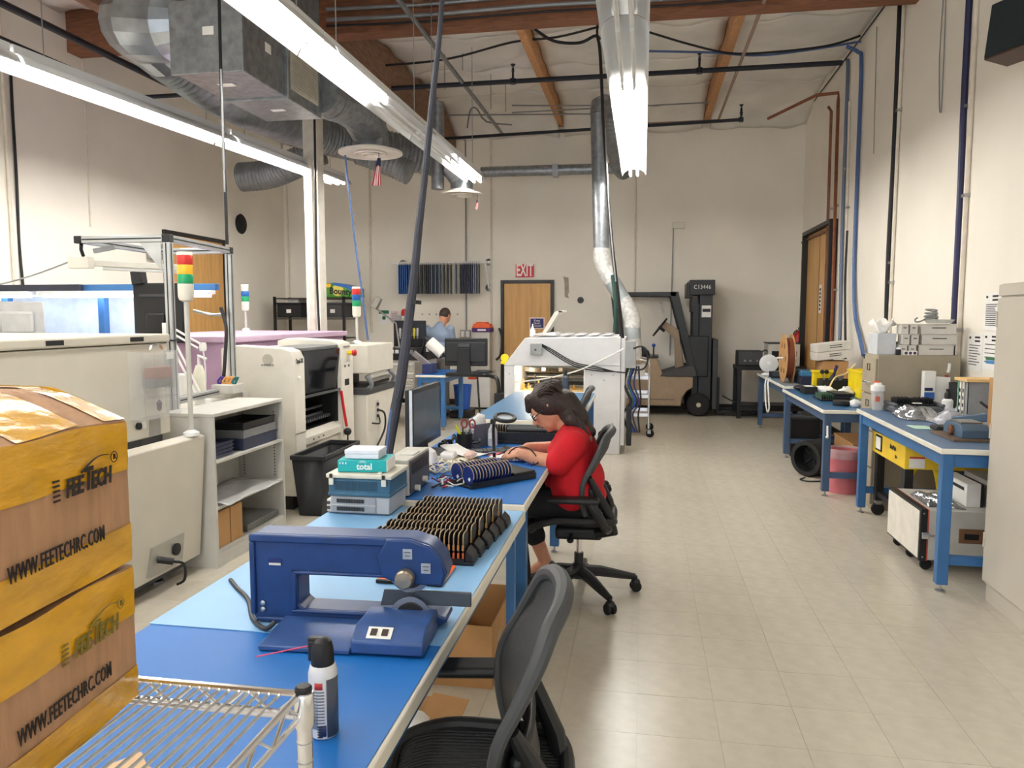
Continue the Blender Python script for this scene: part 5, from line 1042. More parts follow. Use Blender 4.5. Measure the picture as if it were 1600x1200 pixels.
# ================= LEFT MACHINES =================
t=T('solder_oven','large cream enamelled machine at the left with slanted lower panel','machine',(-3.6,3.0,0))
bx(-4.4,-2.80,1.6,4.10,.86,1.40).o('upper_body',CREAM,t,bev=.008)
bx(-4.42,-2.785,1.58,4.11,1.405,1.455).o('lid',CREAM,t,bev=.01)
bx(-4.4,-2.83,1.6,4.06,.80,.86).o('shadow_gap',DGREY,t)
B().prism([(-4.4,.10),(-2.66,.10),(-2.60,.84),(-2.66,.86),(-2.80,.80),(-4.4,.80)],1.6,4.14,'y').o('lower_body',CREAM,t,bev=.006)
bx(-4.3,-2.72,1.7,4.05,.05,.10).o('plinth',DGREY,t)
for yv in (1.8,3.9):
    B().lathe([(.045,0),(.045,.012),(.015,.02),(.015,.051)],(-2.8,yv,0),n=16).o('levelling_foot',STEEL,t)
for yv in (2.25,3.15,3.75): bx(-2.7855,-2.781,yv,yv+.11,1.418,1.442).o('lid_handle',BLK,t)
bx(-2.639,-2.628,3.86,3.875,.62,.76).o('slot_latch',BLK,t)
B().prism([(3.62,.13),(3.92,.13),(3.95,.29),(3.65,.29)],-2.662,-2.636,'x').o('socket_plate',M('plate_alu',(170,168,160),.4,.5),t)
B().lathe([(0,0),(.035,0),(.035,.012),(0,.014)],(-2.636,3.86,.22),(1,0,0),16).o('round_socket',BLK,t); B().cyl((-2.64,3.70,.21),(-2.57,3.74,.19),.02,10).o('plug',BLK,t); B().tube([(-2.57,3.74,.19),(-2.54,3.79,.16),(-2.56,3.82,.06),(-2.62,3.84,.02)],.008,6,4).o('power_lead',CABLEB,t)
B().cyl((-2.80,2.6,1.375),(-2.79,2.6,1.375),.012,10).o('lid_screw',STEEL,t)
B().cyl((-2.80,3.80,.94),(-2.785,3.80,.94),.02,14).o('lock_knob',BLK,t); bx(-2.801,-2.796,3.90,4.0,.865,.965).o('rating_plate',M('plate_grey',(150,148,142),.5),t); bx(-2.8,-2.795,3.84,3.87,.92,.96).o('small_label',PAPER,t)
# clear cover with bottle box on the side
cv=T('acrylic_cover','clear acrylic cover with amber liquid box on the cream machine side','cover',(-2.72,3.85,.98))
b=B(); x0,x1,y0,y1,z0,z1=-2.799,-2.70,3.74,4.06,.98,1.36
b.box(x1-.004,x1,y0,y1,z0,z1).box(x0,x1-.004,y0,y0+.004,z0,z1).box(x0,x1-.004,y1-.004,y1,z0,z1).box(x0,x1-.004,y0+.004,y1-.004,z0,z0+.004); b.o('acrylic_panels',CLEAR,cv)
bx(-2.79,-2.72,3.86,4.02,1.15,1.2).o('grey_liquid',M('liquid_grey',(110,106,104),.3),cv,bev=.004); bx(-2.79,-2.72,3.86,4.02,1.2,1.265).o('amber_liquid',M('liquid_amber',(158,84,56),.3),cv,bev=.004)
b=B().box(-2.795,-2.715,3.85,3.855,1.14,1.34).box(-2.795,-2.715,4.025,4.03,1.14,1.34).box(-2.719,-2.715,3.855,4.025,1.14,1.34); b.o('inner_container',CLEAR,cv); bx(-2.71,-2.708,3.96,4.02,1.31,1.35).o('label',PAPER,cv)
bx(-2.795,-2.71,3.76,4.04,1.09,1.1).o('inner_shelf',CLEAR,cv); B().lathe([(0,0),(.012,.01),(.016,.05),(0,.07)],(-2.75,3.93,1.01),n=10).o('drip_bulb',M('bulb_violet',(110,84,100),.4),cv)
B().tube([(-2.76,3.88,1.365),(-2.76,3.9,1.39),(-2.76,3.96,1.395),(-2.76,3.99,1.37)],.008,6,4).o('handle',CHROME,cv)
# monitors behind the oven on the left bench
for k,(x,lab) in enumerate(((-5.62,'grey monitor seen from the side behind the cream machine'),(-6.02,'grey monitor at the left picture edge behind the cream machine'))):
    t=T('desk_monitor',lab,'monitor',(x,6.05,.9)); 
    R=rotz(PI+.55+.2*k)
    B().cbox((x,6.05,1.52),(.42,.06,.34),R).o('bezel',M('monitor_silver',(176,176,174),.4),t,bev=.008); B().cbox(Vector((x,6.05,1.52))+R@Vector((0,-.032,0)),(.38,.006,.30),R).o('screen',SCREEN,t); B().cbox(Vector((x,6.05,1.5))+R@Vector((0,.055,0)),(.26,.06,.2),R).o('rear_shell',M('monitor_silver',(176,176,174),.4),t,bev=.02)
    B().cyl((x,6.1,.95),(x,6.1,1.42),.03,12).o('stand_neck',DGREY,t); B().lathe([(0,0),(.12,0),(.12,.015),(.03,.04),(0,.05)],(x,6.1,.901),n=18).o('stand_foot',DGREY,t)
# left lit bench
t=T('lit_workbench','blue framed workbench along the left with overhead light bars','workbench',(-5.1,6.4,0))
bx(-6.3,-4.85,5.9,6.62,.86,.9).o('worktop',MATD,t,bev=.004)
for x in (-6.2,-5.14): bx(x-.035,x+.035,6.52,6.59,0,1.86).o('upright',BLUEP,t,bev=.004)
for x in (-6.2,-4.95): bx(x-.03,x+.03,5.95,6.01,0,.86).o('leg',BLUEP,t)
bx(-6.3,-3.92,6.5,6.56,1.8,1.86).o('light_rail',BLUEP,t,bev=.004); bx(-6.3,-5.3,6.44,6.5,1.8,1.86).o('dark_rail',M('rail_navy',(40,44,58),.5),t)
for x0,x1 in ((-6.28,-5.84),(-5.68,-4.72),(-4.35,-3.94)):
    h=bx(x0-.02,x1+.02,6.38,6.5,1.76,1.795).o('lamp_housing',WHITE,t,bev=.006); bx(x0+.02,x1-.02,6.39,6.49,1.735,1.76).o('light_bar',LED,h)
bx(-6.38,-4.87,6.72,6.74,.9,1.75).t('white_screen_panel',M('screen_white',(214,222,232),.6),'white panel standing behind the lit left bench','panel')
# aluminium frame
AF=t=T('aluminium_frame','tall aluminium extrusion frame over the conveyor at the left','frame',(-3.35,4.95,0))
cs=[(-3.04,4.5),(-3.68,4.5),(-3.74,5.42),(-3.15,5.42)]
def prof(p,q,par,name='beam',up=(0,0,1)):
    o=B().bar(p,q,.045,.045,up).o(name,ALU,par,bev=.003)
    p=Vector(p);q=Vector(q);d=(q-p).normalized(); u=Vector(up) if abs(d.dot(Vector(up)))<.98 else Vector((0,1,0)); R=frame(d,u); b=B()
    for a,e in ((1,0),(-1,0),(0,1),(0,-1)): b.cbox((p+q)/2+R@Vector((a*.0226,e*.0226,0)),(.009 if a==0 else .001,.009 if e==0 else .001,(q-p).length-.01),R)
    b.o('slot',BLKM,o); return o
for k,(x,y) in enumerate(cs):
    prof((x,y,0),(x,y,2.035),t,'post') if k in (0,3) else None
    bx(x-.026,x+.026,y-.026,y+.026,2.036,2.085).o('corner_joint',BLK,t,bev=.004)
for i in range(4):
    a,c=cs[i],cs[(i+1)%4]; d=(Vector(c)-Vector(a)).normalized()*.027
    prof((a[0]+d.x,a[1]+d.y,2.06),(c[0]-d.x,c[1]-d.y,2.06),t)
prof((cs[0][0],cs[0][1]+.03,1.0),(cs[3][0],cs[3][1]-.03,1.0),t,'cross_rail')
B().prism([(-3.07,2.03),(-3.07,1.85),(-3.22,2.03)],4.47,4.476,'y').o('gusset',ALU,t)
l_=T('strip_lamp','slim unlit lamp hung under the aluminium frame','lamp',(-3.5,4.75,1.88)); B().bar((-3.76,4.62,1.92),(-3.2,4.95,1.90),.05,.04).o('housing',CREAM2,l_,bev=.004); B().cyl((-3.66,4.68,1.885),(-3.24,4.92,1.872),.013,10).o('tube',TUBEOFF,l_); B().cbox((-3.76,4.6,1.92),(.16,.06,.08)).o('end_box',CREAM2,l_,bev=.006); B().tube([(-3.7,4.55,1.96),(-3.69,4.52,2.0),(-3.67,4.5,2.03)],.012,8).o('clamp_arm',BLK,l_); B().bar((-3.62,4.55,1.99),(-3.5,4.6,2.02),.03).o('clamp',GREY,l_)
B().tube([(-3.84,4.6,1.93),(-4.3,4.75,1.84),(-4.9,5,1.78),(-5.6,5.2,1.75),(-6.3,5.5,1.75)],.006,6,4).t('lamp_wire',GREY,'thin grey wire from the slim lamp to the left wall','wire')
B().tube([(-3.065,4.475,1.41),(-3.015,4.472,1.40),(-3.012,4.53,1.41),(-3.066,4.528,1.42)],.006,6,3,closed=True).t('black_cable_tie',BLK,'black cable tie wrapped round the near aluminium post','cable tie')
# black monitor with camera
t=T('machine_monitor','large black monitor seen from behind, beside the aluminium frame','monitor',(-3.75,5.7,.9)); R=rotz(-.12)
a=at(203,450,Y=5.55); c=at(292,520,Y=5.55); cx=(a.x+c.x)/2
B().cbox((cx,5.57,(a.z+c.z)/2-.02),(.48,.05,a.z-c.z+.12),R).o('shell',BLK,t,bev=.012); B().cbox((cx,5.54,a.z-.06),(.34,.012,.02),R).o('vent',DGREY,t); bx(cx-.08,cx+.08,5.5,5.55,1.42,1.58).o('mount',BLKM,t,bev=.01); bx(cx-.04,cx+.04,5.5,5.56,0,1.42).o('stand',BLKM,t)
t=T('black_camera','small black camera box perched on the black monitor','camera',(cx-.13,5.57,a.z+.04)); p=at(217,435,Y=5.57); B().cbox((p.x,5.57,p.z+.005),(.095,.08,.11),Matrix.Rotation(-.12,3,'Y')).o('body',BLK,t,bev=.008); B().cyl((p.x-.02,5.57,a.z+.035),(p.x-.02,5.57,p.z-.045),.012,8).o('foot',BLKM,t)
B().cyl((p.x,5.60,p.z),(p.x,5.625,p.z),.03,14).o('lens',DGREY,t)
# stack lights
def stack(c,cols,r,h,hp,label,base=M('stack_cream',(226,222,210),.4),foot=True):
    t=T('stack_light',label,'signal light',c); c=Vector(c); z=hp
    B().cyl(c,c+Vector((0,0,hp)),r*.32,12).o('pole',LGREY,t)
    if foot: B().lathe([(0,0),(r*1.05,0),(r*1.05,.02),(r*.4,.035),(0,.036)],c,n=16).o('foot',WHITE,t)
    B().lathe([(r*.4,-.01),(r*.85,.0),(r,.02),(r,h*1.7)],c+Vector((0,0,z)),n=18).o('base',base,t); z+=h*1.7
    for cc in cols[::-1]: B().lathe([(r*.96,0),(r,.004),(r,h-.004),(r*.96,h)],c+Vector((0,0,z)),n=18).o('lens',cc,t); z+=h
    B().lathe([(r,0),(r,.012),(r*.9,.02),(0,.02)],c+Vector((0,0,z)),n=18).o('cap',base,t); return t
LR=M('lens_red',(200,50,44),.3); LY=M('lens_amber',(236,180,50),.3); LG=M('lens_green',(30,150,96),.3); LB=M('lens_blue',(30,90,160),.3)
stack((-2.632,4.05,.852),[LR,LY,LG],.044,.055,.80,'red amber green signal light on a tall white pole')
stack((-4.62,8.28,1.3855),[M('lens_white',(210,210,200),.3),LB,LG],.045,.06,.24,'small blue and green signal light behind the lilac cover')
stack((-2.80,7.15,1.285),[LR,LB,LG],.042,.058,.27,'red blue green signal light on the printer by the blue hose')
# open shelf unit
SH=M('shelf_grey',(192,190,184),.4,var=.03)
t=T('shelf_unit','grey steel open shelf unit beside the cream machine','shelf unit',(-2.77,4.62,0))
x0,x1,y0,y1=-2.93,-2.57,4.18,5.09
bx(x0,x1,y0,y0+.02,0,.94).o('side_panel',SH,t); bx(x0,x1,y1-.02,y1,0,.94).o('side_panel',SH,t); bx(x0,x0+.01,y0+.02,y1-.02,.0,.94).o('back_panel',SH,t); bx(x0,x1,y0,y1,.941,.965).o('top',SH,t,bev=.004)
bx(x1-.02,x1,y0+.02,y1-.02,0,.09).o('kick_plate',SH,t)
for z in (.09,.36,.65): bx(x0+.01,x1-.004,y0+.021,y1-.021,z,z+.018).o('shelf',SH,t,bev=.002)
b=B()
for k in range(22): b.box(x0+.05,x0+.058,y1-.0215,y1-.0199,.4+.022*k,.41+.022*k).box(x1-.07,x1-.062,y1-.0215,y1-.0199,.4+.022*k,.41+.022*k)
b.o('slot_holes',DGREY,t)
def tray(x0,x1,y0,y1,z0,h,mat,label,rim=None):
    u=T('tray',label,'tray',((x0+x1)/2,(y0+y1)/2,z0))
    for q in ((x0,x1,y0,y0+.006),(x0,x1,y1-.006,y1),(x0,x0+.006,y0+.006,y1-.006),(x1-.006,x1,y0+.006,y1-.006)): bx(*q,z0+.003,z0+h).o('side',mat,u)
    bx(x0,x1,y0,y1,z0,z0+.003).o('bottom',mat,u)
    b=B(); b.box(x0-.006,x1+.006,y0-.006,y0,z0+h-.01,z0+h).box(x0-.006,x1+.006,y1,y1+.006,z0+h-.01,z0+h).box(x0-.006,x0,y0,y1,z0+h-.01,z0+h).box(x1,x1+.006,y0,y1,z0+h-.01,z0+h); b.o('rim',rim or mat,u)
NAV=M('tray_navy',(44,50,74),.4)
tray(-2.86,-2.60,4.58,5.04,.669,.075,NAV,'lower navy tray on the upper shelf of the open shelf unit'); tray(-2.86,-2.60,4.585,5.03,.747,.055,M('tray_grey',(120,122,126),.4),'grey tray stacked on the navy tray in the shelf unit'); tray(-2.855,-2.605,4.59,5.02,.805,.045,BLK,'black tray on top of the stack in the shelf unit')
for k in range(4): tray(-2.84,-2.61,4.22,4.46,.669+.024*k,.022,NAV,'flat dark tray, %s of the low stack in the shelf unit'%('lowest','second','third','top')[k])
B().grid(lambda u,v:(-2.9+.37*u,4.25+.7*v,.385+.012*abs(math.sin(6*u+5*v))-.05*max(0,u-.86)),14,18).t('plastic_sheet',M('milky_sheet',(206,206,206),.2,alpha=.7),'milky plastic sheet lying on the middle shelf','sheet',thick=.002)
t=T('cardboard_box','plain cardboard box on the bottom shelf of the shelf unit','box',(-2.75,4.4,.11)); bx(-2.9,-2.59,4.22,4.52,.109,.34).o('carton',CARD,t,bev=.003); bx(-2.595,-2.589,4.365,4.375,.11,.34).o('seam',M('card_dark',(120,84,52),.9),t)
for k in range(4): bx(-2.88,-2.6,4.6,5.03,.109+.013*k,.118+.013*k).t('flat_panel',M('panel_grey',(120,120,118),.4,.3),'flat grey panel, %s in the pile on the bottom shelf'%('lowest','second','third','top')[k],'panel',bev=.002)
# conveyor tray with tools
t=T('conveyor_bench','beige conveyor bench between the cream machine and placement machine','conveyor',(-3.4,5.15,0))
bx(-3.75,-3.0,4.62,5.38,.87,.93).o('bed',CREAM2,t,bev=.004); bx(-3.75,-3.0,5.3,5.38,.93,.98).o('rear_rail',LGREY,t)
for x,yv in ((-3.7,4.7),(-3.06,4.7),(-3.7,5.3),(-3.06,5.3)): bx(x-.03,x+.03,yv-.03,yv+.03,0,.87).o('leg',LGREY,t)
t=T('dispenser_handset','white plastic wall dispenser standing on the conveyor bench','dispenser',(-3.33,5.0,.931)); bx(-3.42,-3.30,4.97,5.06,.931,1.14).o('body',WHITE,t,bev=.02,seg=3); bx(-3.40,-3.32,4.964,4.97,.98,1.1).o('recess',LGREY,t,bev=.01)
t=T('glue_bottle','tall cream squeeze bottle with spout on the conveyor bench','bottle',(-3.2,5.05,.931)); B().lathe([(.04,0),(.045,.01),(.045,.2),(.03,.25),(.022,.27)],(-3.2,5.05,.931),n=16).o('body',M('bottle_cream',(232,230,214),.4),t); B().tube([(-3.2,5.05,1.2),(-3.2,5.05,1.27),(-3.14,5.05,1.245)],.012,8).o('spout',WHITE,t)
t=T('tool_holder','low grey tool holder with orange and green pliers on the conveyor bench','tool holder',(-3.1,5.2,.981)); bx(-3.16,-2.985,5.13,5.29,.981,1.05).o('block',LGREY,t,bev=.006)
for k,(x,cc) in enumerate(((-3.13,(70,50,140)),(-3.09,(200,150,80)),(-3.05,(206,140,70)),(-3.01,(30,110,110)))):
    for s in (-1,1): B().tube([(x,5.2,1.04),(x+.014*s,5.2,1.07),(x+.008*s+.025,5.2,1.105)],.009,8,3).o('plier_handle',M('plier_%d'%k,cc,.4),t)
t=T('articulated_lamp','white jointed lamp arm in front of the lilac cover','lamp',(-3.3,5.2,.98))
for a,c in (((-3.08,4.9,.97),(-3.36,4.95,1.45)),((-3.12,4.9,.97),(-3.40,4.95,1.45)),((-3.38,4.95,1.5),(-3.12,4.95,1.36)),((-3.40,4.95,1.47),(-3.14,4.95,1.33))): B().cyl(a,c,.008,8).o('arm_rod',WHITE,t)
B().cbox((-3.38,4.95,1.47),(.05,.04,.08)).o('elbow_joint',WHITE,t,bev=.004); B().lathe([(0,-.03),(.022,-.03),(.026,0),(.022,.03),(0,.03)],(-3.1,4.95,1.34),n=12).o('head_joint',WHITE,t); B().tube([(-3.1,4.95,1.32),(-3.1,4.97,1.2),(-3.12,5.0,1.08)],.006,6,3).o('cord',WHITE,t); bx(-3.12,-3.04,4.86,4.94,.931,.97).o('base',WHITE,t,bev=.004)
B().tube([(-3.2,5.37,1.62),(-3.16,5.34,1.55),(-3.12,5.3,1.45),(-3.12,5.27,1.25),(-3.13,5.25,1.06)],.014,8,5).t('black_lead_pair',CABLEB,'thick black lead hanging from the far aluminium post','cable'); B().tube([(-3.45,5.4,1.60),(-3.3,5.38,1.57),(-3.2,5.4,1.57)],.012,8,3).o('monitor_arm',STEEL,AF)
# lilac cover
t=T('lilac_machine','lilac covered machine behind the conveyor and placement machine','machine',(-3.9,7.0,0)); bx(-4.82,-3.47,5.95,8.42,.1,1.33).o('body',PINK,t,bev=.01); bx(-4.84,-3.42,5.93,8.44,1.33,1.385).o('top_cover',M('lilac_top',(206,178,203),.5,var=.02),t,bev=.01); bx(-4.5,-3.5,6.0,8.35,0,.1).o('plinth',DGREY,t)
for k in range(3): bx(-3.471,-3.468,6.3+.7*k,6.9+.7*k,.3,1.2).o('side_door',PINK,t)
# ================= PLACEMENT MACHINE =================
t=T('placement_machine','cream pick and place machine with dark glass window','machine',(-3.0,6.1,0))
b=B(); X0,X1=-3.32,-2.70; 
endp=[(X0,.12),(X1-.0,.12),(X1,1.22),(X1-.03,1.28),(X1-.1,1.305),(X0+.1,1.325),(X0,1.30)]
B().prism(endp,5.55,5.74,'y').o('near_end_cabinet',CREAM2,t,bev=.006)
B().prism([(q[0],q[1]+.03 if q[1]>1 else q[1]) for q in endp],6.50,6.78,'y').o('far_end_cabinet',CREAM2,t,bev=.006)
bx(X0,-3.1,5.74,6.50,.12,1.29).o('rear_body',CREAM2,t); bx(-3.1,-2.74,5.74,6.50,.12,.50).o('lower_front',CREAM2,t,bev=.004)
bx(-3.1,-2.73,5.742,6.498,1.268,1.30).o('top_hood',M('hood_grey',(96,98,100),.35),t,bev=.006)
bx(-3.1,-3.09,5.742,6.498,.5,1.266).o('bay_back',BLK,t)
B().prism([(-2.79,.50),(-2.71,.50),(-2.71,.56),(-2.79,.60)],5.742,6.498,'y').o('feeder_lip',CREAM2,t,bev=.004); bx(-3.09,-2.79,5.742,6.498,.501,.6).o('bay_floor',BLK,t); bx(-3.09,-2.74,5.7405,5.744,.6,1.22).o('bay_cheek',BLK,t); bx(-3.09,-2.74,6.494,6.4985,.6,1.22).o('bay_cheek',BLK,t)
for k in range(3): B().cyl((-2.711,5.9+.1*k,.53),(-2.705,5.9+.1*k,.53),.008,8).o('lip_screw',COPPER,t)
gl=B().cbox((-2.733,6.12,1.085),(.008,.75,.37),Matrix.Rotation(.10,3,'Y')).o('window',GLASSD,t,bev=.002); bx(-2.73,-2.715,5.742,6.498,.885,.905).o('window_rim',M('rim_grey',(70,72,76),.35),t)
for z in (.68,.74): B().cyl((-2.9,5.745,z),(-2.9,6.495,z),.012,8).o('feeder_rail',STEEL,t)
for k in range(16): B().box(-2.95,-2.8,5.76+.045*k,5.785+.045*k,.652,.675).o('feeder_slot',M('feeder_grey',(84,86,90),.4,.3),t)
B().box(-3.05,-2.85,5.85,6.3,.93,.97).o('head_gantry',DGREY,t); bx(-3.0,-2.9,6.0,6.14,.84,1.12).o('placement_head',M('head_grey',(160,160,160),.4,.3),t,bev=.006)
B().prism([(6.25,.95),(6.36,.95),(6.24,1.2),(6.2,1.2)],-2.96,-2.93,'x').o('head_cable_chain',LGREY,t)
B().prism([(5.743,.62),(5.743,.88),(6.0,.88),(6.3,.62)],-3.085,-3.08,'x').o('reflect_panel',DGREY,t)
bx(X0+.02,X1-.06,5.6,6.74,0,.12).o('black_plinth',BLK,t)
bx(X1-.001,X1+.002,5.552,5.738,.62,.624).o('seam',DGREY,t); bx(X1-.001,X1+.003,5.6,5.67,.13,.24).o('outlet_recess',BLK,t,bev=.003)
B().prism([(5.63,.36),(5.69,.36),(5.66,.41)],X1,X1+.002,'x').o('warning_triangle',YEL,t)
B().cyl((X1,5.63,1.07),(X1+.012,5.63,1.07),.014,12).o('lock',WHITE,t)
B().text('Opal-XII',.052,(X1+.001,5.645,1.20),(1,0,0),(0,0,1),sx=.72,off=.0012).o('lettering',INK,t)
B().lathe([(0,0),(.045,0),(.045,.002),(0,.002)],(-2.92,5.548,1.215),(0,-1,0),18).o('round_emblem',M('emblem_grey',(176,172,160),.5),t); b=B()
for k in range(5): b.box(-2.975+.022*k,-2.96+.022*k,5.546,5.5495,1.165,1.18)
b.o('emblem_text',GREY,t)
B().cyl((X1,6.66,1.22),(X1+.05,6.66,1.22),.02,12).o('stop_neck',YEL,t); B().lathe([(.03,0),(.032,.02),(.02,.03),(0,.032)],(X1+.05,6.66,1.22),(1,0,0),14).o('emergency_button',RED,t)
for k,(y,z,s) in enumerate(((6.56,1.14,.018),(6.62,1.14,.018),(6.68,1.14,.018),(6.57,1.09,.02),(6.66,1.09,.02))): bx(X1,X1+.006,y,y+s,z,z+s).o('button',DGREY if k>2 else LGREY,t)
bx(X1,X1+.004,6.57,6.67,.92,.98).o('small_display',SCREEN,t,bev=.002); bx(X1,X1+.003,6.55,6.7,1.27,1.285).o('vent_label',GREY,t)
B().tube([(X1+.005,6.47,.88),(X1+.02,6.49,.7),(X1+.03,6.52,.55)],.014,6,4).o('red_lanyard',RED,t); B().sph((X1+.035,6.53,.5),.036,14,9).o('black_ball',BLK,t); B().cyl((X1+.035,6.53,.42),(X1+.035,6.53,.47),.008,8).o('ball_pin',BLK,t)
# ================= SCREEN PRINTER BEYOND =================
t=T('screen_printer','cream machine with overhanging head and conveyor beyond the placement machine','machine',(-2.95,7.3,0))
bx(-3.25,-2.62,6.92,7.74,.1,.80).o('lower_body',CREAM2,t,bev=.008); bx(-3.25,-2.61,6.91,7.75,.80,.86).o('dark_deck',DGREY,t,bev=.004)
bx(-3.2,-2.62,6.95,7.72,1.0,1.28).o('upper_head',CREAM2,t,bev=.012); bx(-3.2,-3.0,7.0,7.7,.86,1.0).o('rear_column',BLK,t); B().cyl((-2.9,7.15,1.28),(-2.9,7.15,1.3),.1,18).o('round_cap',GREY,t)
for k,(z,m_,x) in enumerate(((.96,LGREY,-2.66),(.92,STEEL,-2.64),(.885,BLKM,-2.65))): B().bar((x,7.08,z),(x,7.6,z+.01),.05,.025).o('conveyor_rail',m_,t,bev=.003)
B().cyl((-2.67,7.12,.985),(-2.67,7.55,.985),.02,12).o('roller',WHITE,t); B().tube([(-2.64,6.97,.98),(-2.6,7.0,.9),(-2.63,7.0,.85)],.025,8,4).o('grey_hose',M('ribbed_hose',(120,124,130),.5),t); B().tube([(-2.64,7.62,.99),(-2.6,7.68,.93),(-2.63,7.7,.87)],.02,8,4).o('grey_hose',MATS['ribbed_hose'],t)
bx(-3.2,-2.7,7.0,7.7,0,.1).o('plinth',DGREY,t)
sp=bx(-2.62,-2.616,7.14,7.24,.52,.72).o('connector_panel',LGREY,t)
for z in (.68,.62,.56): B().cyl((-2.616,7.19,z),(-2.60,7.19,z),.016,10).o('connector',BLK,sp)
B().tube([(-2.60,7.19,.62),(-2.55,7.22,.58),(-2.56,7.24,.42),(-2.6,7.1,.25),(-2.6,6.9,.12)],.01,6,5).o('lead',CABLEB,t); B().tube([(-2.6,7.19,.56),(-2.56,7.1,.5),(-2.58,6.95,.52)],.008,6,5).o('lead',CABLEB,t)
# black rectangular bin
t=T('rectangular_bin','large black rectangular waste bin in front of the placement machine','bin',(-2.6,5.8,0))
def taper(b,x0,x1,y0,y1,z0,X0_,X1_,Y0_,Y1_,z1): return b.add([(x0,y0,z0),(x1,y0,z0),(x1,y1,z0),(x0,y1,z0),(X0_,Y0_,z1),(X1_,Y0_,z1),(X1_,Y1_,z1),(X0_,Y1_,z1)],[(0,1,5,4),(1,2,6,5),(2,3,7,6),(3,0,4,7),(3,2,1,0)])
taper(B(),-2.63,-2.45,5.44,6.1,.003,-2.665,-2.41,5.40,6.14,.46).o('tub',BLK,t,thick=.004); b=B()
for q in ((-2.675,-2.40,5.385,5.405),(-2.675,-2.40,6.135,6.155),(-2.68,-2.66,5.405,6.135),(-2.415,-2.395,5.405,6.135)): b.box(*q,.45,.485)
b.o('rim',M('bin_rim',(34,35,38),.45),t,bev=.004)
# ================= MAIN BENCHES =================
t1=bench('workbench','long foreground workbench with blue top and cream rounded edge',-1.26,-.465,.93,3.02,.76,BLUEP,MATB,legs=((0,0),(0,1)),lw=.05,th=.045,inset=.03,cross=False)
for yv in (1.0,2.92): bx(-.53,-.495,yv,yv+.035,.0,.715).o('leg',BLUEP,t1,bev=.003)
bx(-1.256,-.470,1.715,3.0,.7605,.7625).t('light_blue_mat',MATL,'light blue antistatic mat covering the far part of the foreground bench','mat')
t2=bench('workbench','blue workbench where the woman in red works',-1.25,-.475,3.06,4.95,.775,BLUEP,MATB,legs=((0,1),(1,1)),lw=.06,th=.045,inset=.05,cross=False)
for x in (-1.2,-.62): bx(x,x+.075,3.55,3.61,.0,.73).o('leg',BLUEP,t2,bev=.004)
zt=.7626; z2=.7755
# ---------- lead cutter ----------
CB=M('cutter_blue',(25,56,108),.38,var=.07,sc=18); CBE=M('cutter_blue_light',(48,78,132),.38,var=.08,sc=20)
t=T('lead_cutter','blue cast iron disc cutter with long C frame on the foreground bench','cutter',(-.75,1.78,zt))
def rr(x0,x1,z0,z1,r,n=5,cor=(1,1,1,1)):
    out=[]
    for k,(cx,cz,a0) in enumerate(((x1-r,z1-r,0),(x0+r,z1-r,90),(x0+r,z0+r,180),(x1-r,z0+r,270))):
        R_=r*cor[k]; cx=(x1-R_) if k in(0,3) else (x0+R_); cz=(z1-R_) if k<2 else (z0+R_)
        out+=[(cx+R_*math.cos(math.radians(a0+90*i/n)),cz+R_*math.sin(math.radians(a0+90*i/n))) for i in range(n+1)]
    return out
yA,yB=1.785,1.865
outer=rr(-1.0,-.475,.768,.985,.025,6,(3.6,1,1,1.6))
def cframe(y0,y1,d):
    # C frame: left column, top arm, bottom arm with throat open to the right
    P_=[(-1.0,.79),(-1.0,.975),(-.985,1.0),(-.57,1.0),(-.52,.985),(-.49,.955),(-.477,.915),(-.487,.882),(-.60,.884),(-.64,.896),(-.855,.896),(-.87,.886),(-.87,.815),(-.855,.803),(-.50,.803),(-.478,.795),(-.478,.785),(-.51,.766),(-.985,.766)]
    return B().prism(P_,y0,y1,'y')
cframe(yA,yB,0).o('c_frame',CB,t,bev=.009,seg=3)
# raised border on the near face, leaving a recessed web
b=B()
for q in ((-.998,-.60,.978,.999),(-.998,-.983,.785,.978),(-.983,-.66,.767,.779),(-.887,-.63,.896,.905),(-.887,-.872,.80,.905),(-.887,-.66,.793,.803)): b.box(q[0],q[1],yA-.008,yA+.004,q[2],q[3])
b.o('raised_border',CB,t,bev=.004)
B().prism([(-.63,.999),(-.57,.999),(-.52,.984),(-.49,.954),(-.479,.914),(-.487,.883),(-.60,.884),(-.645,.90),(-.655,.95)],yA-.012,yA+.004,'y').o('cheek_plate',CB,t,bev=.005)
B().prism([(1.622,zt),(1.622,.775),(1.785,.784),(1.785,zt)],-.905,-.678,'x').o('base_wedge',CBE,t,bev=.003)
B().prism([(1.622,zt+.004),(1.622,.797),(1.665,.822),(1.785,.820),(1.785,zt+.004)],-.676,-.50,'x').o('motor_box',CBE,t,bev=.005)
p_=B().cbox((-.61,1.644,.811),(.06,.032,.004),Matrix.Rotation(.53,3,'X')).o('switch_plate',M('plate_white',(225,225,220),.5),t)
for x in (-.624,-.597): B().cbox((x,1.643,.813),(.015,.018,.004),Matrix.Rotation(.53,3,'X')).o('rocker_switch',M('switch_brown',(52,36,30),.4),p_)
DISC=M('disc_steel',(168,172,178),.22,.9)
B().lathe([(0,0),(.05,0),(.054,.002),(.054,.006),(0,.008)],(-.575,1.802,.908),(0,-1,0),36).o('upper_disc',DISC,t); B().lathe([(0,0),(.04,0),(.04,.003),(0,.003)],(-.575,1.793,.908),(0,-1,0),28).o('disc_hub',BLK,t)
B().lathe([(0,0),(.05,0),(.054,.002),(.054,.006),(0,.008)],(-.57,1.782,.797),(0,-1,0),36).o('lower_disc',DISC,t)
for r in (.04,.028,.016): B().lathe([(r-.008,0),(r,0),(r,.004),(r-.008,.004)],(-.57,1.7735,.797),(0,-1,0),28).o('disc_ring',BLK if r!=.028 else DGREY,t)
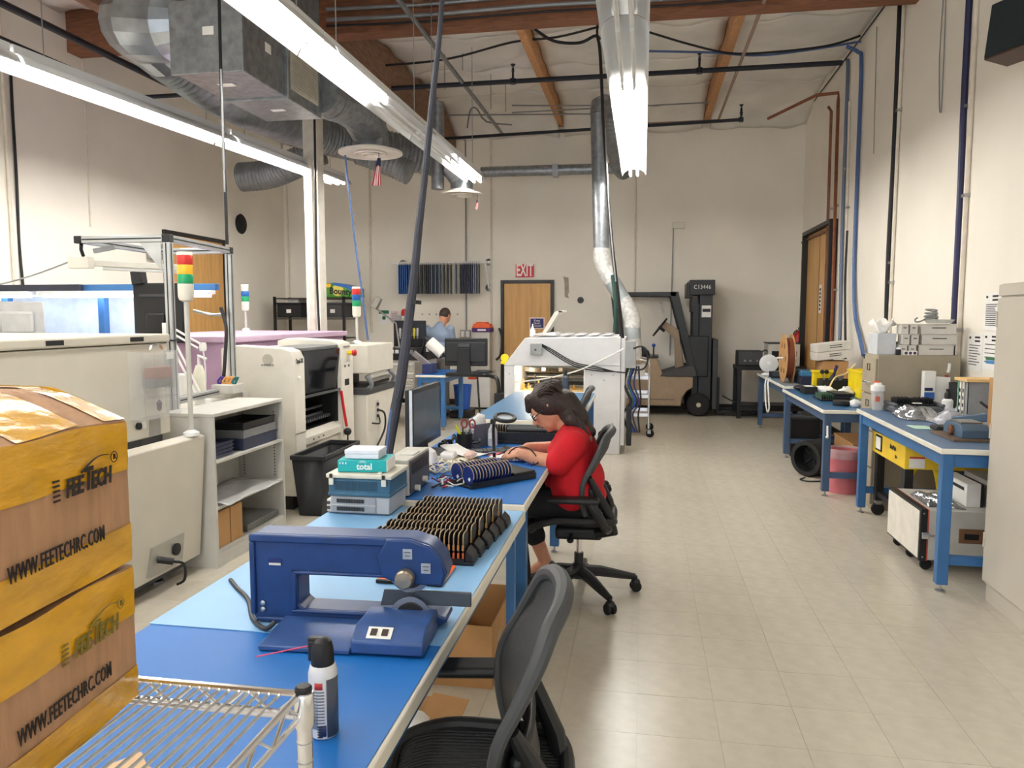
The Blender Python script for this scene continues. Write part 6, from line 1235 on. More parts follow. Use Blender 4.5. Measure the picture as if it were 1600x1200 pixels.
B().lathe([(0,0),(.023,0),(.024,.004),(.024,.022),(.02,.027),(0,.028)],(-.578,1.768,.905),(0,-1,0),20).o('clamp_nut',M('nut_steel',(176,160,136),.3,.8),t)
B().prism([(-.655,.818),(-.645,.858),(-.42,.860),(-.42,.826),(-.5,.826),(-.52,.822),(-.655,.816)],1.80,1.806,'y').o('guide_plate',M('plate_slate',(66,74,86),.4),t)
B().cbox((-.49,1.80,.842),(.145,.012,.036)).o('guide_strip',M('plate_slate',(66,74,86)),t,bev=.002)
for x,z in ((-.575,.963),(-.528,.928)): B().cbox((x,1.7725,z),(.024,.002,.026)).o('round_decal',M('decal_grey',(150,158,170),.5),t)
for x,z in ((-.575,.963),(-.528,.928)): B().box(x-.008,x+.008,1.7708,1.7714,z+.004,z+.0055).box(x-.006,x+.006,1.7708,1.7714,z-.005,z-.0035).o('decal_print',INK,t)
B().cbox((-.93,1.784,.925),(.036,.002,.017)).o('name_plate',M('plate_navy',(24,36,96),.4),t); B().box(-.946,-.914,1.782,1.7828,.917,.923).o('plate_strip',LGREY,t)
for z in (.815,.798): B().lathe([(0,0),(.007,0),(.007,.004),(0,.006)],(-.965,1.784,z),(0,-1,0),10).o('screw',STEEL,t)
t.rotation_euler=(0,0,.05)
B().tube([(-.905,1.72,.79),(-.93,1.715,.772),(-1.0,1.78,.7665),(-1.08,1.90,.7665),(-1.16,1.98,.7665),(-1.215,2.04,.7665)],.0065,8,5).t('cutter_cord',M('cord_dark',(40,42,48),.5),'dark power cord of the blue cutter lying on the bench','cable')
# ---------- spray can ----------
c=Vector((-.592,1.305,.7605))
t=T('air_duster_can','white and grey spray can with black nozzle and red straw in front','spray can',c)
B().lathe([(.024,0),(.0275,.004),(.0275,.125),(.024,.138),(.018,.145)],c,n=28).o('can_body',M('can_white',(206,208,212),.3,.15,var=.02),t)
def wrap(a0,a1,z0,z1,r,mat,name): 
    return B().grid(lambda u,v:(c.x+r*math.cos(a0+(a1-a0)*u),c.y+r*math.sin(a0+(a1-a0)*u),c.z+z0+(z1-z0)*v),10,2).o(name,mat,t,thick=.0004)
wrap(-2.1,-1.55,.022,.1,.0279,M('label_grey',(150,156,166),.4),'label_panel'); wrap(-.95,.2,.005,.118,.0279,M('label_dark',(66,72,84),.4),'dark_panel'); wrap(-1.75,-1.2,.1,.113,.0281,M('label_red2',(180,50,50),.5),'red_panel')
wrap(-1.5,-1.0,.008,.03,.0281,M('label_navy',(30,44,90),.5),'navy_panel')
b=B()
for k in range(11):
    z=.034+.006*k; b.grid(lambda u,v:(c.x+.0282*math.cos(-1.95+.85*u),c.y+.0282*math.sin(-1.95+.85*u),c.z+z+.0022*v),8,1)
b.o('small_print',M('print_grey',(96,100,112),.6),t,thick=.0003)
b=B()
for k in range(5): b.grid(lambda u,v:(c.x+.0282*math.cos(-1.6+.35*u),c.y+.0282*math.sin(-1.6+.35*u),c.z+.006+.005*k+.003*v),5,1)
b.o('barcode',INK,t,thick=.0003)
B().lathe([(.020,.135),(.022,.14),(.021,.17),(.017,.185),(.010,.19),(0,.191)],c,n=20).o('cap',BLK,t,bev=.001); B().cbox(c+Vector((-.018,-.003,.165)),(.016,.012,.04)).cbox(c+Vector((-.012,0,.185)),(.03,.016,.012)).o('trigger',BLK,t,bev=.003)
B().cyl(c+Vector((-.018,-.004,.176)),c+Vector((-.125,-.02,.152)),.0014,6).o('straw',M('straw_red',(190,50,90),.4),t)
# ---------- orange folder ----------
t=T('orange_notebook','orange notebook with black edge half under the blue cutter','notebook',(-.68,2.18,.7626)); bx(-.775,-.575,2.1,2.27,.763,.769).o('pages',PAPER,t); bx(-.777,-.573,2.108,2.272,.769,.771).o('orange_cover',M('orange_cover',(250,96,44),.5,var=.02),t); bx(-.777,-.573,2.096,2.108,.763,.774).o('black_binding',BLK,t,bev=.002); bx(-.777,-.573,2.1,2.272,.7627,.7629).o('rear_cover',BLK,t)
# ---------- instrument stack ----------
t=T('lower_instrument','grey slim instrument with vents at the bottom of the stack','instrument',(-1.12,2.92,.7626))
bx(-1.235,-.985,2.83,3.04,.767,.838).o('case',M('inst_grey',(168,170,174),.4),t,bev=.005); bx(-1.225,-1.04,2.826,2.83,.772,.835).o('front_panel',M('inst_grey2',(146,148,154),.4),t,bev=.002); bx(-1.235,-1.04,2.824,2.8262,.801,.804).o('panel_split',LGREY,t)
b=B()
for r in range(2):
    for k in range(26): b.box(-1.205+.0045*k,-1.2025+.0045*k,2.8235,2.826,.779+.032*r,.795+.032*r)
b.o('vent_slots',BLK,t,kind='stuff'); bx(-1.255,-1.236,2.84,2.99,.768,.82).o('side_connector',LGREY,t,bev=.003)
for z in (.785,.805): bx(-1.253,-1.24,2.838,2.84,z-.006,z+.006).o('connector_port',DGREY,t)
for x in (-1.21,-1.01): B().cyl((x,2.86,.7627),(x,2.86,.767),.01,10).cyl((x,3.02,.7627),(x,3.02,.767),.01,10).o('foot',BLK,t)
t=T('blue_oscilloscope','teal blue oscilloscope with cream top and latches, in the stack','instrument',(-1.12,2.92,.8385))
TEAL=M('scope_teal',(48,92,118),.45); CRM=M('scope_cream',(208,204,190),.45)
bx(-1.24,-.98,2.825,3.045,.842,.91).o('case',TEAL,t,bev=.006); bx(-1.248,-.972,2.818,3.05,.911,.930).o('cream_top',CRM,t,bev=.006); bx(-1.242,-.978,2.823,3.047,.839,.853).o('base_rim',TEAL,t,bev=.003)
b=B()
for k in range(30): b.box(-1.21+.006*k,-1.207+.006*k,2.8235,2.826,.862,.9)
b.o('vent_slots',M('teal_dark',(30,60,80),.5),t,kind='stuff')
for x in (-1.225,-1.005):
    l_=bx(x-.008,x+.012,2.812,2.819,.885,.912).o('latch',CRM,t,bev=.002); bx(x-.004,x+.006,2.8105,2.818,.915,.93).o('latch_clip',BLK,l_)
for k in range(3): B().cyl((-1.03-.02*k,2.85+.03*k,.93),(-1.03-.02*k,2.85+.03*k,.936),.009,10).o('top_stud',CRM,t)
t=T('teal_carton','turquoise product carton lettered total on the instrument stack','box',(-1.11,2.92,.9302)); R=rotz(.1); c=Vector((-1.115,2.93,.956))
TQ=M('turquoise',(20,164,168),.45,var=.02)
B().cbox(c,(.2,.15,.048),R).o('carton',TQ,t,bev=.002); B().cbox(c+R@Vector((.1012,0,0)),(.002,.148,.046),R).o('white_end',PAPER,t); 
n=R@Vector((0,-1,0)); B().text('total',.036,c+R@Vector((.01,-.0756,-.002)),n,(0,0,1),sx=.95,off=.0008).o('lettering',WHITE,t)
b=B()
for k in range(2): b.tube([c+R@Vector((.002+.008*(k+1)*math.cos(a),-.0757,.013+.004*(k+1)*math.sin(a))) for a in [PI*j/8 for j in range(9)]],.0008,5)
b.o('wifi_mark',WHITE,t); b=B()
for k in range(3): b.cbox(c+R@Vector((-.09+.012*k,-.0756,.012)),(.004,.001,.008),R)
b.o('small_print',WHITE,t)
t=T('white_carton','small white lidded carton on top of the turquoise carton','box',(-1.115,2.93,.981)); c2=Vector((-1.118,2.93,.998)); R2=rotz(.05)
B().cbox(c2,(.14,.11,.017*2-.002),R2).o('base',M('carton_lilac_white',(222,224,234),.5),t,bev=.002); B().cbox(c2+Vector((0,0,.012)),(.144,.114,.017),R2).o('lid',M('carton_lilac_white',(222,224,234)),t,bev=.003)
# ---------- boards in racks ----------
BLKT=M('rack_black',(22,23,28),.4)
def make_board(front):
    t=T('circuit_board','black circuit board with gold edge','circuit board',(0,0,0),0,'racked boards')
    pl=[(.033,.008)]+[(.033-.018+.018*math.cos(a),.076+.018*math.sin(a)) for a in [PI/2*k/6 for k in range(7)]]+[(-.033+.018+.018*math.cos(a),.076+.018*math.sin(a)) for a in [PI/2+PI/2*k/6 for k in range(7)]]+[(-.033,.008)]
    B().prism(pl,-.002,.002,'x').o('plate',PCB,t)
    B().tube([Vector((0,y,z+.0012)) for y,z in pl[1:-1]]+[Vector((0,-.0335,.055))],.0021,5).o('gold_edge',GOLD,t)
    for k in range(2): B().box(-.0034,.0034,-.0368,-.0343,.016+.026*k,.034+.026*k).o('connector',M('connector_copper',(186,98,60),.4,.3) if k==0 else M('connector_tan',(170,130,84),.4,.3),t)
    return t
pb=make_board(1)
rows=[(-.852,2.335,20,'nearest'),(-.846,2.425,21,'second'),(-.838,2.515,21,'third'),(-.832,2.605,21,'fourth'),(-.826,2.69,21,'fifth'),(-.82,2.775,21,'farthest')]
first=True
for xr,yr,nb,nm in rows:
    t=T('board_rack','black toothed rack of circuit boards, %s of six on the foreground bench'%nm,'rack',(xr+.17,yr,zt),0,'board racks on the foreground bench')
    bx(xr-.012,xr+.33,yr-.042,yr+.04,zt+.0005,zt+.012).o('base',BLKT,t,bev=.002)
    for q in ((yr-.042,yr-.037),(yr+.036,yr+.04)): bx(xr-.012,xr+.30,q[0],q[1],zt+.012,zt+.022).o('rail',BLKT,t)
    B().prism([(xr+.30,zt+.012),(xr+.33,zt+.012),(xr+.325,zt+.03),(xr+.305,zt+.05)],yr-.04,yr+.038,'y').o('end_wall',BLKT,t,bev=.003)
    pitch=.295/(nb-1); lab='black gold edged circuit board standing in the %s rack on the foreground bench'%nm
    for k in range(nb):
        loc=(xr+pitch*k,yr,zt+.0055)
        if first: pb.location=loc; pb['label']=lab; pb['group']='circuit boards in the %s rack'%nm; first=False
        else: dup(pb,loc,None,lab,'circuit boards in the %s rack'%nm)
# ---------- on the woman's bench ----------
t=T('power_supply','grey beige power supply box with black front at the bench corner','instrument',(-1.03,3.25,z2))
bx(-1.10,-.99,3.09,3.42,z2+.006,.94).o('case',M('psu_grey',(186,184,176),.45),t,bev=.004); bx(-.99,-.985,3.11,3.40,z2+.014,.93).o('side_panel',M('psu_dark',(70,72,78),.5),t)
b=B()
for k in range(6): b.box(-.985,-.982,3.13,3.38,.87+.009*k,.874+.009*k)
b.o('vent_slots',BLK,t)
for yv,z in ((3.18,.80),(3.3,.815)): B().cyl((-.985,yv,z),(-.965,yv,z),.014,12).o('knob',CREAM2,t)
bx(-1.06,-1.0,3.2,3.3,.94,.944).o('top_label',LGREY,t)
for x in (-1.09,-1.0): bx(x-.008,x+.008,3.1,3.12,z2,z2+.006).o('foot',BLK,t)
t=T('desk_display','black flat monitor seen from the side on the bench edge','monitor',(-1.2,4.1,z2))
bx(-1.245,-1.215,3.84,4.42,.83,1.165).o('rear_shell',BLK,t,bev=.008); bx(-1.215,-1.205,3.84,4.42,.83,1.165).o('bezel',M('bezel_black',(40,42,46),.35),t,bev=.002); bx(-1.2055,-1.203,3.865,4.395,.86,1.14).o('screen',M('screen_grey',(82,90,96),.25),t); bx(-1.218,-1.202,3.836,3.842,.83,1.165).o('silver_edge',ALU,t)
B().prism([(-1.24,.785),(-1.215,.785),(-1.22,.95),(-1.24,.95)],4.08,4.18,'y').o('stand_neck',BLK,t); bx(-1.25,-1.08,3.98,4.28,z2,.786).o('stand_foot',BLK,t,bev=.006)
def junk(cx,cy,n,sp,mats,name,label,h=.05,r=.0035,cat='cables',sd=1):
    random.seed(sd); t=T(name,label,cat,(cx,cy,z2))
    for k in range(n):
        pts=[]; x,y=cx+random.uniform(-sp,sp),cy+random.uniform(-sp*1.1,sp*1.1); a=random.uniform(0,6.3)
        for i in range(7):
            pts.append((x,y,z2+.006+random.uniform(0,h))); a+=random.uniform(-1.1,1.1)+.5; x+=math.cos(a)*sp*.45; y+=math.sin(a)*sp*.45
            x=min(max(x,cx-sp*1.6),cx+sp*1.6); y=min(max(y,cy-sp*1.8),cy+sp*1.8)
        B().tube(pts,r,6,5).o('wire',mats[k%len(mats)],t)
    return t
WW=M('wire_white',(222,216,200),.5); WB=M('wire_black',(28,28,30),.5); WR=M('wire_red',(170,40,50),.5); WBL=M('wire_blue',(60,60,150),.5)
junk(-.92,3.58,9,.085,[WW,WW,WB,WW,WBL],'cable_tangle','tangle of white and black wires in the middle of the bench',.045,.0042,sd=3)
junk(-.86,3.36,8,.06,[WB,WR,WW,WB],'cable_tangle','tangle of black and red wires beside the disc rack',.03,.0035,sd=6)
junk(-.99,3.6,5,.07,[WW,M('wire_grey',(170,170,165),.5)],'cable_tangle','pale wires draped behind the power supply',.05,.005,sd=9)
junk(-1.06,4.42,12,.075,[BLK,DGREY,WB,BLK],'black_lead_heap','heap of black leads and clips behind the monitor',.05,.007,sd=12)
junk(-.66,3.95,7,.07,[WBL,WB,M('wire_lightblue',(90,130,200),.5)],'probe_leads','thin dark blue leads lying by the woman\'s hands',.03,.0028,sd=15)
t=T('tape_roll','orange roll of tape beside the white dispenser','tape',(-1.13,3.72,z2)); B().lathe([(.022,-.012),(.036,-.012),(.036,.012),(.022,.012)],(-1.14,3.66,z2+.037),(.4,-.9,0),22).o('roll',M('tape_orange',(240,140,40),.45),t)
t=T('white_dispenser','white rounded tape dispenser standing behind the power supply','dispenser',(-1.12,3.78,z2)); B().prism([(-1.17,z2),(-1.05,z2),(-1.05,z2+.05),(-1.06,z2+.08),(-1.09,z2+.1),(-1.12,z2+.1),(-1.15,z2+.08),(-1.165,z2+.04)],3.72,3.80,'y').o('body',WHITEG,t,bev=.018,seg=4)
t=T('white_puck','small white rounded device on the power strip','device',(-1.02,3.9,z2+.02)); bx(-1.06,-.985,3.86,3.95,z2+.021,z2+.055).o('body',WHITEG,t,bev=.012,seg=3); bx(-1.065,-.98,3.855,3.955,z2+.0205,z2+.028).o('base',LGREY,t,bev=.002)
t=T('power_strip','cream power strip lying under wires on the bench','power strip',(-1.0,3.82,z2)); bx(-1.13,-.86,3.82,3.97,z2,z2+.0203).o('body',M('strip_cream',(220,212,190),.5),t,bev=.004)
for k in range(4): bx(-.97+.03*k,-.955+.03*k,3.83,3.85,z2+.0203,z2+.0215).o('socket',DGREY,t)
crumple((-.90,3.9,z2+.042),(.035,.035,.022),M('pinkish_wrap',(226,196,184),.8),'crumpled_wrap','pinkish crumpled wrap on the power strip','paper',5)
t=T('white_tag','small white paper tag among the wires','paper',(-.86,3.62,z2)); bx(-.89,-.82,3.6,3.66,z2+.0005,z2+.002).o('paper',PAPER,t); bx(-.88,-.84,3.62,3.63,z2+.002,z2+.0024).o('print',INK,t)
t=T('pen_cup','black mesh pen cup holding scissors and a yellow highlighter','pen holder',(-1.03,4.27,z2)); B().lathe([(0,.003),(.038,.003),(.043,.1),(.046,.1),(.041,0),(0,0)],(-1.02,4.27,z2),n=22).o('cup',BLK,t)
for (dx,dy,h,m_) in ((-.01,.012,.135,BLK),(.018,.015,.13,M('pen_blue',(40,60,140),.4)),(.02,-.008,.125,DGREY),(.0,.02,.13,M('pen_green',(40,120,80),.4))): B().bar((-1.02+dx*.5,4.27+dy*.5,z2+.005),(-1.02+dx*1.6,4.27+dy*1.6,z2+h),.008).o('pen',m_,t)
u=T('highlighter','bright yellow highlighter leaning in the pen cup','pen',(-1.03,4.27,z2+.004)); B().cyl((-1.02,4.27,z2+.03),(-1.06,4.25,z2+.135),.009,10).o('barrel',M('highlighter_yellow',(226,226,40),.4),u); B().cyl((-1.06,4.25,z2+.135),(-1.066,4.247,z2+.15),.006,8).o('tip',M('highlighter_yellow',(226,226,40)),u)
u=T('red_scissors','red handled scissors standing in the pen cup','scissors',(-1.0,4.28,z2+.004))
for s in (-1,1):
    B().tube([(-1.0+.024*s+.017*math.cos(a),4.28,z2+.155+.024*math.sin(a)) for a in [2*PI*k/18 for k in range(18)]],.005,6,closed=True).o('finger_loop',M('scissor_red',(140,30,44),.4),u); B().bar((-1.0+.016*s,4.28,z2+.135),(-1.0-.006*s,4.28,z2+.01),.01,.003).o('blade',STEEL,u)
t=T('grey_file_box','grey upright folder box between pen cup and bottle','organiser',(-.95,4.4,z2)); B().prism([(-.985,4.36),(-.985,4.37),(-.90,4.5),(-.895,4.49)],z2,z2+.135,'z').o('front',M('slate_card',(98,100,112),.6),t); B().prism([(-.985,4.37),(-.985,4.46),(-.98,4.46),(-.98,4.378)],z2,z2+.12,'z').o('side',M('slate_card',(98,100,112)),t); bx(-.985,-.90,4.44,4.5,z2,z2+.01).o('base',M('slate_card',(98,100,112)),t)
crumple((-.99,4.55,z2+.13),(.04,.03,.05),MATS['tissue'],'tissue','white tissue rising behind the pen cup','tissue',7)
t=T('tissue_pack','low box under the tissue behind the pen cup','box',(-.99,4.56,z2)); bx(-1.04,-.94,4.51,4.61,z2,z2+.085).o('carton',LGREY,t,bev=.003); bx(-1.03,-.95,4.5085,4.51,z2+.02,z2+.06).o('label',M('slate_card',(98,100,112)),t)
c=Vector((-.885,4.43,z2)); t=T('wash_bottle','clear squeeze bottle with black cap and blue liquid on the bench','bottle',c); B().lathe([(.026,0),(.03,.004),(.03,.07),(.026,.1),(.014,.125),(.012,.14)],c,n=20).o('body',M('bottle_clear',(222,226,228),.2,alpha=.75),t); B().lathe([(0,.002),(.028,.004),(.028,.03),(0,.031)],c,n=18).o('blue_liquid',M('liquid_blue',(90,150,200),.2),t); B().lathe([(.014,.135),(.014,.16),(.01,.165),(0,.166)],c,n=16).o('cap',BLK,t); wrap_=bx(c.x-.018,c.x+.012,c.y-.0315,c.y-.0295,z2+.05,z2+.085).o('label',PAPER,t)
t=T('keyboard','black keyboard in front of the pen cup','keyboard',(-.92,4.15,z2)); R=rotz(.35); c=Vector((-.90,4.17,z2+.009)); B().cbox(c,(.34,.11,.016),R).o('base',BLK,t,bev=.003); b=B()
for i in range(15):
    for j in range(4): b.cbox(c+R@Vector((-.154+.022*i,-.036+.024*j,.011)),(.018,.019,.006),R)
b.o('keys',DGREY,t,kind='stuff')
t=T('computer_mouse','black mouse behind the magnifier lamp','mouse',(-.77,4.26,z2)); B().sph((-.765,4.26,z2+.011),(.045,.032,.022),18,10,rotz(.4)).o('body',BLK,t); B().bar((-.79,4.25,z2+.03),(-.775,4.257,z2+.034),.008).o('wheel',DGREY,t)
def sheet3(p,label,name='paper_sheet',cv=.03,w=.21,l=.29,rz=0,mat=PAPER,dz=.0):
    R=rotz(rz); p=Vector(p)
    return B().grid(lambda u,v:p+R@Vector(((u-.5)*l,(v-.5)*w,dz+cv*(2*u-1)**2+.004*math.sin(6*v))),14,6).t(name,mat,label,'paper',thick=.0012)
sheet3((-.915,3.985,z2+.03),'long white sheet curling up over the keyboard edge',rz=-.55,cv=.035,l=.36,w=.13)
sheet3((-.70,4.05,z2+.006),'white sheet with pink edge under the woman\'s hands',rz=-.35,cv=.004,l=.22,w=.15)
B().cbox((-.80,4.12,z2+.013),(.03,.14,.002),rotz(-.35)).t('pink_edge_strip',M('pink_edge',(230,110,120),.7),'pink sticker strip on the white sheet by the lamp','paper')
t=T('magnifier_lamp','black ring magnifier lamp on a gooseneck by the woman','lamp',(-.775,3.93,z2)); c=Vector((-.69,3.78,1.04))
R=frame((.12,-.22,.95),(0,1,0)); ring_=lambda r:[c+R@Vector((r*math.cos(a),r*math.sin(a),0)) for a in [2*PI*k/32 for k in range(32)]]
B().tube(ring_(.05),.0105,10,closed=True).o('ring_housing',BLK,t); B().lathe([(0,-.003),(.041,-.003),(.041,.003),(0,.003)],c,R@Vector((0,0,1)),28).o('lens',M('lens_clear',(236,240,242),.03,alpha=.35,var=0),t)
B().tube([(-.775,3.93,z2+.01),(-.776,3.92,.86),(-.775,3.9,.95),(-.765,3.87,1.0),(-.745,3.83,1.025),c+R@Vector((-.05,0.012,-.004))],.0085,10,5).o('gooseneck',BLK,t); B().lathe([(0,0),(.045,0),(.045,.012),(.012,.02),(0,.02)],(-.775,3.93,z2),n=20).o('base',BLK,t)
# disc rack
A0=Vector((-.745,3.30,z2)); dr=math.atan2(.30,.26); t=T('disc_rack','black tray holding blue round boards beside the woman','rack',A0,0)
L0=lambda x,y,z:Vector((A0.x+x,A0.y+y,A0.z+z))
def lb(x0,x1,y0,y1,z0,z1): return bx(A0.x+x0,A0.x+x1,A0.y+y0,A0.y+y1,A0.z+z0,A0.z+z1)
lb(-.02,.37,-.005,.185,.0,.012).o('base',BLKT,t,bev=.002); lb(-.02,.37,-.005,.003,.012,.028).o('rail',BLKT,t); lb(-.02,.37,.088,.096,.012,.026).o('rail',BLKT,t); lb(.24,.37,.0,.18,.012,.04).o('empty_block',BLKT,t,bev=.004)
t.rotation_euler=(0,0,dr); ax=Vector((math.cos(dr),math.sin(dr),0)); ay=Vector((-math.sin(dr),math.cos(dr),0))
DB=M('disc_blue',(28,46,110),.35,var=.08,sc=30)
pd=T('round_board','blue round circuit board','circuit board',(0,0,0),0,'x')
B().prism([(.042*math.cos(2*PI*k/24),.047+.042*math.sin(2*PI*k/24)) for k in range(24)],-.0025,.0025,'x').o('disc',DB,pd)
B().tube([Vector((0,.0425*math.cos(a),.047+.0425*math.sin(a))) for a in [-.3+(PI+.6)*k/16 for k in range(17)]],.003,5).o('gold_rim',GOLD,pd)
B().cbox((-.0035,-.012,.03),(.002,.014,.014),Matrix.Rotation(.78,3,'X')).o('white_mark',WHITE,pd)
first=True
for r in range(2):
    for k in range(13):
        p=A0+ax*(.0+.0185*k)+ay*(.045+.092*r)+Vector((0,0,.008)); lab='blue round circuit board in the %s row of the black tray'%('near','far')[r]; grp='round boards, %s row of the tray'%('near','far')[r]
        if first: pd.location=p; pd.rotation_euler=(0,0,dr); pd['label']=lab; pd['group']=grp; first=False
        else: dup(pd,p,dr,lab,grp)
t=T('violet_pouch','small violet blue pouch beside the disc rack','pouch',(-.86,3.74,z2)); B().cbox((-.83,3.72,z2+.022),(.12,.05,.04),rotz(-.5)).o('pouch',M('pouch_violet',(50,48,120),.5),t,bev=.012,seg=3); B().cbox((-.83,3.72,z2+.044),(.1,.01,.003),rotz(-.5)).o('zip',DGREY,t)
# rear rack
t=T('long_board_rack','long black rack of boards along the far edge of the woman\'s bench','rack',(-.72,4.62,z2))
bx(-.93,-.50,4.52,4.72,z2,z2+.02).o('base',BLKT,t,bev=.003); bx(-.93,-.50,4.52,4.528,z2+.02,z2+.075).o('front_rail',BLKT,t,bev=.002); bx(-.93,-.5,4.712,4.72,z2+.02,z2+.075).o('rear_rail',BLKT,t,bev=.002)
for k in range(3): B().cyl((-.82,4.56+.05*k,z2+.085),(-.5,4.56+.05*k,z2+.085),.012,8).o('rod',DGREY,t)
lab='black gold edged board standing in the long rack behind the lamp'
for k in range(6): dup(pb,(-.915+.017*k,4.6,z2+.012),None,lab,'boards at the left end of the long rack')
for k in range(3): dup(pb,(-.64+.028*k,4.62,z2+.03),None,'black gold edged board raised at the right of the long rack','boards at the right of the long rack')
# ---------- things under the benches ----------
t=T('open_carton','open cardboard box on the floor under the foreground bench','box',(-.8,3.25,0)); x0,x1,y0,y1,h=-1.0,-.60,2.98,3.48,.27
for q in ((x0,x1,y0,y0+.006),(x0,x1,y1-.006,y1),(x0,x0+.006,y0+.006,y1-.006),(x1-.006,x1,y0+.006,y1-.006)): bx(*q,0.003,h).o('side',CARD,t)
bx(x0,x1,y0,y1,0,.003).o('bottom',CARD,t); bx(x1,x1+.002,3.1,3.2,.02,.2).o('packing_tape',M('tape_clear',(190,160,120),.25),t)
t=T('floor_carton','flattened cardboard box lying behind the near chair under the bench','box',(-.85,2.5,0)); bx(-1.0,-.70,2.35,2.7,0,.10).o('carton',CARD,t,bev=.004); B().cbox((-.70,2.52,.112),(.14,.33,.005),Matrix.Rotation(.12,3,'Y')).o('flap',CARD,t)
crumple((-.80,2.45,.125),(.07,.08,.03),MATS['crumpled_white'],'crumpled_wrap','crumpled white wrap on the flattened cardboard under the bench','paper',15)
B().prism([(-.955,1.06),(-.93,1.13),(-.895,1.185),(-.86,1.15),(-.80,1.12),(-.80,1.03)],.7606,.764,'z').t('torn_cardboard',M('card_pale',(208,176,140),.85),'torn piece of pale cardboard on the bench below the wire shelf','cardboard')
# ================= WIRE SHELF AND PARCELS =================
t=T('wire_shelf','chrome wire shelf with corner post in the foreground','shelf',(-.85,.55,1.1))
SX0,SX1,SY0,SY1,SZ=-1.3,-.405,.30,.825,1.10
wm=B().cyl((0,SY0,0),(0,SY1,0),.0021,6).mesh('wire',CHROME); n=int((SX1-SX0-.02)/.0132)
for k in range(n):
    o=bpy.data.objects.new('wire',wm); COL.objects.link(o); o.parent=t; o.location=(SX0+.012+.0132*k+.85,-.55,0)
for y in (SY0,.47,.64,SY1-.03): B().cyl((SX0,y,SZ-.0055),(SX1,y,SZ-.0055),.003,8).o('cross_rod',CHROME,t)
def truss(p,q,name):
    p=Vector(p);q=Vector(q); b=B(); b.cyl(p,q,.0042,8); dz=Vector((0,0,-.03)); b.cyl(p+dz,q+dz,.0036,8); o=b.o(name,CHROME,t); z=B(); m=int((q-p).length/.034); pts=[]
    for k in range(m+1): pts.append(p+(q-p)*(k/m)+(dz if k%2 else Vector()))
    z.tube(pts,.0024,6); z.o('zigzag',CHROME,o)
truss((SX0,SY1,SZ+.002),(SX1,SY1,SZ+.002),'back_truss'); truss((SX1,SY0,SZ+.002),(SX1,SY1,SZ+.002),'side_truss'); truss((SX0,SY0,SZ+.002),(SX1,SY0,SZ+.002),'front_truss')
for x,y in ((SX1+.004,SY1+.002),(SX0-.004,SY1+.002),(SX1+.004,SY0-.002),(SX0-.004,SY0-.002)):
    po=B().lathe([(.0095,-1.1),(.0095,.006)],(x,y,SZ),n=18).o('corner_post',CHROME,t); B().lathe([(.0115,-.04),(.0125,-.036),(.0125,.0),(.0115,.003)],(x,y,SZ),n=18).o('collar',CHROME,po); B().lathe([(.0105,.004),(.0105,.009),(.008,.0115),(0,.012)],(x,y,SZ),n=18).o('end_cap',BLK,po)
    for z in (-.06,-.085,-.11): B().lathe([(.0097,z),(.0102,z+.001),(.0097,z+.002)],(x,y,SZ),n=18).o('groove_ring',STEEL,po)
TAPEY=M('yellow_packing_tape',(204,152,24),.18,var=.10,sc=10,bump=.18,bsc=25,coat=.6,stretch=(1,1,3))
KRAFT=M('kraft_board',(168,130,98),.8,var=.06,sc=12,bump=.12,bsc=60,stretch=(6,6,1)); PRT=M('carton_print',(44,34,30),.7,var=0); PRTF=M('faded_print',(120,104,30),.5,var=0)
P0=Vector((-.598,.79,0)); TH=.10
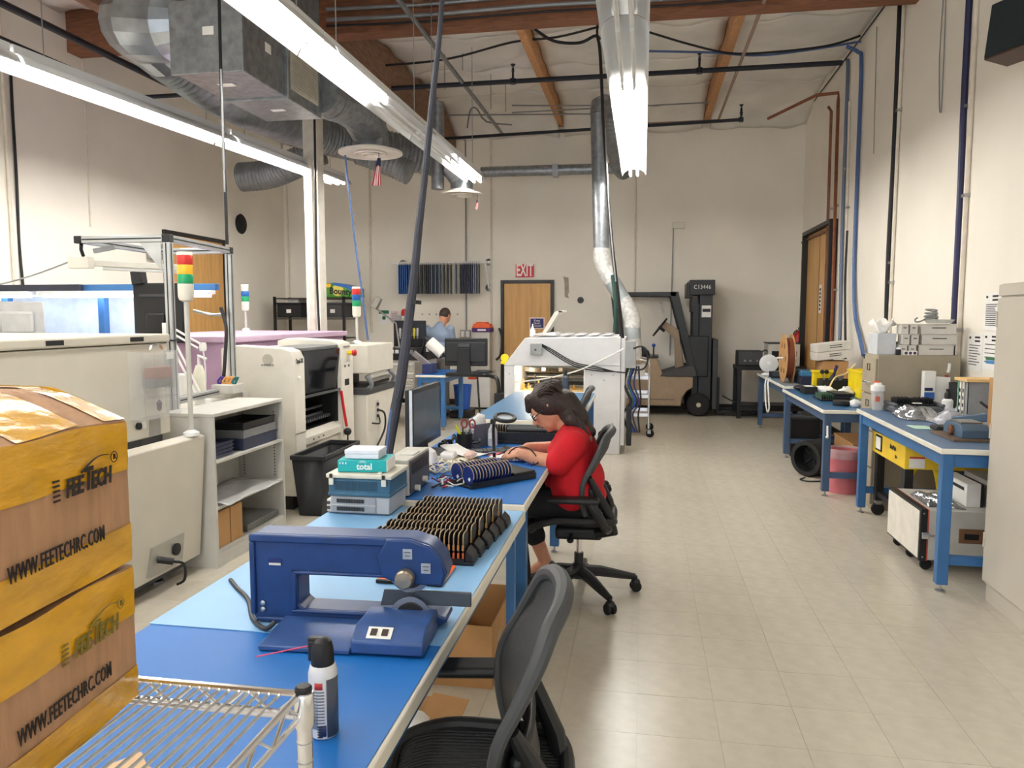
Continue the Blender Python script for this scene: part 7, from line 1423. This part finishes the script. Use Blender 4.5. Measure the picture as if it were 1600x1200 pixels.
def parcel(label,z0,h,bands,dome,logo_z,url_z,faded):
    L=.40; W=.34; t=T('cardboard_parcel',label,'box',(P0.x,P0.y,z0))
    x1=P0.x; y1=P0.y; x0=x1-W; y0=y1-L; N=18
    def top(u,v):
        e=min(1,min(1-u,u)/.26); s=e*(1.15-.15*e)+.06*math.sin(9*v+2)*e
        return Vector((x0+W*u,y0+L*v,z0+h+dome*s+.002*math.sin(14*v+3*u)))
    b=B(); b.grid(top,N,N)
    # sides as slightly bowed grids
    def side(p,q,out): 
        p=Vector(p);q=Vector(q);out=Vector(out)
        def fn(u,v): 
            s=math.sin(PI*u)*math.sin(PI*v); pp=p+(q-p)*u; zt_=top((pp.x-x0)/W,(pp.y-y0)/L).z-z0; return pp+out*(.004*s)+Vector((0,0,zt_*v))
        return fn
    b.grid(side((x1,y0,z0),(x1,y1,z0),(1,0,0)),N,8).grid(side((x1,y1,z0),(x0,y1,z0),(0,1,0)),N,8).grid(side((x0,y1,z0),(x0,y0,z0),(-1,0,0)),N,8).grid(side((x0,y0,z0),(x1,y0,z0),(0,-1,0)),N,8)
    b.add([(x0,y0,z0),(x1,y0,z0),(x1,y1,z0),(x0,y1,z0)],[(3,2,1,0)]); body=b.o('carton',KRAFT,t,ang=50)
    f=side((x1,y0,z0),(x1,y1,z0),(1,0,0)); g_=side((x1,y1,z0),(x0,y1,z0),(0,1,0))
    for v0,v1 in bands:
        for ff in (f,g_):
            nn=Vector((.0012,0,0)) if ff is f else Vector((0,.0012,0))
            B().grid(lambda u,v:ff(u,v0+(v1-v0)*v+.012*math.sin(5*u+v0*9))+nn+Vector((.0006*math.sin(17*u+5*v),0,0)),24,4).o('tape_band',TAPEY,t,ang=60)
    if dome>.01:
        for u0,u1,v0,v1 in ((.002,.998,.90,.999),(.002,.998,.56,.79),(.002,.998,.0,.3)): B().grid(lambda u,v:top(u0+(u1-u0)*u,v0+(v1-v0)*v)+Vector((0,0,.0016)),10,14).o('tape_strip',TAPEY,t,ang=60)
    xs=x1+.0056
    d=Vector((0,1,0))
    b=B().text('FEE',.026,(xs,y1-.1055,logo_z-.001),(1,0,0),(0,0,1),sx=.74,off=.0008,shear=.15).text('ECH',.026,(xs,y1-.060,logo_z-.001),(1,0,0),(0,0,1),sx=.72,off=.0008,shear=.15)
    b.text('T',.034,(xs,y1-.083,logo_z+.002),(1,0,0),(0,0,1),sx=.7,off=.0008,shear=.15); b.text('R',.009,(xs,y1-.034,logo_z+.018),(1,0,0),(0,0,1))
    b.tube([Vector((xs,y1-.034+.006*math.cos(a),logo_z+.018+.006*math.sin(a))) for a in [2*PI*k/16 for k in range(16)]],.0006,4,closed=True)
    b.tube([Vector((xs,y1-.092+.05*s,logo_z+.012+.012*math.sin(s*2.2))) for s in [k/10 for k in range(11)]],[.0004+.0011*(1-k/10) for k in range(11)],4)
    for k in range(5): b.box(xs-.0002,xs+.0006,y1-.138,y1-.128,logo_z-.010+.005*k,logo_z-.008+.005*k)
    b.o('logo',PRTF if faded else PRT,t)
    B().text('WWW.FEETECHRC.COM',.0235,(xs,y1-.132,url_z),(1,0,0),(0,0,1),sx=.52,off=.0001,sp=1.1).o('lettering',PRT,t)
    t.rotation_euler=(0,0,TH); return t
parcel('lower taped cardboard parcel on the wire shelf, logo under yellow tape',1.1035,.162,((.0,.24),(.64,1.0)),.004,1.212,1.163,True)
parcel('upper taped cardboard parcel with dark logo, at the left foreground',1.272,.168,((.0,.27),(.66,1.0)),.038,1.383,1.320,False)
# ================= CHAIRS =================
MESHF=M('chair_mesh',(44,45,48),.6,var=.08,sc=120,bump=.3,bsc=300); RIMG=M('chair_rim',(60,62,64),.5,var=.04); CHB=M('chair_black',(30,31,33),.45)
def make_chair(label,group):
    t=T('office_chair',label,'chair',(0,0,0),0,group)
    for k in range(5):
        a=2*PI*k/5+.25; d=Vector((math.cos(a),math.sin(a),0)); n=Vector((-d.y,d.x,0))
        l=B().ring([d*.03+Vector((0,0,.135)),d*.12+Vector((0,0,.128)),d*.25+Vector((0,0,.10)),d*.325+Vector((0,0,.085))],[.034,.032,.024,.018],10,True).o('base_leg',CHB,t)
        c=d*.33+Vector((0,0,.031)); b=B()
        for s in (-1,1): b.lathe([(0,-.011),(.026,-.011),(.0305,-.004),(.0305,.004),(.026,.011),(0,.011)],c+n*.016*s,n,16)
        b.o('caster',RUB,l); B().sph(c+Vector((0,0,.022)),(.028,.028,.024),10,6).cyl(c+Vector((0,0,.03)),c+Vector((0,0,.06)),.01,8).o('caster_hood',CHB,l)
    B().lathe([(.05,.10),(.052,.15),(.04,.17),(.026,.18),(.026,.24)],(0,0,0),n=18).o('hub',CHB,t)
    B().cyl((0,0,.2),(0,0,.34),.016,14).o('gas_cylinder',CHROME,t)
    b=B().cbox((0.0,0,.365),(.26,.16,.07)).o('tilt_mechanism',CHB,t,bev=.02,seg=3)
    for s in (-1,1): B().cyl((-.04,s*.08,.36),(-.04,s*.16,.355),.012,8).sph((-.04,s*.165,.355),(.02,.03,.014),8,6).o('lever',CHB,b)
    def seatp(u,v): # u along x front(-)..back(+), v across
        x=-.25+.44*u; z=.445+.012*math.cos(PI*(2*v-1))*-1-.05*max(0,(.25-u)/.25)**2+.0*u
        w=.235*(1-.12*u); return Vector((x,(2*v-1)*w,z+.018*abs(2*v-1)**3))
    rim=[seatp(u,v) for u,v in [(.0,.12),(.0,.5),(.0,.88),(.06,.97),(.3,1),(.6,1),(.9,.97),(1,.85),(1,.5),(1,.15),(.9,.03),(.6,0),(.3,0),(.06,.03)]]
    B().tube(rim,.02,10,4,closed=True).o('seat_frame',CHB,t)
    b=B(); N=44
    for k in range(N):
        u0=.01+.98*k/N; u1=u0+.98/N*.80
        pts=[(j/10) for j in range(11)]; vs=[]
        for v in (u0,u1):
            for u in pts: vs.append(seatp(.02+.96*u,v))
        b.add(vs,[(j,j+1,12+j,11+j) for j in range(10)])
    b.o('seat_mesh',MESHF,t,thick=.003,kind='stuff')
    def backp(u,v): # v bottom..top, u across
        z=.46+.475*v; x=.100-.045*math.sin(PI*min(1,v*1.25))+.03*v+.09*max(0,v-.45)**1.2*1.1
        wv=.155+.085*math.sin(PI*min(1,.18+v*.72))+.01*v; s=2*u-1
        return Vector((x-.0-.045*abs(s)**2.2,s*wv,z-.015*s*s*v))
    B().grid(lambda u,v:backp(.03+.94*u,.02+.96*v),14,22).o('backrest',MESHF,t,thick=.012)
    ed=[(0,.1),(0,.3),(0,.5),(0,.7),(.0,.86),(.06,.965),(.22,1),(.5,1.0),(.78,1),(.94,.965),(1,.86),(1,.7),(1,.5),(1,.3),(1,.1),(.9,.01),(.5,0),(.1,.01)]
    B().tube([backp(u,v) for u,v in ed],[.015,.015,.015,.016,.019,.021,.022,.022,.022,.021,.019,.016,.015,.017,.017,.017,.017,.017],10,3,closed=False).o('back_frame',RIMG,t)
    B().grid(lambda u,v:backp(.05+.9*u,.16+.25*v)+Vector((.035,0,0)),10,6).o('lumbar_pad',CHB,t,thick=.022)
    for s in (-1,1):
        B().ring([Vector((.10,s*.07,.37)),Vector((.19,s*.12,.40)),Vector((.165,s*.15,.5)),backp(.5+.42*s,.42)+Vector((.05,0,0)),backp(.5+.46*s,.55)+Vector((.014,0,0))],[.028,.028,.026,.022,.014],10,True).o('back_bracket',CHB,t)
        a=B().cbox((-.02,s*.285,.605),(.27,.085,.03)).o('armrest',CHB,t,bev=.014,seg=4)
        B().ring([Vector((.16,s*.16,.42)),Vector((.15,s*.25,.45)),Vector((.10,s*.285,.54)),Vector((.06,s*.285,.592))],[.026,.026,.024,.022],10,True).o('arm_post',CHB,a)
    return t
G='black mesh office chairs'
ch=make_chair('black mesh office chair in the right foreground, tucked under the long bench',G)
dup(ch,(-.335,4.14,0),.04,'black mesh office chair the woman in red sits on',G)
dup(ch,(-.60,6.55,0),.05,'black mesh office chair at the blue bench behind the woman in red',G)
ch.location=(-.345,1.66,0); ch.rotation_euler=(0,0,math.radians(9))
# ================= PEOPLE =================
def blob(shapes,vox,name,mat,parent,it=6):
    b=B()
    for s in shapes:
        if s[0]=='c':
            _,p,q,r0,r1=s; p=Vector(p);q=Vector(q); m=max(2,int((q-p).length/(max(r0,r1)*.5))+1)
            b.ring([p+(q-p)*i/m for i in range(m+1)],[r0+(r1-r0)*i/m for i in range(m+1)],14,True); b.sph(p,r0,14,9); b.sph(q,r1,14,9)
        else: b.sph(s[1],s[2],20,14,s[3] if len(s)>3 else None)
    me=b.mesh('tmp',mat); o=bpy.data.objects.new('tmp',me); COL.objects.link(o)
    m=o.modifiers.new('r','REMESH'); m.mode='VOXEL'; m.voxel_size=vox
    sm=o.modifiers.new('s','SMOOTH'); sm.iterations=it; sm.factor=.5
    me2=bpy.data.meshes.new_from_object(o.evaluated_get(bpy.context.evaluated_depsgraph_get()))
    bpy.data.objects.remove(o)
    r=parent
    while r is not None and r.parent is not None: r=r.parent
    l,a=ROOT[r]; me2.transform((Matrix.Translation(l)@Matrix.Rotation(a,4,'Z')).inverted()); me2.name=name
    if not me2.materials: me2.materials.append(mat)
    me2.polygons.foreach_set('use_smooth',[True]*len(me2.polygons))
    ob=bpy.data.objects.new(name,me2); COL.objects.link(ob); ob.parent=parent; return ob
def hand(w,fdir,palm_n,side,curl=.5):
    'w wrist, fdir finger direction, palm_n direction the palm faces, side +1/-1 thumb side along fdir x palm_n'
    w=Vector(w); f=Vector(fdir).normalized(); n=Vector(palm_n); n=(n-f*n.dot(f)).normalized(); s=f.cross(n)*side; out=[]
    for k in range(4):
        off=s*(.027-.018*k); out.append(('c',w+f*.012+off*.55,w+f*.078+off,.0145,.0115))
        L=(.060,.068,.063,.05)[k]; p=w+f*.08+off; d=f
        for j,seg in enumerate((.45,.32,.23)):
            a=curl*(.5,.8,.7)[j]; d=(d*math.cos(a)+n*math.sin(a)).normalized(); q=p+d*L*seg; out.append(('c',p,q,.0092-.0008*j,.0086-.0009*j)); p=q
    p=w+f*.02+s*.022; q=w+f*.052+s*.045+n*.016; r=q+(f*.75+n*.5-s*.1).normalized()*.026; out.append(('c',p,q,.0135,.0105)); out.append(('c',q,r,.010,.0085)); return out
HAIR=M('dark_brown_hair',(44,28,24),.4,var=.2,sc=60,bump=.5,bsc=90,stretch=(1,6,1)); SHIRT=M('red_shirt',(186,14,30),.85,var=.05,sc=14,bump=.25,bsc=14); PANTS=M('black_trousers',(22,22,27),.8)
# ---- seated woman ----
wo=T('person','seated woman in a red t-shirt and glasses working at the blue bench','person',(-.33,4.12,.46))
hc=Vector((-.505,4.11,1.055)); f=Vector((-.80,-.06,-.60)).normalized(); sy=Vector((.06,-1,0)).normalized(); u=f.cross(sy)*-1
if u.z<0: u=-u
sy=u.cross(f)*-1
HR=Matrix((f,sy,u)).transposed()
sh=[('e',(-.33,4.12,.56),(.14,.18,.12)),('e',(-.36,4.12,.67),(.15,.17,.14)),('e',(-.365,4.12,.80),(.135,.165,.13)),('e',(-.355,4.12,.88),(.10,.17,.085)),
 ('c',(-.38,4.12,.93),(-.455,4.115,1.0),.058,.052),('e',hc,(.098,.076,.118),HR),('e',hc+f*.03-u*.06,(.062,.056,.06),HR),('e',hc+f*.06-u*.095,(.026,.03,.022),HR),
 ('c',hc+f*.092+u*.012,hc+f*.114-u*.028,.010,.0145),('c',hc+f*.088-u*.058+sy*.016,hc+f*.088-u*.058-sy*.016,.010,.010),
 ('c',hc+sy*.074-f*.005-u*.005,hc+sy*.080-f*.015+u*.025,.012,.014),('c',hc-sy*.074-f*.005-u*.005,hc-sy*.080-f*.015+u*.025,.012,.014)]
for sg in (-1,1):
    y0=4.12+sg*.18; sp=Vector((-.36,y0,.885)); el=Vector((-.435,4.12+sg*.235,.785)); wr=Vector((-.63,4.05+sg*.10,.822))
    sh+=[('c',sp,el,.066,.05),('c',el,wr,.05,.03)]
    sh+=hand(wr,(-.85,-sg*.28,-.12),(-.1,-sg*.5,-.9),-1 if sg<0 else 1,.42)
    hip=Vector((-.32,4.12+sg*.095,.545)); kn=Vector((-.70,4.12+sg*.12,.545)); an=Vector((-.64,4.0,.10)) if sg<0 else Vector((-.53,4.22,.14))
    sh+=[('c',hip,kn,.092,.066),('c',kn,an,.062,.036),('c',an,an+Vector((-.10,0,-.06)),.034,.026)]
body=blob(sh,.0075,'body',SKIN,wo,5)
st=[('e',(-.335,4.12,.575),(.155,.195,.085)),('c',(-.355,4.12,.60),(-.36,4.12,.86),.135,.115),('c',(-.37,4.03,.87),(-.36,4.0,.62),.105,.12),('e',(-.362,4.12,.67),(.17,.19,.15)),('e',(-.368,4.12,.80),(.148,.178,.13)),('c',(-.375,3.99,.885),(-.375,4.25,.885),.08,.08),('c',(-.35,4.08,.905),(-.385,4.11,.94),.085,.066),('c',(-.35,4.12,.90),(-.37,4.12,.93),.08,.07)]
for sg in (-1,1):
    sp=Vector((-.36,4.12+sg*.18,.885)); el=Vector((-.435,4.12+sg*.235,.785)); st.append(('c',sp,sp+(el-sp)*.92,.080,.071))
blob(st,.009,'red_t_shirt',SHIRT,wo,12)
tr=[('e',(-.335,4.12,.53),(.15,.185,.09))]
for sg in (-1,1):
    hip=Vector((-.32,4.12+sg*.095,.545)); kn=Vector((-.70,4.12+sg*.12,.545)); an=Vector((-.64,4.0,.10)) if sg<0 else Vector((-.53,4.22,.14)); tr+=[('c',hip,kn,.102,.076),('c',kn,kn+(an-kn)*(.9 if sg<0 else .62),.074,.062)]
blob(tr,.009,'black_trousers',PANTS,wo,4)
for sg,an in ((-1,Vector((-.64,4.0,.10))),(1,Vector((-.53,4.22,.14)))):
    d=Vector((-.9,0,-.25 if sg<0 else -.45)).normalized(); blob([('c',an+Vector((.02,0,-.055)),an+d*.13+Vector((0,0,-.045)),.042,.036),('e',an+Vector((.02,0,-.03)),(.045,.04,.05))],.008,'black_shoe',BLK,wo,4)
hs=[('e',hc-f*.022+u*.026,(.108,.092,.112),HR),('e',hc-f*.07-u*.015,(.07,.088,.10),HR),('c',hc+f*.055+u*.095,hc+f*.095+u*.055,.036,.022),('c',hc-f*.02+u*.12,hc-f*.09+u*.07,.03,.05),
 ('c',hc-f*.08-u*.03,Vector((-.355,4.11,1.0)),.085,.075),('c',Vector((-.37,4.11,1.01)),Vector((-.275,4.11,.925)),.066,.034),('c',Vector((-.37,4.05,1.0)),Vector((-.30,4.04,.93)),.05,.024),('c',Vector((-.37,4.18,1.0)),Vector((-.29,4.18,.92)),.05,.022)]
hr=blob(hs,.008,'hair',HAIR,wo,3)
random.seed(21); b=B()
for k in range(46):
    y=random.uniform(-.08,.08); p=hc+u*(.115-.035*(y/.08)**2)-f*random.uniform(-.01,.06)+sy*y*1.0; b.tube([p,p-f*.06-u*.01+u*.0+sy*y*.25,Vector((-.375+random.uniform(-.02,.02),4.11-y*1.1,1.0+random.uniform(0,.05))),Vector((-.30+random.uniform(-.03,.03),4.11-y*1.0,.93+random.uniform(-.02,.03)))],[.005,.009,.008,.002],5,4)
b.o('hair_strands',HAIR,hr)
B().sph(hc+u*.135-f*.03+sy*.03,(.014,.014,.008),8,6).o('pale_hair_clip',M('hair_clip',(214,190,170),.5),hr)
g=B()
for s in (-1,1):
    c=hc+f*.098+sy*.034*s+u*.004; g.tube([c+sy*.024*math.cos(a)+u*.017*math.sin(a) for a in [2*PI*k/16 for k in range(16)]],.0028,6,closed=True); g.tube([c+sy*.026*s,hc+f*.07+sy*.074*s+u*.01,hc-f*.01+sy*.086*s+u*.014],.003,6)
    B().sph(hc+f*.088+sy*.032*s+u*.004,.0115,12,8).o('eye',M('eye_white',(230,226,220),.2),body); B().sph(hc+f*.096+sy*.032*s+u*.002,.006,10,6).o('iris',M('iris_brown',(50,30,22),.2),body); B().tube([hc+f*.096+sy*(.032*s-.018)+u*.026,hc+f*.1+sy*.032*s+u*.031,hc+f*.09+sy*(.032*s+.018)+u*.026],.003,6,3).o('eyebrow',HAIR,body)
g.bar(hc+f*.1+sy*.012+u*.008,hc+f*.1-sy*.012+u*.008,.003); g.o('glasses',BLK,wo)
B().tube([hc+f*.098-u*.058+sy*.02,hc+f*.102-u*.056,hc+f*.098-u*.058-sy*.02],.0035,6,3).o('lips',M('lips',(160,80,76),.5),body)
B().cbox((-.418,3.815,.80),(.05,.004,.045),Matrix.Rotation(.3,3,'Y')).text('S',.03,(-.43,3.81,.80),(0,-1,0),(0,0,1)) if 0 else None
# thin cable in her hands
B().tube([(-.72,3.98,.80),(-.66,3.93,.86),(-.58,3.9,.86),(-.53,3.88,.80),(-.56,3.84,.785)],.0035,6,6).t('probe_lead','' or WB,'thin black probe lead looping over the woman\'s forearm','cable')
# ---- standing man ----
mo=T('person','man in a blue grey t-shirt standing with his back turned at the rear','person',(-3.1,11.35,0))
mc=Vector((-3.03,11.42,1.56)); mf=Vector((.45,.75,-.5)).normalized(); ms=Vector((.75,-.45,0)).normalized(); mu=ms.cross(mf); MR=Matrix((mf,ms,mu)).transposed()
sh=[('e',(-3.12,11.35,.92),(.17,.125,.12)),('e',(-3.12,11.34,1.08),(.165,.115,.14)),('e',(-3.11,11.33,1.26),(.185,.12,.15)),('c',(-3.08,11.34,1.38),(-3.05,11.38,1.48),.065,.058),('e',mc,(.095,.076,.115),MR),('e',mc+mf*.03-mu*.06,(.06,.056,.055),MR),('c',mc+mf*.09,mc+mf*.11-mu*.03,.01,.014),('c',mc+ms*.075,mc+ms*.08+mu*.02,.012,.014),('c',mc-ms*.075,mc-ms*.08+mu*.02,.012,.014)]
for sg in (-1,1):
    sp=Vector((-3.11+sg*.185,11.33,1.35)); el=Vector((-3.11+sg*.215,11.40,1.10)); wr=Vector((-3.06+sg*.10,11.64,1.12)); sh+=[('c',sp,el,.062,.045),('c',el,wr,.044,.03)]+hand(wr,(-.2*sg,.9,-.1),(-sg*.6,0,-.8),sg,.5)
    hip=Vector((-3.12+sg*.09,11.35,.88)); kn=Vector((-3.12+sg*.10,11.33,.48)); an=Vector((-3.12+sg*.11,11.37,.08)); sh+=[('c',hip,kn,.092,.062),('c',kn,an,.058,.038),('c',an,an+Vector((0,.13,-.045)),.04,.032)]
mb=blob(sh,.009,'body',SKIN,mo,4)
st=[('e',(-3.12,11.35,.95),(.178,.135,.10)),('e',(-3.12,11.34,1.08),(.176,.127,.14)),('e',(-3.11,11.33,1.26),(.188,.13,.15)),('c',(-3.10,11.33,1.37),(-3.085,11.345,1.41),.09,.075)]
for sg in (-1,1):
    sp=Vector((-3.11+sg*.185,11.33,1.35)); el=Vector((-3.11+sg*.215,11.40,1.10)); st.append(('c',sp,sp+(el-sp)*.8,.07,.062))
blob(st,.012,'blue_grey_t_shirt',M('man_shirt',(142,158,182),.85,var=.04,bump=.2,bsc=12),mo,4)
tr=[('e',(-3.12,11.35,.90),(.178,.132,.11))]
for sg in (-1,1):
    hip=Vector((-3.12+sg*.09,11.35,.88)); kn=Vector((-3.12+sg*.10,11.33,.48)); an=Vector((-3.12+sg*.11,11.37,.08)); tr+=[('c',hip,kn,.10,.076),('c',kn,an,.074,.06)]
blob(tr,.012,'grey_trousers',M('man_trousers',(112,108,104),.85),mo,4)
for sg in (-1,1): blob([('c',(-3.12+sg*.11,11.35,.046),(-3.12+sg*.115,11.51,.04),.045,.038)],.01,'shoe',BLK,mo,3)
blob([('e',mc-mf*.018+mu*.022,(.092,.083,.105),MR)],.009,'hair',M('short_hair',(58,46,40),.7,var=.2,sc=80),mo,2)
for s in (-1,1): B().sph(mc+mf*.088+ms*.032*s,.011,10,6).o('eye',MATS['eye_white'],mb)
